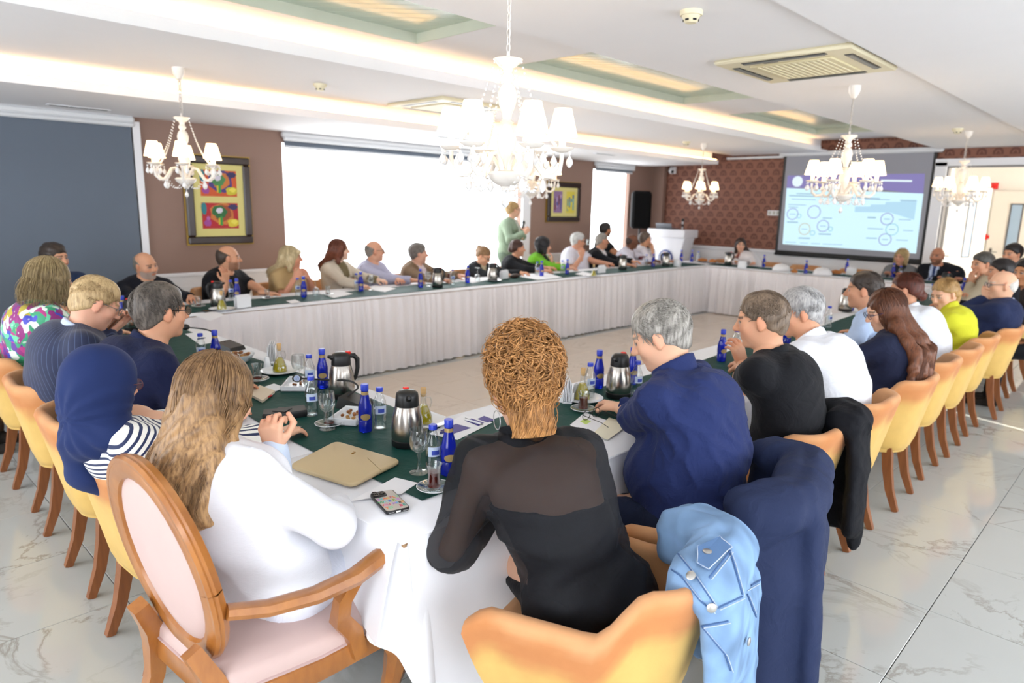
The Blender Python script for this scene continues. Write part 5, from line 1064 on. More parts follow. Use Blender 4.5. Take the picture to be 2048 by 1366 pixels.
def folds(seed, amp, fr=34.0):
    r = np.random.RandomState(seed); D = r.normal(size=(5, 3)); D /= np.linalg.norm(D, axis=1)[:, None]; W_ = fr*r.uniform(.6, 1.7, 5); P_ = r.uniform(0, 6.28, 5)
    def fn(x, y, z):
        w = .03*np.sin(11*x+7*z+P_[0])+.03*np.sin(9*y-8*z+P_[1]); s = 0
        for d, f, p in zip(D, W_, P_): s = s+np.sin(f*((x+w)*d[0]+(y-w)*d[1]+(z+w)*d[2])+p)
        return amp*(np.minimum(np.abs(s)*.5, .75)-.75)
    return fn
def frame(yaw, pitch=0.0, roll=0.0):
    y, p, r = R(yaw), R(pitch), R(roll); f = V3(math.cos(y)*math.cos(p), math.sin(y)*math.cos(p), -math.sin(p)); s = V3(math.sin(y), -math.cos(y), 0); u = np.cross(s, f)
    return np.array([s*math.cos(r)+u*math.sin(r), f, u*math.cos(r)-s*math.sin(r)])      # rows: right, forward, up
LOD = {1: (.018, .0100, .0056, .0046, .0062), 2: (.022, .0145, .0068, .0070, .0088), 3: (.026, .019, .0085, .0090, .0115)}   # body, top, head, hand, hair
skin_m = vcol('skin', .55, bump=.08, bscale=260, var=.05, spec=.35); _sk = skin_m.node_tree.nodes['Principled BSDF']; _sk.inputs['Subsurface Weight'].default_value = .12; _sk.inputs['Subsurface Radius'].default_value = (.012, .004, .002); _sk.inputs['Subsurface Scale'].default_value = .6
cloth_m = vcol('woven_cloth', .8, bump=.22, bscale=900, sheen=.15, var=.05, wrinkle=.35); knit_m = vcol('soft_jersey', .9, bump=.3, bscale=500, sheen=.2, var=.04, wrinkle=.3)
shoe_m = plain('dark_shoe_leather', (.05, .045, .04), .4)
def hair_mat(key, c1, c2, rough=.42):
    k = 'hair_'+key
    if k in _mats: return _mats[k]
    N = Nodes(k); a = N.noise(120.0, 3.0, .65, sc=(1.0, 1.0, .16)); b = N.noise(9.0, 2.0); f = N.math('ADD', N.math('MULTIPLY', a, .85), N.math('MULTIPLY', b, .18))
    cr_ = N.ramp(f, [(.30, s2l(c1)), (.62, s2l(c2))])
    if 'waves' in key or 'chestnut' in key or 'ginger' in key:
        ge = N.new('ShaderNodeSeparateXYZ'); N.ln(N.new('ShaderNodeTexCoord').outputs['Generated'], ge.inputs[0]); cr_ = N.mix(N.math('MULTIPLY', N.math('SUBTRACT', ge.outputs['Z'], .5, clamp=True), 1.0 if 'ginger' not in key else .0), cr_, s2l(c1))
    N.col(cr_); N.set(Roughness=rough, Specular_IOR_Level=.35); N.bump(a, .35, .003); _mats[k] = N.m; return N.m
def tc_mat(key, build, rough=.8):
    if key in _mats: return _mats[key]
    N = Nodes(key); at = N.new('ShaderNodeAttribute', attribute_name='Tc'); sp = N.new('ShaderNodeSeparateXYZ'); N.ln(at.outputs['Vector'], sp.inputs[0]); build(N, sp.outputs, at.outputs['Vector']); N.set(Roughness=rough, Sheen_Weight=.15); N.bump(N.noise(900.0, 1.0), .15, .001); _mats[key] = N.m; return N.m
def _pin(N, s, v):
    x = N.math('FRACT', N.math('MULTIPLY', N.math('ARCTAN2', s[0], s[1]), 8.5)); l = N.math('LESS_THAN', x, .13); N.col(N.mix(N.math('MULTIPLY', l, .32), s2l('1c2646'), s2l('66759c')))
def _stripe(N, s, v):
    hz = N.math('FRACT', N.math('MULTIPLY', s[2], 58.0)); vt = N.math('FRACT', N.math('MULTIPLY', s[0], 58.0)); up = N.math('GREATER_THAN', s[2], -.20)
    m = N.math('ADD', N.math('MULTIPLY', hz, up), N.math('MULTIPLY', vt, N.math('SUBTRACT', 1.0, up))); N.col(N.mix(N.math('GREATER_THAN', m, .60), s2l('f0eee6'), s2l('1d2a52')))
def _floral(N, s, v):
    vo = N.new('ShaderNodeTexVoronoi'); vo.inputs['Scale'].default_value = 24.0; nz = N.new('ShaderNodeTexNoise'); nz.inputs['Scale'].default_value = 9.0; N.ln(v, nz.inputs['Vector'])
    mx = N.new('ShaderNodeVectorMath', operation='ADD'); sc_ = N.new('ShaderNodeVectorMath', operation='SCALE'); sc_.inputs['Scale'].default_value = .16; N.ln(nz.outputs['Color'], sc_.inputs[0]); N.ln(v, mx.inputs[0]); N.ln(sc_.outputs[0], mx.inputs[1]); N.ln(mx.outputs[0], vo.inputs['Vector'])
    sx_ = N.new('ShaderNodeSeparateXYZ'); N.ln(vo.outputs['Color'], sx_.inputs[0]); r = N.ramp(sx_.outputs[0], [(0, s2l('8f2377')), (.18, s2l('b0307e')), (.30, s2l('2f9a6e')), (.46, s2l('63c99a')), (.58, s2l('3d43b8')), (.70, s2l('e4f0e6')), (.82, s2l('b8a838')), (.92, s2l('5a2a90'))]); r.node.color_ramp.interpolation = 'CONSTANT'
    N.col(N.mix(N.math('MULTIPLY', N.math('LESS_THAN', vo.outputs['Distance'], .16), .5), r, s2l('e9f3ea')))
PINST = tc_mat('navy_pinstripe', _pin); STRIPE = tc_mat('navy_white_stripes', _stripe); FLORAL = tc_mat('floral_print', _floral, .55)

def hand_mesh(W, d, n, right, curl, h, col, sz=1.0, fa=None, rf=.03, spread=1.0):
    """a hand with its wrist at W: d finger direction, n back of the hand"""
    d = norm(d); n = norm(n-d*(n @ d)); x = np.cross(d, n); B = np.array([x, d, n]); t = -1 if right else 1
    P = [cap((0, -.05, 0), (0, .012, 0), rf*.98, .026, .015, (V3(0, 0, 1.0), 1.18))]; S = .98
    for i, (bx, L, sp) in enumerate(((.030, .070, .16), (.010, .078, .04), (-.011, .072, -.06), (-.030, .056, -.18))):
        bx *= t; sp *= t*spread; yb = .088-.006*abs(i-1); P.append(cap((bx*.55, .01, 0), (bx, yb, .002), .015, .0125, .012))
        p = V3(bx, yb, .002); a = .10+curl*.45; r0 = .0098-.0008*(i == 3)
        for j, fl in enumerate((.46, .31, .25)):
            q = p+L*fl*V3(math.sin(sp)*math.cos(a), math.cos(sp)*math.cos(a), -math.sin(a)); P.append(cap(p, q, r0, r0*.90, .003 if j else .008)); p = q; r0 *= .90; a += curl*(.85, .75, .5)[j]
    P.append(ell((0, .048, -.004), (.036, .045, .014), k=.012))
    tp = [V3(t*.018, .018, -.006), V3(t*.044, .048, -.018), V3(t*.054, .078, -.026-.02*curl), V3(t*(.052-.014*curl), .103, -.034-.022*curl)]
    for j, (r0, r1) in enumerate(((.016, .0125), (.0115, .0105), (.0102, .0085))): P.append(cap(tp[j], tp[j+1], r0, r1, .010 if j == 0 else .004))
    V, Q = polygonize(P, h/sz); nl = (V[:, 1] > .15)
    c = np.tile(col, (len(V), 1)); c[V[:, 1] > .10] = col*np.array([1.0, .90, .88]); return (W+(V*sz) @ B, Q, c)

def person(label, seat, yaw, head, hyaw, hpitch=0, hroll=0, sex='m', b=1.0, skin='d6a184', hair=None, top=None, pants='2a2d38', hands=None, lod=2, stand=False, group=None, seath=.46, beard=None, glasses=None, neckfwd=.045, bulge=.03, shoulder_turn=0, eyes='3a2a20', shoes='2b2622', feet=None, lips=None, elbows=None, nb=None):
    hb, ht, hh, hn, hr_ = LOD[lod]; fem = sex == 'f'; sk = np.array(s2l(skin)); seed = sum(ord(c) for c in label) % 9999
    f = frame(yaw)[1]; s = frame(yaw+shoulder_turn)[0]; Hc = np.asarray(head, float); hs = .94 if fem else 1.0; HB = frame(hyaw, hpitch, hroll)
    P = V3(seat[0], seat[1], (seath+.10) if not stand else .93); base = V3(seat[0], seat[1], 0)
    Nk = Hc+V3(0, 0, (-.158+.05*max(0, math.sin(R(hpitch))))*hs)-f*(neckfwd+.03*max(0, math.sin(R(hpitch)))) if nb is None else np.asarray(nb, float); U = norm(Nk-P); Lt = np.linalg.norm(Nk-P); Mid = (P+Nk)/2-f*bulge
    fw = norm(f-U*(f @ U)); sw = (.158 if fem else .182)*(.5+.5*b); C = Mid*.35+Nk*.65-U*.03-f*bulge*.4; bk = b*(.90 if fem else 1.0)
    nr = (.046 if fem else .056)*(.6+.4*b); sh = [Nk-U*.055+s*sw*q for q in (1, -1)]
    def torso(o, clip=None):
        T = [cap(P-s*.07*b, P+s*.07*b, .118*bk+o, None, .05), cap(P+U*.03, Mid, (.112 if fem else .124)*bk+o, (.108 if fem else .118)*bk+o, .07, (s, .78)), cap(Mid, C, .110*bk+o, .122*bk+o, .05, (s, .74)), cap(C, Nk-U*.10, .122*bk+o, .088*bk+o, .05, (s, .72)),
             cap(sh[0]+s*-.01, sh[1]+s*.01, .050*bk+o, None, .045), cap(Nk-U*.02, sh[0]-s*.04, .048+o*.8, .040+o, .04), cap(Nk-U*.02, sh[1]+s*.04, .048+o*.8, .040+o, .04)]
        if fem: T += [ell(C+fw*.085*bk-U*.03+s*q, (.068+o, .068+o, .07+o), k=.05) for q in (.068, -.068)]
        if b > 1.08: T.append(ell(P+U*.16+fw*.07, (.16*b+o, .135*b+o, .15+o), np.array([s, fw, U]), .06))
        return T if clip is None else [p[:7]+([clip],) for p in T]
    # arms
    arms = []; hands = hands or {}; fr_ = (.036 if fem else .042)*(.6+.4*b)
    for i, sd in ((0, 'R'), (1, 'L')):
        q = 1 if i == 0 else -1; S_ = sh[i]; hd = hands.get(sd, {}); Wt = hd.get('w')
        Wt = P+f*.42+s*q*.12+V3(0, 0, .235 if not stand else .0) if Wt is None else np.asarray(Wt, float)
        l1, l2 = (.27, .245) if fem else (.295, .265); D = Wt-S_; L = np.linalg.norm(D)
        if L > (l1+l2)*.985: Wt = S_+D/L*(l1+l2)*.985; D = Wt-S_; L = np.linalg.norm(D)
        L = max(L, .09); aa = (l1*l1-l2*l2+L*L)/(2*L); hgt = math.sqrt(max(0, l1*l1-aa*aa)); hint = hd.get('e'); hint = (V3(0, 0, -1)+s*q*.45-f*.15) if hint is None else np.asarray(hint, float)
        pd = hint-D/L*(hint @ D/L); E_ = S_+D/L*aa+norm(pd)*hgt; arms.append((S_, E_, Wt, hd, q))
    ra, rf0, rw = (.040, .036, .025) if fem else (.049, .042, .030)
    ra, rf0 = ra*(.5+.5*b), rf0*(.5+.5*b)
    body = torso(0.0)+[cap(P+s*q*.085, P+f*.40+s*q*.11-V3(0, 0, .04) if not stand else P+s*q*.09-V3(0, 0, .42), .085*bk, .058, .04) for q in (1, -1)]
    kn = [(P+f*.40+s*q*.11-V3(0, 0, .05)) if not stand else (P+s*q*.09+f*.02-V3(0, 0, .43)) for q in (1, -1)]; an = [V3(k_[0], k_[1], .08)+f*(.03 if not stand else -.03) for k_ in kn]
    if feet is not None: an = [np.asarray(q_, float) for q_ in feet]
    body += [cap(k_, a_, .054*bk, .036, .03) for k_, a_ in zip(kn, an)]
    body += [cap(a_-V3(0, 0, .035), a_+f*.13-V3(0, 0, .05), .034, .028, .03) for a_ in an]
    for S_, E_, Wt, hd, q in arms: body += [cap(S_, E_, ra, ra*.84, .03), cap(E_, Wt, rf0, rw, .02)]
    ntop = Hc+HB[1]*-.018*hs+HB[2]*-.07*hs
    body.append(cap(Nk-U*.03, ntop, nr*1.12, nr, .035)); V, Q = polygonize(body, hb); parts = [(V, Q, np.tile(sk, (len(V), 1)))]
    # head, modelled in its own axes
    hp = lambda *a: V3(*a)*hs; nbl = HB @ (Nk-U*.03-Hc); jw = .95 if fem else 1.04
    H = [ell(hp(0, -.014, .026), hp(.0755, .096, .088)), ell(hp(0, .020, -.042), hp(.060*jw, .070, .076), k=.03), ell(hp(0, .068, -.098), hp(.022*jw, .020, .018), k=.025), ell(hp(0, -.045, -.02), hp(.062, .055, .06), k=.03),
         cap(hp(0, .083, .014), hp(0, .110, -.026), .0085*hs, .0125*hs, .012), ell(hp(.0115, .098, -.031), hp(.008, .010, .008), k=.008), ell(hp(-.0115, .098, -.031), hp(.008, .010, .008), k=.008),
         cap(hp(-.036, .074, .025), hp(.036, .074, .025), .011*hs, None, .02), ell(hp(.042, .056, -.024), hp(.024, .022, .024), k=.03), ell(hp(-.042, .056, -.024), hp(.024, .022, .024), k=.03),
         cap(hp(-.020, .082, -.058), hp(.020, .082, -.058), .0070*hs, None, .008), cap(hp(-.017, .081, -.069), hp(.017, .081, -.069), .0080*hs, None, .008), cap(hp(0, -.02, -.06), nbl, nr*.99, nr*1.11, .03)]
    sub = [ell(hp(.031, .098, .004), hp(.017, .014, .012), k=.012), ell(hp(-.031, .098, .004), hp(.017, .014, .012), k=.012)]
    EX = [ell(hp(q*.031, .076, .004), hp(.0125, .0125, .0115), k=.002) for q in (1, -1)]
    for q in (1, -1):
        ry = R(18)*q; Mx = np.array([[math.cos(ry), -math.sin(ry), 0], [math.sin(ry), math.cos(ry), 0], [0, 0, 1]]); EX += [ell(hp(q*.079, -.012, -.004), hp(.009, .021, .033), Mx, k=.008), ell(hp(q*.076, -.003, -.030), hp(.008, .010, .012), k=.008)]
    V, Q = polygonize_head(H, sub, EX, hh)
    X, Y, Z = (V/hs).T; c = np.tile(sk, (len(V), 1))
    def blend(m, col, w):
        m = np.clip(m, 0, 1)*w; c[:] = c*(1-m[:, None])+np.array(col)*m[:, None]
    red = sk*np.array([1.02, .80, .76]); blend(np.exp(-(((np.abs(X)-.045)/.022)**2+((Z+.03)/.022)**2))*(Y > .03), red, .5); blend(np.exp(-((X/.014)**2+((Z+.028)/.014)**2))*(Y > .09), red, .5); blend((np.abs(X) > .072)*(Z < .03)*(Y < .02)*1.0, red, .5)
    lc = np.array(s2l(lips)) if lips else sk*np.array([.92, .62, .60]); blend(((np.abs(X)/.023)**2+((Z+.064)/.0085)**2 < 1)*(Y > .070)*1.0, lc, .65); blend((np.abs(Z+.0635) < .0020)*(np.abs(X) < .020)*(Y > .07), sk*.35, .35)
    ex = np.sqrt((np.abs(X)-.031)**2+((Z-.004)*1.7)**2); blend((ex < .0135)*(Y > .074)*1.0, (.42, .38, .36), .85); blend((ex < .0068)*(Y > .074)*1.0, s2l(eyes), 1.0); blend((np.abs(ex-.0150) < .0026)*(Y > .066)*(Z > .0), (.06, .04, .03), .8)
    if hair: 
        bc = np.array(s2l(hair.get('brow', hair['c'][0]))); blend((np.abs(Z-.0265+.18*(np.abs(X)-.03)**2*60*.1) < .0042)*(np.abs(np.abs(X)-.031) < .020)*(Y > .055), bc, .85)
    if beard:
        m = (Z < -.030-.0*Y)*(Y > -.005)*(1-((np.abs(X)/.026)**2+((Z+.063)/.012)**2 < 1))*(Z > -.135); m = m*np.clip((-.030-.35*(np.abs(X) < .03)*0-Z)/.015+.4*(np.abs(X) < .025)*(Z < -.04), 0, 1); blend(m, s2l(beard[0]), beard[1])
    parts.append((Hc+V @ HB, Q, c))
    for S_, E_, Wt, hd, q in arms:
        fd = norm(Wt-E_); d = hd.get('d'); d = norm(fd*.6+V3(fd[0], fd[1], 0)) if d is None else np.asarray(d, float); n = hd.get('n'); n = V3(0, 0, 1) if n is None else np.asarray(n, float)
        if abs(norm(n) @ norm(d)) > .95: n = fw
        parts.append(hand_mesh(Wt, d, n, q == 1, hd.get('curl', .45), hn, sk, .90 if fem else 1.0, rf=rw*1.0))
    me = npmesh('person', parts, base, [skin_m]); root = link('person', me, None, None, base); tag(root, label, 'person', group)
    def child(name, prts, mats, **k): o = link(name, npmesh(name, prts, base, mats, **k), None, root); return o
    # clothes
    tp = top or {}; off = tp.get('off', .010); slv = tp.get('sleeve', 'long'); col = np.array(s2l(tp.get('c', '30343c')))
    nd = norm(ntop-Nk); ncl = (Nk+nd*tp.get('neck', .034), norm(nd*.85+fw*tp.get('vtilt', .30))); G = torso(off, ncl)
    for S_, E_, Wt, hd, q in arms:
        so = tp.get('so', off); fd = norm(Wt-E_); ud = norm(E_-S_)
        if slv == 'short': e = S_+(E_-S_)*.68; G.append(cap(S_, E_, ra+so*.8, ra*.95+so*.8, .06, None, [(e, ud)]))
        elif slv == 'none': pass
        else:
            t = {'long': .96, '3q': .55}[slv]; e = E_+(Wt-E_)*t; G += [cap(S_, E_, ra+so, ra*.86+so, .03), cap(E_, Wt, rf0+so, rw+so*(1.0 if slv == 'long' else 1.3)+tp.get('cuff', 0), .02, None, [(e, fd)])]
    cuts = []
    if tp.get('hem') is not None: cuts.append((P+U*tp['hem'], -U))
    fo = folds(seed, tp.get('fold', .004), tp.get('ff', 34.0)); V, Q = polygonize(G, ht, (), cuts, fo)
    L_ = V-Nk; Tc = np.c_[L_ @ s, L_ @ fw, L_ @ U]; c = np.tile(col, (len(V), 1))
    if 'v' in tp:      # open front showing what is worn beneath
        vc, depth, wid = tp['v'][:3]; zt = Tc[:, 2]; wv = np.clip((zt+depth)/(depth+.02), 0, 1)*wid; m = (Tc[:, 1] > .02)*(np.abs(Tc[:, 0]) < wv); c[m] = s2l(vc)
        if len(tp['v']) > 3: m2 = m*(np.abs(Tc[:, 0]) < .018+.012*np.clip(-zt/.3, 0, 1)); c[m2.astype(bool)] = s2l(tp['v'][3])
    if 'paint' in tp: tp['paint'](V, Tc, c)
    child(tp.get('name', 'shirt'), [(V, Q, c, Tc)], [tp.get('mat', cloth_m)])
    if 'collar' in tp:
        cc, hgt = tp['collar']; r = nr+off*.5+.012; a0, a1 = Nk-nd*.005, Nk+nd*hgt
        V, Q = polygonize([cap(Nk-nd*.04, Nk+nd*(hgt+.03), r*1.16, r, .01, None, [(a1+fw*.0, norm(nd+fw*.30)), (a0-nd*.03, -nd)])], min(ht, .008), [cap(Nk+nd*(hgt-.012), Nk+nd*(hgt+.2), nr+.004, nr, .004)]); L_ = V-Nk; child('collar', [(V, Q, np.tile(np.array(s2l(cc)), (len(V), 1)), np.c_[L_ @ s, L_ @ fw, L_ @ U])], [tp.get('cmat', tp.get('mat', cloth_m) if cc == tp.get('c') else cloth_m)])
    if 'cuffs' in tp:
        for S_, E_, Wt, hd, q in arms: fd = norm(Wt-E_); V, Q = polygonize([cap(E_, Wt+fd*.03, rf0, rw+.008, .01, None, [(Wt+fd*.004, fd), (E_+(Wt-E_)*.9, -fd)])], min(ht, .007)); child('cuff', [(V, Q, np.tile(np.array(s2l(tp['cuffs'])), (len(V), 1)))], [cloth_m])
    pc = np.array(s2l(pants)); G = [cap(P-s*.08*b-V3(0, 0, .01), P+s*.08*b-V3(0, 0, .01), .122*bk+.012, None, .05)]
    for q, k_, a_ in ((1, kn[0], an[0]), (-1, kn[1], an[1])): G += [cap(P+s*q*.085, k_, .092*bk+.008, .068+.006, .05), cap(k_, a_, .064*bk, .052, .03, None, [(a_, V3(0, 0, -1))])]
    V, Q = polygonize(G, hb, (), [(P+U*.10, U)], folds(seed+3, .004)); child('trousers', [(V, Q, np.tile(pc, (len(V), 1)))], [cloth_m])
    for a_ in an:
        V, Q = polygonize([cap(a_-V3(0, 0, .042)-f*.03, a_-V3(0, 0, .055)+f*.15, .042, .034, .02), cap(a_, a_-V3(0, 0, .05), .045, .045, .02)], .013, (), [(V3(0, 0, .002), V3(0, 0, -1))]); child('shoe', [(V, Q, np.tile(np.array(s2l(shoes)), (len(V), 1)))], [cloth_m])
    if hair: make_hair(child, hair, HB, Hc, hs, hr_, lod, seed, base, root, [HB @ (q_-Hc) for q_ in (Nk+U*.02-fw*(nr+.045+off), C-fw*(.128*bk+off+.030)+U*.06, C-fw*(.135*bk+off+.030)-U*.10, C-fw*(.130*bk+off+.028)-U*.30)], HB @ s)
    if glasses:
        g = MB(); L2 = lambda *a: tuple(Hc+(V3(*a)*hs) @ HB-base); rr = .0017 if lod == 1 else .0024
        for q in (1, -1): g.tube([L2(q*.033+.024*math.cos(w), .102, .003+.0185*math.sin(w)) for w in np.linspace(0, 2*PI, 19)], rr, 5, cap=False); g.tube([L2(q*.057, .100, .010), L2(q*.079, .06, .010), L2(q*.084, -.01, .010), L2(q*.083, -.03, -.006)], rr, 5)
        g.tube([L2(-.009, .103, .006), L2(0, .107, .009), L2(.009, .103, .006)], rr, 5); part('spectacle_frame', g, plain('frame_'+glasses, glasses, .35), root)
        if lod < 3:
            g = MB()
            for q in (1, -1): g.add([L2(q*.033+.023*math.cos(w), .102, .003+.0178*math.sin(w)) for w in np.linspace(0, 2*PI, 16, endpoint=False)], [tuple(range(16))])
            part('spectacle_lens', g, clearg, root, False)
    info = dict(root=root, base=base, Nk=Nk, U=U, f=f, fw=fw, s=s, P=P, C=C, sh=sh, arms=arms, HB=HB, Hc=Hc, hs=hs, torso=torso, child=child, nr=nr, nd=nd)
    return info
def polygonize_head(H, sub, EX, h):
    """skull and face first, eye sockets hollowed, then eyes and ears added back"""
    lo = np.min([pbox(p)[0] for p in H+EX], axis=0)-3*h; hi = np.max([pbox(p)[1] for p in H+EX], axis=0)+3*h
    n = np.ceil((hi-lo)/h).astype(int)+1; ax = [(lo[i]+h*np.arange(n[i])).astype(np.float32) for i in range(3)]; X, Y, Z = ax[0][:, None, None], ax[1][None, :, None], ax[2][None, None, :]
    F = np.full(n, .2, np.float32)
    for p in H: F = smin(F, pdist(p, X, Y, Z), p[5])
    for p in sub: F = smax(F, -pdist(p, X, Y, Z), p[5])
    for p in EX: F = smin(F, pdist(p, X, Y, Z), p[5])
    return from_field(F, lo, h)
def from_field(F, lo, h):
    n = np.array(F.shape); S = F < 0; c = sum(S[i:n[0]-1+i, j:n[1]-1+j, k:n[2]-1+k].astype(np.int8) for i in (0, 1) for j in (0, 1) for k in (0, 1))
    I, J, K = np.nonzero((c > 0) & (c < 8)); m = len(I); idx = np.full(n-1, -1, np.int64); idx[I, J, K] = np.arange(m)
    C = {(i, j, k): F[I+i, J+j, K+k] for i in (0, 1) for j in (0, 1) for k in (0, 1)}; acc = np.zeros((m, 3)); cnt = np.zeros(m)
    for a in range(3):
        o = [b for b in range(3) if b != a]
        for u in (0, 1):
            for v in (0, 1):
                p0 = [0, 0, 0]; p0[o[0]] = u; p0[o[1]] = v; p1 = list(p0); p1[a] = 1; f0, f1 = C[tuple(p0)], C[tuple(p1)]; cr = (f0 < 0) != (f1 < 0)
                t = f0[cr]/(f0[cr]-f1[cr]); pt = np.tile(np.array(p0, float), (cr.sum(), 1)); pt[:, a] = t; acc[cr] += pt; cnt[cr] += 1
    V = lo+h*(np.c_[I, J, K]+acc/np.maximum(cnt, 1)[:, None]); Q = []
    for a in range(3):
        sA = [slice(1, n[i]-1) for i in range(3)]; sA[a] = slice(0, n[a]-1); sB = list(sA); sB[a] = slice(1, n[a]); A, B = S[tuple(sA)], S[tuple(sB)]
        E = np.nonzero(A != B); e = [E[i]+(1 if i != a else 0) for i in range(3)]; b, c_ = [(1, 2), (2, 0), (0, 1)][a]
        def g(db, dc): q = list(e); q[b] = q[b]-db; q[c_] = q[c_]-dc; return idx[q[0], q[1], q[2]]
        q = np.c_[g(1, 1), g(0, 1), g(0, 0), g(1, 0)]; fl = ~A[E]; q[fl] = q[fl][:, ::-1]; Q.append(q)
    Q = np.vstack(Q); Q = Q[(Q >= 0).all(axis=1)]; return V, Q
# ------------------------------------------------------------------ hair
def strand_tubes(paths, rad, taper=.25, n=3):
    """many thin tapered tubes as one quad array"""
    Vs = []; Qs = []; o = 0
    for k, p in enumerate(paths):
        p = np.asarray(p, float); m = len(p); T = np.gradient(p, axis=0); T /= np.maximum(1e-9, np.linalg.norm(T, axis=1))[:, None]; a = V3(.31, .52, .79); u = np.cross(T, a); u /= np.maximum(1e-6, np.linalg.norm(u, axis=1))[:, None]; w = np.cross(T, u)
        r = (rad if np.isscalar(rad) else rad[k])*(1-(1-taper)*np.linspace(0, 1, m)**1.5)
        g = np.arange(n)*2*PI/n; V = (p[:, None, :]+r[:, None, None]*(np.cos(g)[None, :, None]*u[:, None, :]+np.sin(g)[None, :, None]*w[:, None, :])).reshape(-1, 3); Vs.append(V)
        i = np.arange(n); j = (i+1) % n; q = np.concatenate([np.c_[r_*n+i, r_*n+j, (r_+1)*n+j, (r_+1)*n+i] for r_ in range(m-1)]); Qs.append(q+o); o += len(V)
    return np.vstack(Vs), np.vstack(Qs)
def make_hair(child, hair, HB, Hc, hs, h, lod, seed, base, root, drape=None, sd_=None):
    st = hair['style']; rng = np.random.RandomState(seed); hp = lambda *a: V3(*a)*hs; dn = HB @ V3(0, 0, -1)      # world down in head axes
    mat = hair_mat(hair['key'], *hair['c']); t = hair.get('t', {'short': .010, 'bald': .0035, 'buzz': .006, 'bob': .020, 'long': .016, 'bun': .012, 'pony': .011, 'updo': .024}[st]); sk = lambda tt: ell(hp(0, -.014-tt*.75, .026+tt*.25), hp(.0755, .096, .088)+tt)
    line = [(hp(0, .078+t*.5, hair.get('front', .062)), norm(V3(0, hair.get('ly', .70), -.80)), .016)]; subs = [ell(hp(q*.082, -.008, -.010), hp(.016, .022, .030), k=.006) for q in (1, -1)]; P = [sk(t)]; cuts = []; face = [ell(hp(0, .088, -.045), hp(.058, .070, .100), k=.012)]
    if st in ('short', 'buzz'): P = [sk(t), ell(hp(0, -.05, -.01), hp(.066, .058, .07)+t*.6, k=.02), ell(hp(0, -.045, -.045), hp(.056, .052, .065), k=.02)]; cuts = line; P.append(ell(hp(0, -.004, .074), hp(.060, .070, .040)+t*.6, k=.02) if st == 'short' else sk(t))
    elif st == 'bald': P = [sk(t), ell(hp(0, -.05, -.01), hp(.068, .060, .07)+t, k=.02)]; cuts = line+[(hp(0, -.05, hair.get('ring', .035)+.012), norm(V3(0, .45, 1)), .012), (hp(0, .012, 0), V3(0, 1, 0), .01)]
    elif st == 'bob': P = [sk(t), ell(hp(0, -.035, -.045), hp(.090, .084, .100), k=.03), cap(hp(.075, .0, .02), hp(.085, .01, -.10), .026, .024, .03), cap(hp(-.075, .0, .02), hp(-.085, .01, -.10), .026, .024, .03)]; subs = face; cuts = [(hp(0, 0, -.145), V3(0, 0, -1))]
    elif st == 'long':
        L = hair.get('len', .36); bkv = norm(V3(0, -1, 0)-dn*(V3(0, -1, 0) @ dn)); sd = V3(1, 0, 0); q0 = hp(0, -.06, -.01); wd = hair.get('w', 1.0)
        path = [q0+bkv*.02]+list(drape); acc = [0.0]
        for i in range(len(path)-1): acc.append(acc[-1]+np.linalg.norm(path[i+1]-path[i]))
        def along(d):
            d = min(d, acc[-1]-1e-4); i = max(j for j in range(len(acc)-1) if acc[j] <= d); u = (d-acc[i])/(acc[i+1]-acc[i]); return path[i]*(1-u)+path[i+1]*u
        L = min(L+.06, acc[-1]); hw = lambda d: (.058+.075*min(1, d/.16))*wd
        P = [sk(t), ell(hp(0, -.028, -.02), hp(.084, .086, .094), k=.03), cap(hp(.058, -.015, .0), hp(.070, -.03, -.03)+dn*.10*wd, .030, .026, .04), cap(hp(-.058, -.015, .0), hp(-.070, -.03, -.03)+dn*.10*wd, .030, .026, .04)]
        ds = np.linspace(0, L, 6)
        for i in range(5):
            for q in (-1, -.5, 0, .5, 1):
                e0 = 1-.10*abs(q)*(i > 2); a_, b_ = along(ds[i]*e0), along(ds[i+1]*e0); cv = lambda d: -bkv*(.045*q*q)*min(1, d/.12)
                P.append(cap(a_+sd_*hw(ds[i])*q*.75+cv(ds[i]), b_+sd_*hw(ds[i+1])*q*.75+cv(ds[i+1]), .034-.002*i, .032-.003*i, .035))
        subs = face
    elif st in ('bun', 'pony'): cl_ = [(hp(0, .072, .062), norm(V3(0, .60, -.80)))]; P = [p_[:7]+(cl_,) for p_ in (sk(t), ell(hp(0, -.05, -.005), hp(.068, .062, .07)+t, k=.02))]
    elif st == 'updo': P = [sk(t*.45), ell(hp(0, -.045, .03), hp(.082, .075, .085), k=.03), ell(hp(0, -.02, .105), hp(.070, .076, .062), k=.03), ell(hp(0, -.062, -.075), hp(.068, .050, .080), k=.03)]; subs = [ell(hp(0, .095, -.03), hp(.068, .07, .105), k=.012)]; cuts = [(hp(0, 0, -.165), V3(0, 0, -1), .02)]
    if st == 'bun': bz = hair.get('bz', .01); P.append(ell(hp(0, -.118, bz), hp(.045, .036, .042), k=.008))
    if st == 'pony': bz = hair.get('bz', .02); e1 = hp(0, -.145, bz)+dn*.05; P += [cap(hp(0, -.10, bz), hp(0, -.13, bz+.005), .022, .024, .01), cap(hp(0, -.13, bz+.005), e1, .026, .03, .02), cap(e1, e1+dn*hair.get('len', .2), .030, .014, .03)]
    if hair.get('fringe'): P.append(ell(hp(0, .062, .062), hp(.062, .036, .030), k=.02))
    ff = np.array([95., 60., 40.]) if st in ('long', 'bob', 'bun', 'pony') else np.array([70., 70., 70.]); ph = rng.uniform(0, 6, 3); am = hair.get('am', .0025 if st not in ('bald', 'buzz') else .0008)
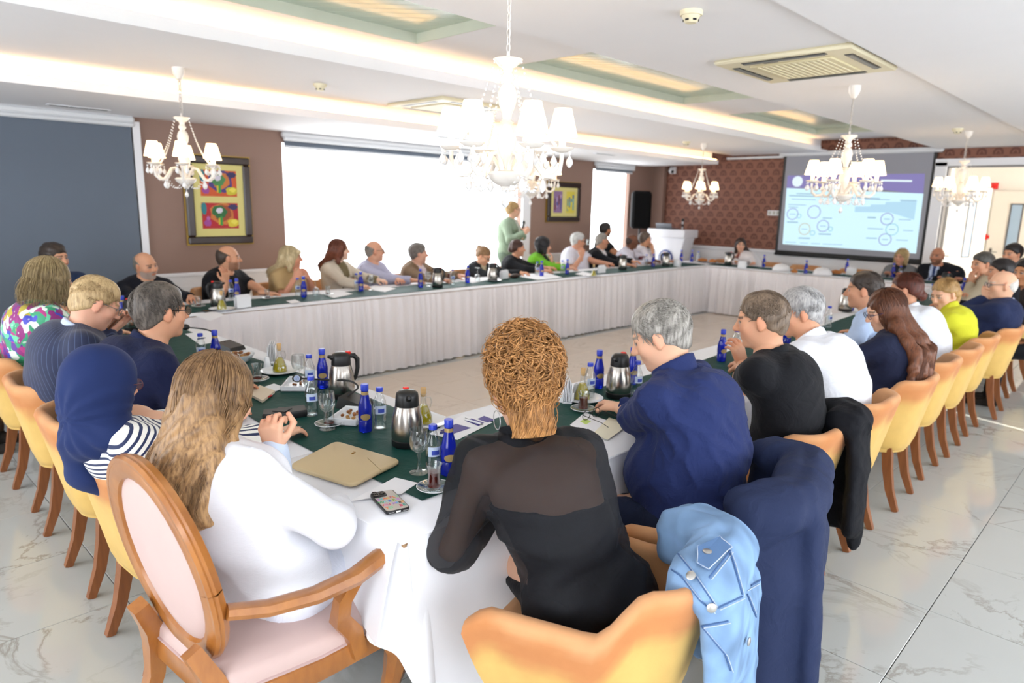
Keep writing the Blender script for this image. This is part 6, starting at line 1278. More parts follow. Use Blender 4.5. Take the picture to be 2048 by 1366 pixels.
    fo = lambda x, y, z: am*(np.sin(ff[0]*x*1.3+8*np.sin(14*z+ph[0])+ph[1])+.6*np.sin(ff[1]*y+5*np.sin(17*x+ph[2])+22*x))
    V, Q = polygonize(P, h, subs, cuts, fo); parts = [(Hc+V @ HB, Q, None)]; W = []
    ec, er = hp(0, -.014-t*.75, .026+t*.25), hp(.0755, .096, .088)
    def on(d, lift): d = norm(d); r = er+lift; return ec+d/np.linalg.norm(d/r)
    ns = hair.get('n', 0)
    if ns and lod < 3:
        paths = []; rad = []
        if st in ('short', 'buzz'):
            comb = hair.get('comb', V3(0, -.7, -.5)); ln = hair.get('ln', .035)
            while len(paths) < ns:
                d = norm(rng.normal(size=3)); p = on(d, t*.8); 
                if any((p-c_[0]) @ c_[1] > -.004 for c_ in cuts) or any(np.linalg.norm((p-s_[1])/s_[2]) < 1.1 for s_ in subs): continue
                pts = [p]; jit = rng.normal(size=3)*hair.get('jit', .35); dirv = np.array(comb, float)+jit; L = ln*rng.uniform(.6, 1.3)
                for k in range(4):
                    q = pts[-1]; nn = norm((q-ec)/er**2); tv = dirv-nn*(dirv @ nn); q = q+norm(tv)*L/4; pts.append(on(q-ec, t*.8+hair.get('lift', .007)*(k+1)/4*(1-.5*(k == 3))))
                paths.append(pts); rad.append(rng.uniform(.0011, .0027)*hair.get('thick', 1))
        elif st == 'updo':
            while len(paths) < ns:
                d = norm(rng.normal(size=3)+V3(0, -.5, .3)); lift = t*rng.uniform(.55, 1.0)+(.062*max(0, d[2])**1.5); p = on(d, lift)
                if np.linalg.norm((p-face[0][1])/face[0][2]) < 1.15 or p[2] < -.14: continue
                nn = norm(d); a = norm(np.cross(nn, rng.normal(size=3))); b_ = np.cross(nn, a); rr = rng.uniform(.011, .024); tn = rng.uniform(1.6, 3.0) if d[2] > -.1 else rng.uniform(.5, 1.4)
                if d[2] > -.05 or rng.rand() < .3: pts = [p+rr*(math.cos(g)*a+math.sin(g)*(b_*.75+nn*.5))+nn*(.004*g/PI) for g in np.linspace(0, tn*PI, 12)]
                else:
                    tv = norm(V3(-.25*np.sign(d[0]), -.1, .9)-nn*nn[2]+rng.normal(size=3)*.25); pts = [p]
                    for k in range(9): q = pts[-1]+norm(tv+.35*math.sin(k*.9+d[0]*9)*a)*.011; pts.append(on(q-ec, lift+.004*math.sin(k)))
                paths.append(pts); rad.append(rng.uniform(.0011, .0031))
            for k in range(420):
                x0 = rng.uniform(-.066, .066); pts = []; a_ = rng.uniform(.002, .006); p0 = rng.uniform(0, 6); z1 = rng.uniform(-.06, .03); dx = -x0*.35+rng.normal()*.012
                for u in np.linspace(0, 1, 10): z = -.125+(z1+.125)*u; yb = -.064-.050*math.sqrt(max(0, 1-(x0/.072)**2))-.006*math.sin(u*PI)-(.016*u); pts.append(hp(x0+dx*u+a_*math.sin(7*u+p0), yb-a_*.6*math.cos(6*u+p0)-.002, z))
                paths.append(pts); rad.append(rng.uniform(.0010, .0026))
        elif st in ('long', 'bob', 'pony', 'bun'):
            L = hair.get('len', .36); wd = hair.get('w', 1.0)
            for k in range(ns):
                a = rng.uniform(R(38), R(322)); a0 = a; lift = t*rng.uniform(.8, 1.35)      # azimuth from the face, kept off the face sector
                pts = []; x, y = math.sin(a), math.cos(a); amp = rng.uniform(.003, .012)*hair.get('wave', 1.0); fq = rng.uniform(18, 34); p0 = rng.uniform(0, 6); Lk = L*rng.uniform(.72, 1.05); flare = rng.uniform(.7, 1.25)
                for g in np.linspace(R(8+10*rng.rand()), R(98), 7): pts.append(on(V3(x*math.sin(g), y*math.sin(g)-.10*(1-math.sin(g)), math.cos(g)), lift))
                if st in ('bun', 'pony'): paths.append(pts[:6]); rad.append(rng.uniform(.0007, .0014)); continue
                if st == 'long':
                    q_ = np.clip(x*1.1+rng.normal()*.25, -1.05, 1.05); e = pts[-1]; Lk = L*rng.uniform(.78, 1.04)
                    for q in range(1, 12):
                        u = q/11; d_ = Lk*u; w_ = min(1, u*1.6); tgt = along(d_)+sd_*hw(d_)*q_*.85-bkv*(.045*q_*q_)*min(1, d_/.12)+bkv*(.030+.008*rng.rand()); hang = e+dn*d_*.9
                        w2 = w_*w_*(3-2*w_); pts.append(hang*(1-w2)+tgt*w2+sd_*amp*math.sin(fq*Lk*u+p0)+bkv*amp*.6*math.cos(fq*Lk*u+p0*1.7))
                    paths.append(pts); rad.append(rng.uniform(.0010, .0028)*hair.get('thick', 1)); continue
                e = pts[-1]; o = norm(V3(e[0], min(e[1], .02), 0)); bkv = norm(V3(0, -1, 0)-dn*(V3(0, -1, 0) @ dn))
                for q in range(1, 12):
                    u = q/11; pts.append(e+dn*Lk*u+o*((.024 if st == 'bob' else .016)*flare*wd*math.sin(min(1, u*1.4)*PI/2))+bkv*hair.get('back', .07)*.55*u+np.cross(o, dn)*amp*math.sin(fq*Lk*u+p0)+o*amp*.7*math.cos(fq*Lk*u+p0*1.7))
                paths.append(pts); rad.append(rng.uniform(.0010, .0030)*hair.get('thick', 1))
        V, Q = strand_tubes(paths, np.array(rad)); parts.append((Hc+V @ HB, Q, None))
    o = child('hair', parts, [mat])
    if st == 'pony': e = MB().lathe([(.022, -.008), (.027, 0), (.022, .008)], 12, cap=False); M3 = np.array(frame(0)[0]); part('hair_tie', MB().ball(tuple(Hc+hp(0, -.128, hair.get('bz', .02)+.004) @ HB-base), .030, 10, 7), black_plastic, root)
# ================================================================== the cast
SKL, SKM, SKO, SKD = 'dfae90', 'd09a7a', 'bd8560', '6e4632'
hnd = lambda w, **k: dict(w=w, **k)
TZ = ZT+.035
# ---- near right: seen from behind, seated along the aisle side
ch = hnd(at_z(1010, 985, .83), e=(-.5, -.2, -1), curl=.5); 
def sheer(V, T, c): pass
sheer_m = vcol('sheer_black_voile', .6, bump=.3, bscale=700, var=.06, alpha=.80)
curly = person('woman with piled-up curly ginger hair and a sheer black blouse, seen from behind', (1.43, 1.05), 62, at_d(1042, 782, 1.97), 66, 10, 0, 'f', .97, SKL, dict(style='updo', key='ginger_curls', c=('4a2a16', 'c99258'), n=1700, t=.024, brow='6a4a2a'),
    dict(c='1c1d21', mat=sheer_m, off=.022, so=.030, name='blouse', collar=('15161a', .045), fold=.012, ff=26, cuff=.01), '15161a', dict(L=hnd(at_z(1000, 975, .80), e=(-1, -.15, -.35)), R=hnd(V3(1.80, 1.55, TZ))), 1, neckfwd=.03, bulge=.045)
g = curly; T_ = g['torso'](.008); bb_ = g['Nk']-g['U']*.175
V, Q = polygonize(T_, .009, [ell(bb_+g['U']*.03-g['fw']*.12, (.085, .085, .055), k=.01)], [(bb_, norm(g['fw']*.18+V3(0, 0, 1)))], None); cm_ = [(V, Q, np.tile(np.array(s2l('131417')), (len(V), 1)))]
for q in (1, -1): V, Q = polygonize([cap(bb_+g['s']*q*.085-g['fw']*.10, g['Nk']-g['U']*.02+g['s']*q*.075-g['fw']*.035, .012, None, .01)], .007); cm_.append((V, Q, np.tile(np.array(s2l('131417')), (len(V), 1))))
g['child']('camisole', cm_, [cloth_m])
e = MB()
for q in (1, -1):
    c0 = g['Hc']+V3(q*.082, -.012, -.075) @ g['HB']-g['base']; a1, a2 = g['HB'][1], g['HB'][2]
    e.tube([c0+.027*(math.cos(w)*a1+math.sin(w)*a2) for w in np.linspace(0, 2*PI, 25)], .0014, 5, cap=False)
part('hoop_earring', e, plain('satin_silver', (.75, .75, .76), .3, .6), g['root'])
hold = at_z(1204, 800, .83); person('grey-haired man in a navy shirt reaching for a tea glass, seen from behind', (2.14, 1.12), 100, at_d(1318, 672, 2.5), 112, 26, 0, 'm', 1.12, SKL, dict(style='short', key='salt_grey', c=('45413c', 'a8a39b'), n=1500, t=.012, ln=.045, comb=V3(.3, -.6, -.5), lift=.006, brow='7a756c'),
    dict(c='25305c', off=.013, so=.016, collar=('25305c', .05), fold=.012, ff=38), '20283f', dict(R=hnd(at_z(1238, 815, .80), d=norm(at_z(1190, 795, .80)-at_z(1238, 815, .82)), n=(.1, -.3, 1), curl=.55, e=(.4, -.5, -.6)), L=hnd(at_z(1275, 835, .79), e=(-1.2, .1, -.35), curl=.4)), 1, neckfwd=.06, bulge=.07)
person('young man with cropped brown hair in a black T-shirt, seen from behind', (2.94, 1.15), 96, at_d(1521, 640, 2.98), 108, 12, 0, 'm', 1.06, SKM, dict(style='short', key='cropped_brown', c=('3a2f26', '7d6a58'), n=1500, t=.009, ln=.022, comb=V3(0, .5, .4), lift=.006, jit=.9, brow='3a2c20'),
    dict(c='17181c', off=.010, collar=('17181c', .018), fold=.005, sleeve='short'), '1c1e26', dict(L=hnd(at_z(1468, 715, .84), d=(-.2, .3, .9), n=(-.3, -1, .2), curl=.8, e=(-.8, .2, -1)), R=hnd(at_z(1480, 735, .80), curl=.7)), 1, neckfwd=.05, bulge=.06)
person('silver-haired man in a white polo shirt, seen from behind', (3.60, 1.14), 92, at_d(1598, 624, 3.52), 122, 14, 0, 'm', 1.14, SKM, dict(style='short', key='silver', c=('68686b', 'bcbab8'), n=1400, t=.012, ln=.045, comb=V3(.2, .3, -.8), lift=.005, brow='8a8580'),
    dict(c='e6e8ee', off=.014, collar=('e9ebf0', .035), sleeve='short', fold=.006, mat=knit_m), '3a3d46', dict(L=hnd(V3(3.25, 1.62, TZ)), R=hnd(V3(3.75, 1.66, TZ))), 1, neckfwd=.07, bulge=.06)
person('woman with very long straight brown hair in a navy top, seen from behind', (4.26, 1.14), 92, at_d(1768, 622, 4.0), 128, 22, 0, 'f', 1.05, SKL, dict(style='long', key='long_chestnut', c=('3a2016', '7a4a30'), n=420, len=.48, back=.09, w=1.15, wave=.35, t=.016, brow='3a2416'),
    dict(c='20253c', off=.012, sleeve='short', fold=.005), '20253c', dict(L=hnd(V3(4.0, 1.60, TZ)), R=hnd(V3(4.5, 1.62, TZ))), 1, glasses='3a2a50', neckfwd=.05, bulge=.05)
person('dark-haired man in a light blue shirt, seen from behind', (4.93, 1.16), 92, at_d(1726, 580, 4.58), 104, 6, 0, 'm', 1.05, SKM, dict(style='short', key='black_brown', c=('1d1815', '40352e'), n=500, t=.010, ln=.022, lift=.004),
    dict(c='b9cdec', off=.012, collar=('b9cdec', .04), fold=.006), '2a2d38', dict(L=hnd(V3(4.6, 1.62, TZ), e=(-1, 0, -.5)), R=hnd(V3(5.1, 1.66, TZ))), 2, neckfwd=.05)
person('woman with a low dark red bun in a white shirt, seen from behind', (5.52, 1.14), 90, at_d(1808, 580, 4.98), 104, 10, 0, 'f', 1.06, SKM, dict(style='bun', key='dark_auburn', c=('2e150f', '5f2c1c'), bz=-.055, t=.016, n=260),
    dict(c='dfe2e8', off=.014, collar=('dfe2e8', .03), fold=.006), '23252e', dict(L=hnd(V3(5.3, 1.62, TZ)), R=hnd(V3(5.75, 1.62, TZ))), 2, neckfwd=.05, bulge=.05)
person('woman with a blonde ponytail in a bright yellow blouse', (6.14, 1.14), 98, at_d(1888, 588, 5.3), 150, 22, 0, 'f', 1.02, SKL, dict(style='pony', key='honey_blonde', c=('7a5a34', 'b8935e'), bz=.0, len=.24, t=.012, n=200, brow='4a3520'),
    dict(c='c9c934', off=.016, so=.02, collar=('c9c934', .05), fold=.009), '33363f', dict(L=hnd(V3(5.85, 1.62, TZ)), R=hnd(V3(6.3, 1.62, TZ))), 2, lips='b56a60', neckfwd=.05)
person('bald man in a navy suit leaning back with a hand at his ear', (6.86, 1.12), 94, at_d(2003, 570, 5.68), 118, 4, 0, 'm', 1.12, SKL, dict(style='bald', key='white_fringe', c=('a8a39c', 'd9d5cf'), ring=.015),
    dict(c='212a4a', off=.018, so=.018, collar=('c9d6ec', .035), cmat=cloth_m, fold=.006), '212a4a', dict(L=hnd(at_d(1972, 598, 5.75), d=(.2, .1, .9), n=(-.8, .3, 0), curl=.5, e=(-.7, .5, -.6)), R=hnd(V3(7.0, 1.6, TZ))), 2, glasses='5a5a60', neckfwd=.02)
person('dark-haired man in black beyond the bald man', (7.72, 1.12), 94, at_d(1999, 543, 6.6), 115, 4, 0, 'm', 1.0, SKM, dict(style='short', key='jet_black', c=('0f0d0d', '2a2423'), t=.014), dict(c='1a1c22', off=.014, fold=.005), '1a1c22', None, 3)
person('grey-black-haired man in a beige shirt resting his cheek on his hand', (8.72, 1.16), 100, at_d(1963, 528, 7.45), 140, 8, 0, 'm', 1.05, SKM, dict(style='short', key='iron_grey', c=('24221f', '56524c'), t=.016), dict(c='b9ab92', off=.014, collar=('b9ab92', .04), fold=.005), '2a2d38', dict(L=hnd(at_d(1943, 565, 7.45), d=(0, .1, 1), n=(-.7, .6, 0), curl=.5, e=(-.4, .5, -1))), 3)
person('dark-haired man standing at the right end of the aisle tables', (9.6, 1.05), 110, at_d(2024, 508, 8.3), 150, 6, 0, 'm', 1.0, SKM, dict(style='short', key='jet_black', c=('0f0d0d', '2a2423'), t=.016), dict(c='1c1d22', off=.014, fold=.005), '1a1c22', None, 3)
person('person in dark clothes at the far right edge of the picture', (7.3, .62), 100, at_d(2052, 545, 6.0), 150, 5, 0, 'm', 1.0, SKO, dict(style='short', key='jet_black', c=('0f0d0d', '2a2423'), t=.014), dict(c='2a2220', off=.014, fold=.005), '1a1c22', None, 3)
# ---- near end: facing away along the near tables
girl = person('girl with long wavy light brown hair in a white jersey, seen from behind', (.85, 1.80), 14, at_d(438, 795, 1.90), 20, 16, -4, 'f', 1.0, SKL, dict(style='long', key='light_brown_waves', c=('4c3322', 'b08a5e'), n=900, len=.30, back=.05, w=.92, wave=1.2, t=.017, brow='6a4a30', thick=1.0),
    dict(c='eef0f6', mat=vcol('white_ribbed_jersey', .9, bump=.5, bscale=260, sheen=.2, var=.02, bsc=(.2, .2, 3.0)), off=.018, so=.022, name='jersey', fold=.009, ff=24, collar=('eef0f6', .02)), 'dfe3ee', dict(L=hnd(at_d(548, 900, 2.02), d=(-.15, -.1, 1), n=(-.8, -.55, .2), curl=1.35, e=(.2, .6, -1)), R=hnd(V3(1.08, 1.80, .70), e=(.25, -1, -.5), curl=.4, d=(.3, .9, 0))), 1, neckfwd=.04, bulge=.02, shoes='e4e4e6', feet=[at_z(668, 1268, .10), at_z(782, 1172, .10)])
V, Q = polygonize([cap(at_d(548, 905, 2.02)+V3(.01, .0, -.05), at_d(548, 900, 2.02), .040, .042, .01)], .007); girl['child']('shirt_cuff', [(V, Q, np.tile(np.array(s2l('c9d6ea')), (len(V), 1)))], [cloth_m])
def scarf(info):
    HB, Hc, hs = info['HB'], info['Hc'], info['hs']; W_ = lambda x, y, z: Hc+V3(x, y, z)*hs @ HB if False else Hc+(V3(x, y, z)*hs) @ HB
    N_, U_, s_, f_, C_ = info['Nk'], info['U'], info['s'], info['fw'], info['C']
    P = [ell(W_(0, -.024, .030), V3(.094, .118, .108), HB, .03), ell(W_(0, -.03, -.05), V3(.092, .105, .09), HB, .04), cap(W_(0, -.035, -.09), N_-f_*.01, .088, .098, .04), cap(N_-s_*.09+U_*-.005, N_+s_*.09-U_*.005, .058, None, .05),
         cap(N_-s_*.055-f_*.085, C_-s_*.085-f_*.150, .042, .050, .04, (f_, 1.4)), cap(C_-s_*.085-f_*.150, C_-U_*.06-s_*.09-f_*.145, .050, .052, .04, (f_, 1.6)), cap(C_-U_*.0-s_*.05-f_*.148, C_-U_*.07-s_*.04-f_*.145, .035, .042, .04, (f_, 1.6))]
    sub = [ell(W_(0, .118, -.020), V3(.060, .066, .088), HB, .015)]; fo = folds(77, .009, 26)
    q0 = W_(.02, -.05, -.10)
    def fld(x, y, z):
        v = np.sqrt((x-q0[0])**2+(y-q0[1])**2+(z-q0[2])**2); a = np.arctan2((z-q0[2]), (x-q0[0])*s_[0]+(y-q0[1])*s_[1]); return fo(x, y, z)*.5+.0035*np.sin(a*13+9*v)*np.clip(v/.08, 0, 1)*np.clip((.20-v)/.08, 0, 1)
    V, Q = polygonize(P, .008, sub, (), fld); info['child']('headscarf', [(V, Q, np.tile(np.array(s2l('22305c')), (len(V), 1)))], [vcol('navy_chiffon', .75, bump=.12, bscale=900, sheen=.2, var=.03)])
hij = person('woman in a navy headscarf and a navy-striped white blouse, seen from behind', (.92, 2.53), 12, at_d(210, 770, 2.24), 16, 10, 0, 'f', 1.05, SKL, None, dict(c='f0f0ea', mat=STRIPE, off=.016, so=.026, name='striped_blouse', fold=.007, ff=28), '2a3050', dict(L=hnd(V3(1.25, 2.75, TZ)), R=hnd(V3(1.20, 2.35, TZ), e=(.2, -1, -.5))), 1, glasses='5a2a3a', neckfwd=.03, bulge=-.01)
scarf(hij)
person('dark-haired man with black glasses in a plain navy suit, in profile', (.86, 3.20), -6, at_d(323, 622, 2.98), 6, 4, 0, 'm', 1.16, SKM, dict(style='short', key='dark_greying', c=('2a2522', '6b625a'), n=1400, t=.013, ln=.04, comb=V3(.3, .5, -.6), lift=.005, brow='2a2420'),
    dict(c='1b2140', off=.020, so=.020, collar=('1b2140', .035), fold=.006, ff=26), '1b2140', dict(L=hnd(V3(1.32, 3.4, TZ)), R=hnd(V3(1.30, 3.05, TZ))), 1, glasses='201a1a', neckfwd=.06, bulge=.05)
pin = person('fair-haired man with glasses in a navy pinstripe suit looking at his phone', (.86, 3.92), -8, at_d(194, 606, 3.30), -4, 30, 0, 'm', 1.12, 'e2ab90', dict(style='short', key='sandy_blond', c=('8f7148', 'cdb184'), n=1300, t=.011, ln=.03, comb=V3(.2, .6, .1), lift=.004, brow='a88a60'),
    dict(c='1c2646', mat=PINST, off=.020, so=.020, collar=('c3cfe8', .030), cmat=cloth_m, fold=.006, ff=24), '1c2646', dict(R=hnd(at_d(210, 660, 3.48), d=(.6, .3, .5), n=(0, -.9, .2), curl=.8), L=hnd(at_d(225, 655, 3.58), d=(.4, -.3, .5), n=(0, .9, .3), curl=.8)), 1, glasses='6a6460', neckfwd=.07, bulge=.06)
pq = at_d(236, 640, 3.50); t = thing('phone', 'dark phone in a brown case held by the man in pinstripes', 'phone', tuple(pq), R(-30)); M3 = np.array(Matrix.Rotation(R(-50), 3, 'Y') @ Matrix.Rotation(R(80), 3, 'Z')); part('phone_body', MB().box((0, 0, 0), (.15, .075, .009), ch=.003, M3=M3), plain('brown_phone_case', '7a4a30', .5), t); part('screen_glass', MB().box(tuple(M3 @ V3(0, 0, .0052)), (.14, .066, .001), M3=M3), plain('slate_screen', '3d4a50', .2), t, False)
person('woman with ash-blonde bobbed hair in a bright floral blouse', (.84, 4.72), 0, at_d(106, 562, 3.95), 6, 10, 0, 'f', 1.08, SKL, dict(style='bob', key='ash_blonde', c=('5e4c34', 'b09a70'), n=600, len=.17, back=.03, t=.024, brow='6a5a40', wave=1.2),
    dict(c='8f2377', mat=FLORAL, off=.020, so=.026, name='floral_blouse', fold=.006), '23252e', dict(R=hnd(at_d(222, 672, 4.25), curl=.5, e=(.2, -1, -.5)), L=hnd(V3(1.3, 4.9, TZ))), 1, neckfwd=.05, bulge=.05)
person('person in cream sleeves at the left edge, before the slate blind', (.30, 5.62), -30, V3(.22, 5.60, 1.20), -20, 5, 0, 'f', 1.0, SKM, dict(style='bob', key='dark_brown_bob', c=('2a1c14', '4a3424')), dict(c='e6e2d8', off=.016, fold=.006, sleeve='3q'), '5a4436', dict(L=hnd(at_d(20, 668, 4.15), curl=.4, d=(.8, -.3, -.1)), R=hnd(V3(.62, 5.35, .72))), 2)
# ---- the window row, looking towards the screen
Y0 = 6.62
def row(label, px, py, sx, yaw, hy, hp_, sex, b, skin, hair, top, hands=None, Y=Y0, lod=2, sy=6.72, **k): return person(label, (sx, sy), yaw, at_y(px, py, Y), hy, hp_, k.pop('roll', 0), sex, b, skin, hair, top, hands=hands, lod=lod, **k)
W_ = lambda x, y=6.02: V3(x, y, TZ)
row('man with slick dark hair in a navy suit, half hidden by the floral blouse', 110, 516, 1.45, -80, -60, 4, 'm', 1.05, SKM, dict(style='short', key='black_brown', c=('1d1815', '40352e'), t=.013, front=.05), dict(c='2a3a58', off=.018, fold=.005, v=('dfe3ea', .22, .06)), dict(R=hnd(W_(1.30)), L=hnd(W_(1.6))))
row('balding grey-bearded man in a black jersey leaning sideways', 292, 531, 2.08, -80, -68, 8, 'm', 1.10, SKM, dict(style='bald', key='grey_side_hair', c=('55504a', '8a847c'), brow='4a443e', t=.006, ring=.05), dict(c='14161f', off=.013, fold=.005, v=('caa98f', .10, .05)), dict(R=hnd(W_(1.9)), L=hnd(W_(2.3))), roll=-10, beard=('a8a29b', .72))
hb_ = at_y(458, 516, Y0)
row('bald man with stubble in a black T-shirt resting his cheek on his hand', 458, 516, 2.80, -62, -22, 2, 'm', 1.14, SKM, dict(style='bald', key='dark_side_hair', c=('2a211c', '4a3c32'), brow='2a201a', t=.007, ring=.045), dict(c='15161a', off=.012, sleeve='short', fold=.004), dict(R=hnd(at_y(452, 566, 6.40), d=(-.05, -.05, 1), n=(.3, -1, 0), curl=.35, e=(-.2, -.4, -1)), L=hnd(at_y(540, 590, 6.15), curl=.3, d=(.8, -.5, -.1), e=(.8, -.2, -.6))), beard=('3a2e28', .45))
row('blonde woman in a beige shirt with her chin on folded hands', 584, 515, 3.46, -60, -26, 2, 'f', 1.12, 'd99c80', dict(style='long', key='pale_blonde', c=('8f7a56', 'd8c69c'), len=.26, back=.05, w=1.0, fringe=1, t=.017, n=120, wave=.4, brow='8a6a48'), dict(c='b99f72', off=.014, so=.016, sleeve='short', fold=.006, collar=('b99f72', .03)),
    dict(R=hnd(at_y(590, 556, 6.32), d=(.5, -.3, .6), n=(0, -1, .3), curl=1.0, e=(-.4, -.6, -1)), L=hnd(at_y(616, 555, 6.36), d=(-.5, -.3, .5), n=(0, -1, .3), curl=1.0, e=(.6, -.5, -1))))
row('young woman with long auburn hair in a cream blazer', 680, 500, 4.08, -66, -28, 0, 'f', 1.0, 'e6bfa6', dict(style='long', key='auburn', c=('3c1d14', '7a4430'), len=.27, back=.05, w=1.0, n=120, wave=.5, t=.014), dict(c='cfc4b2', off=.018, so=.018, fold=.005, v=('776b4e', .32, .085), name='blazer'), dict(R=hnd(W_(4.0, 6.1)), L=hnd(W_(4.35, 6.12))))
row('bald man with glasses in a pale lilac-blue shirt', 750, 502, 4.62, -62, -26, 0, 'm', 1.08, 'd8a184', dict(style='bald', key='grey_side_hair', c=('55504a', '8a847c'), t=.007, ring=.03), dict(c='b4b4cc', off=.014, collar=('b9bad2', .04), fold=.005, name='shirt'), dict(R=hnd(W_(4.75, 6.1)), L=hnd(at_y(805, 566, 6.1), curl=.3)), glasses='4a3a34')
row('grey-brown-haired man in a tan suit jacket', 838, 507, 5.24, -68, -28, 2, 'm', 1.06, 'd8a58c', dict(style='short', key='pepper_brown', c=('3c352e', '77706a'), t=.016), dict(c='7c6650', off=.018, so=.018, fold=.005, v=('d9c9cc', .24, .06), name='suit_jacket', collar=('d9cdd0', .03), cmat=cloth_m), dict(R=hnd(W_(5.05)), L=hnd(W_(5.5))))
row('woman with a light brown ponytail and dark glasses writing, in black', 968, 512, 6.22, -88, -70, 30, 'f', 1.0, 'dba684', dict(style='pony', key='light_brown_pony', c=('5a4028', '94704a'), bz=.06, len=.07, t=.012), dict(c='1d2024', off=.014, so=.016, fold=.005, v=('c9b99a', .12, .04), collar=('c9b896', .02), cmat=cloth_m), dict(R=hnd(W_(6.1, 6.0)), L=hnd(W_(6.45, 6.02))), glasses='2a2018', Y=6.5)
row('woman with dark brown hair tied back, in a black blouse', 1036, 497, 6.90, -62, -30, 2, 'f', 1.14, 'd39c7c', dict(style='bun', key='dark_brown_bun', c=('241714', '4a2f26'), bz=-.02, t=.016), dict(c='15161a', off=.014, fold=.005, sleeve='3q'), dict(R=hnd(W_(6.9, 6.02), e=(-.6, -.2, -.7)), L=hnd(W_(7.2, 6.05))))
row('woman with a black bob in a lime green cardigan, hand at her mouth', 1088, 492, 7.44, -66, -34, 6, 'f', 1.1, 'd8a488', dict(style='bob', key='raven_black', c=('0b0a0c', '221f22'), t=.026, n=0), dict(c='6fb02c', off=.016, so=.018, fold=.006, v=('1f2024', .25, .07), name='cardigan'), dict(R=hnd(W_(7.45, 6.02)), L=hnd(at_y(1104, 524, 6.42), d=(0, .1, 1), n=(.7, -.6, 0), curl=.6, e=(.2, -.5, -1))))
row('white-haired man with dark glasses drinking from a glass, in a white shirt', 1157, 482, 8.24, -72, -36, 8, 'm', 1.18, 'd3997c', dict(style='short', key='white_grey', c=('93918e', 'd2d0cc'), t=.014), dict(c='dddbe6', off=.016, sleeve='short', so=.024, fold=.006, collar=('dddbe6', .04)), dict(R=hnd(at_y(1163, 513, 6.36), d=(.1, -.1, 1), n=(-.6, -.7, 0), curl=.9, e=(-.5, -.5, -1)), L=hnd(W_(8.4, 6.05))), glasses='2a1c1a')
row('grey-haired man in a black jacket over a white shirt', 1204, 482, 8.88, -66, -28, 2, 'm', 1.06, 'cc9678', dict(style='short', key='short_grey', c=('6a655e', '9a948c'), t=.007, front=.07), dict(c='17181c', off=.018, so=.018, fold=.005, v=('e2e1e6', .36, .09), name='jacket'), dict(R=hnd(W_(8.75, 6.05)), L=hnd(W_(9.15, 6.08))))
row('young dark-haired bearded man in a black T-shirt by the narrow window', 1212, 460, 9.95, -60, -18, 0, 'm', .98, 'c08a68', dict(style='short', key='jet_black', c=('0f0d0d', '2a2423'), t=.018), dict(c='16171a', off=.012, sleeve='short', fold=.004), None, Y=7.35, sy=7.36, seath=.56, lod=3, beard=('1c1512', .75))
row('dark-skinned bald man in a white shirt with a lanyard', 1265, 483, 9.52, -70, -38, 6, 'm', 1.04, SKD, dict(style='bald', key='dark_stubble', c=('2a1a14', '3a261c'), t=.003, ring=.03), dict(c='d9d6e2', off=.014, fold=.005, collar=('d9d6e2', .04), v=('d9d6e2', .3, .06, '6a3a40')), dict(R=hnd(W_(9.35, 6.1)), L=hnd(W_(9.7, 6.1), curl=.8)), lod=3)
row('dark-haired man with glasses in white, chin on his hand, before the lectern', 1291, 478, 10.05, -50, -20, 0, 'm', 1.04, 'cf9a78', dict(style='short', key='brown_grey_side', c=('332a24', '6a5a4e'), t=.010, front=.075), dict(c='dedbe2', off=.015, so=.018, fold=.005), dict(L=hnd(at_y(1305, 500, 6.38), d=(-.1, .1, 1), n=(.8, -.5, 0), curl=.6, e=(.7, -.4, -1)), R=hnd(W_(10.0, 6.1))), glasses='2a2422', lod=3)
# ---- standing speaker
sp_ = at_y(1027, 420, 7.12)
person('woman in a sage green blazer standing with a microphone before the window', (sp_[0]-.06, 7.16), -62, sp_, -22, 2, 0, 'f', 1.08, 'deae92', dict(style='bun', key='dark_blonde_bun', c=('6a5032', 'b0905e'), bz=.045, t=.018, n=0), dict(c='8b9c86', off=.020, so=.020, fold=.006, name='blazer', v=('cfd0c4', .30, .05), hem=-.02), '6e7f6e', dict(L=hnd(at_y(1046, 470, 6.86), d=(.1, -.2, 1), n=(.5, -.8, 0), curl=1.2, e=(.7, -.2, -1)), R=hnd(at_y(1050, 466, 6.80), d=(.5, -.1, .5), n=(-.3, -.8, .2), curl=1.0, e=(-.5, -.3, -1))), 2, stand=True, glasses='4a3a30')
q = at_y(1047, 448, 6.84); t = thing('microphone', 'black handheld microphone raised by the standing woman', 'microphone', tuple(q)); part('handle', MB().tube([(-.012, .03, -.15), (0, 0, 0)], [.011, .015], 10), black_plastic, t); part('mesh_head', MB().ball((.002, -.004, .022), (.024, .024, .028), 12, 8), plain('dark_mesh', (.09, .09, .09), .6, bump=.4, bscale=800), t)
# ---- below the screen
def back(label, px, py, sy, hy, hp_, sex, b, skin, hair, top, X=11.12, **k): return person(label, (11.24, sy), 180, at_x(px, py, X), hy, hp_, 0, sex, b, skin, hair, top, lod=3, **k)
back('young woman with dark wavy hair and a white blouse, facing the room below the screen', 1481, 490, 5.05, 214, 2, 'f', 1.0, 'dba88c', dict(style='long', key='dark_wavy', c=('1c1310', '42302a'), len=.20, back=.03, w=1.1, t=.014), dict(c='e4dfe0', off=.014, fold=.005, v=('caa08c', .10, .04, '7a3a3a')), hands=dict(L=hnd(V3(10.6, 4.9, TZ)), R=hnd(V3(10.6, 5.2, TZ))))
back('woman with a dark blonde bob in a grey jacket, below the screen', 1802, 514, 2.90, 170, 4, 'f', 1.0, 'c99478', dict(style='bob', key='dark_blonde_bob', c=('6a5234', 'b49a6a'), t=.020), dict(c='77787a', off=.018, fold=.006, v=('24282c', .30, .09), name='jacket'))
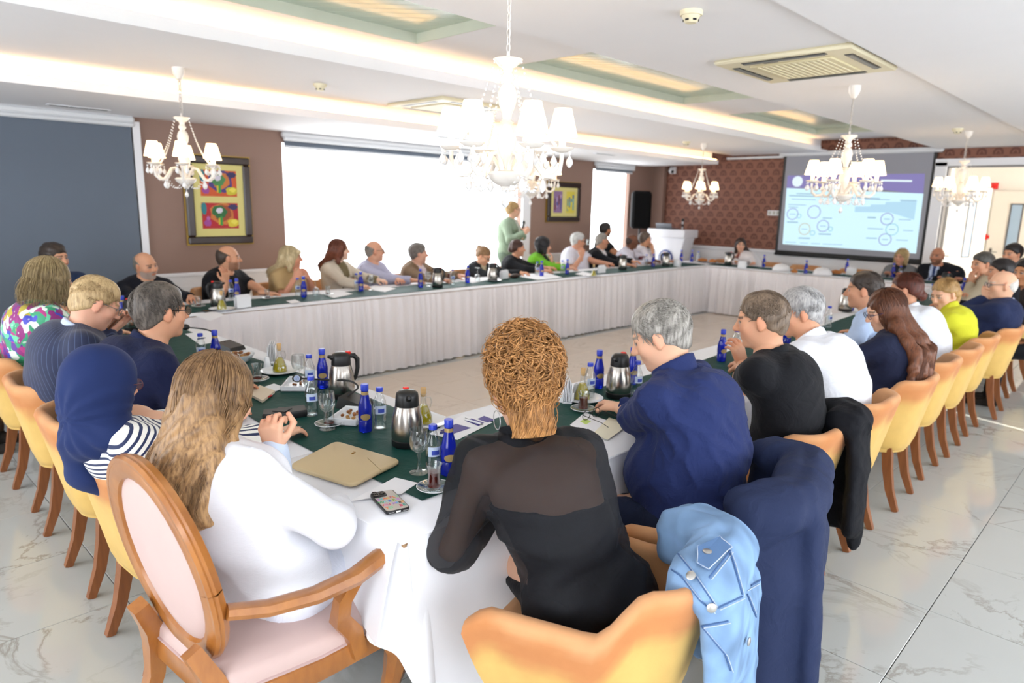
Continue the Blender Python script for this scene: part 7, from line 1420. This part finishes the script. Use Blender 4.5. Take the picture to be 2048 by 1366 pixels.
back('bald bearded man in a dark suit and tie beside the screen', 1874, 512, 2.22, 172, 2, 'm', 1.12, 'b98064', dict(style='bald', key='dark_side_hair', c=('2a211c', '4a3c32'), t=.006, ring=.02), dict(c='16181f', off=.018, so=.018, fold=.005, v=('b9c6e0', .26, .06, '2a3a66'), name='suit_jacket'), beard=('2a211c', .6))
# ---- jackets left on chairs
denim = vcol('washed_denim', .85, bump=.5, bscale=700, var=.16, sheen=.1)
def draped(cx, cy, face, half, zrim, hang, t0=-1.0, t1=1.0, seed=5, front=.16, r=.030, flat=1.9):
    """a garment hung over a tub chair's back: ridge along the rim, panels down the outside, a short fall inside"""
    f = V3(math.cos(R(face)), math.sin(R(face)), 0); s = V3(f[1], -f[0], 0); c = V3(cx, cy, 0); P = []; n = max(4, int(round((t1-t0)*15))); rnd = np.random.RandomState(seed); prev = None
    for k in range(n+1):
        t = t0+(t1-t0)*k/n; back = .325-.62*max(0, abs(t)-.50)**2; p = c+s*half*t-f*back; out = norm(p-c); zr = zrim-.30*max(0, abs(t)-.75)**2; wv = .012*math.sin(k*2.1+seed)
        top = p+V3(0, 0, zr+.012); lo = p+out*(.035+wv)+V3(0, 0, zr-hang(t)); mid = p+out*(.030+wv*.5)+V3(0, 0, zr-.40*hang(t))
        P += [cap(top, mid, r*1.2, r*1.25, .05, (out, flat)), cap(mid, lo, r*1.25, r*1.3, .05, (out, flat))]
        inn = p-out*(.085+.01*rnd.rand())+V3(0, 0, zr-front*(.85+.3*rnd.rand())); P += [cap(top-out*.055, inn, r, r, .05, (out, flat)), cap(top, top-out*.055, r*.8, r*.8, .04)]
        P.append(ell(top-out*.028-V3(0, 0, .004), (.058, .058, .032), k=.04))
        if prev is not None: P += [cap(prev, top, r*.9, r*.9, .05), cap(prev_i, top-out*.055, r*.8, r*.8, .05)]
        prev = top; prev_i = top-out*.055
    return P, f, s, c
def garment(name, label, P, col, mat, h, seed, cat='jacket', fold=.008, paint=None):
    V, Q = polygonize(P, h, (), [(V3(0, 0, .05), V3(0, 0, -1))], folds(seed, fold, 34)); o = V.mean(axis=0); o[2] = V[:, 2].min(); c = np.tile(np.array(s2l(col)), (len(V), 1))
    if paint: paint(V, c)
    ob = link(name, npmesh(name, [(V, Q, c)], o, [mat]), None, None, o); tag(ob, label, cat); return ob, o
suit_m = vcol('suiting', .75, bump=.2, bscale=900, var=.04, wrinkle=.3)
P, f, s, c = draped(2.12, 1.07, 108, .28, .768, lambda t: .50+.05*math.sin(5*t)+(.06 if t < -.2 else 0), seed=3)
P += [cap(c-f*.345-s*.20+V3(0, 0, .74), c-f*.385-s*.22+V3(0, 0, .22), .050, .046, .03, (f, 1.5)), cap(c-f*.27-s*.27+V3(0, 0, .76), c-f*.04-s*.345+V3(0, 0, .60), .05, .05, .05), cap(c-f*.12-s*.335+V3(0, 0, .63), c-f*.10-s*.36+V3(0, 0, .34), .055, .06, .05, (s, 1.5))]
sj, o = garment('suit_jacket', 'navy suit jacket hanging over the chair of the man in the navy shirt', P, '2a3350', suit_m, .012, 11, fold=.010)
part('vent_seam', MB().tube([c-f*.375+s*.02+V3(0, 0, .62)-o, c-f*.385+s*.02+V3(0, 0, .30)-o], .003, 5), plain('navy_seam', '161c30', .8), sj); pass
P, f, s, c = draped(2.93, 1.22, 88, .29, .768, lambda t: .42+.10*t, .25, 1.0, seed=8)
P += [cap(c-f*.33+s*.20+V3(0, 0, .70), c-f*.35+s*.22+V3(0, 0, .20), .045, .036, .04, (f, 1.3))]
bj, o = garment('black_jacket', 'black jacket slung over the corner of a mustard chair', P, '16171c', suit_m, .010, 12, fold=.010)
def dpaint(V, c):
    r = np.random.RandomState(2); n = np.zeros(len(V))
    for k in range(7): d = r.normal(size=3); d /= np.linalg.norm(d); n += np.sin(V @ d*r.uniform(25, 140)+r.uniform(0, 6))
    c *= (1+.06*n)[:, None]
P, f, s, c = draped(1.45, 1.03, 105, .27, .735, lambda t: .20+.16*max(0, t+.2), -.42, 1.0, seed=21, front=.05, r=.032)
P += [cap(c-f*.355+s*.09+V3(0, 0, .62), c-f*.39+s*.10+V3(0, 0, .34), .055, .052, .025, (f, 1.6)), cap(c-f*.35+s*.21+V3(0, 0, .62), c-f*.37+s*.24+V3(0, 0, .22), .060, .050, .025, (f, 1.4))]
dj_, o = garment('denim_jacket', 'light blue denim jacket hung over the front mustard chair', P, '7f9fc4', denim, .0075, 31, fold=.009, paint=dpaint)
dl = plain('dark_denim_seam', '40608e', .85); bt = plain('silver_button', (.75, .74, .72), .3, .8); st_ = plain('pale_stitching', 'c7d2de', .8); flp = plain('denim_flap', '5f83b2', .85, bump=.5, bscale=600)
from mathutils.bvhtree import BVHTree
_bv = BVHTree.FromPolygons([tuple(v.co+dj_.location) for v in dj_.data.vertices], [tuple(p.vertices) for p in dj_.data.polygons])
def onjacket(px, py, lift=.0025):       # the jacket's own surface under a point of the reference
    d = Vector(tuple(ray(px, py))).normalized(); h = _bv.ray_cast(Vector(tuple(CAM)), d)
    return (np.array(h[0])+np.array(h[1])*lift-o, np.array(h[1])) if h[0] is not None else None
def seam(poly, w=.003, m=dl, lift=.002):
    P_ = []
    for (x0, y0), (x1, y1) in zip(poly[:-1], poly[1:]):
        for u in np.linspace(0, 1, 7)[:-1 if (x1, y1) != poly[-1] else None]:
            h = onjacket(x0+(x1-x0)*u, y0+(y1-y0)*u, lift)
            if h: P_.append(h[0])
    runs = [[]]
    for p in P_:
        if runs[-1] and np.linalg.norm(p-runs[-1][-1]) > .06: runs.append([])
        runs[-1].append(p)
    for r_ in runs:
        if len(r_) > 2: part('seam', MB().tube(r_, w, 5), m, dj_)
def off_(poly, dx, dy): return [(x+dx, y+dy) for x, y in poly]
DX, DY = (-10, -20)
FL = off_([(1405, 1119), (1452, 1098), (1471, 1119), (1428, 1163), (1404, 1150)], DX, DY)
hh_ = [onjacket(*q, .004) for q in FL]
if all(hh_):
    n_ = norm(sum(h[1] for h in hh_)); F_ = MB(); F_.v = [tuple(h[0]) for h in hh_]+[tuple(h[0]+n_*.006) for h in hh_]; k_ = len(hh_); F_.f = [tuple(range(k_, 2*k_))]+[(i, (i+1) % k_, k_+(i+1) % k_, k_+i) for i in range(k_)]; part('pocket_flap', F_, flp, dj_, False)
seam(FL+FL[:1], .0011, st_, .009)
for q in off_([(1424, 1130), (1394, 1175), (1431, 1232), (1500, 1300)], DX, DY):
    h = onjacket(*q, .002)
    if h:
        b_ = part('metal_button', MB().lathe([(0, 0), (.011, 0), (.012, .003), (.009, .005), (0, .005)], 14), bt, dj_); b_.location = tuple(h[0]+h[1]*.006); b_.rotation_euler = Vector(h[1]).to_track_quat('Z', 'Y').to_euler()
for k, poly in enumerate(([(1471, 1122), (1428, 1176)], [(1335, 1146), (1373, 1173), (1411, 1221), (1435, 1242)], [(1462, 1105), (1476, 1146), (1493, 1208)], [(1493, 1201), (1530, 1180)], [(1445, 1235), (1503, 1208), (1530, 1276), (1537, 1327), (1527, 1362)], [(1414, 1272), (1465, 1262)], [(1414, 1272), (1459, 1327), (1470, 1360)], [(1360, 1120), (1400, 1170), (1440, 1230)])):
    q = off_(poly, DX, DY); seam(q, .0022, dl); seam(off_(q, 5, 4), .0010, st_, .002)
q = at_y(1176, 490, 6.30); t = thing('drinking_glass', 'small clear glass held at the mouth of the white-haired man', 'glass', tuple(q)); part('glass_wall', MB().lathe([(0, .002), (.022, 0), (.028, .08), (.0265, .08), (.021, .006), (0, .006)], 16, cap=False), clearg, t); part('water_fill', MB().lathe([(0, .008), (.021, .008), (.024, .045), (0, .045)], 14), clearg, t)
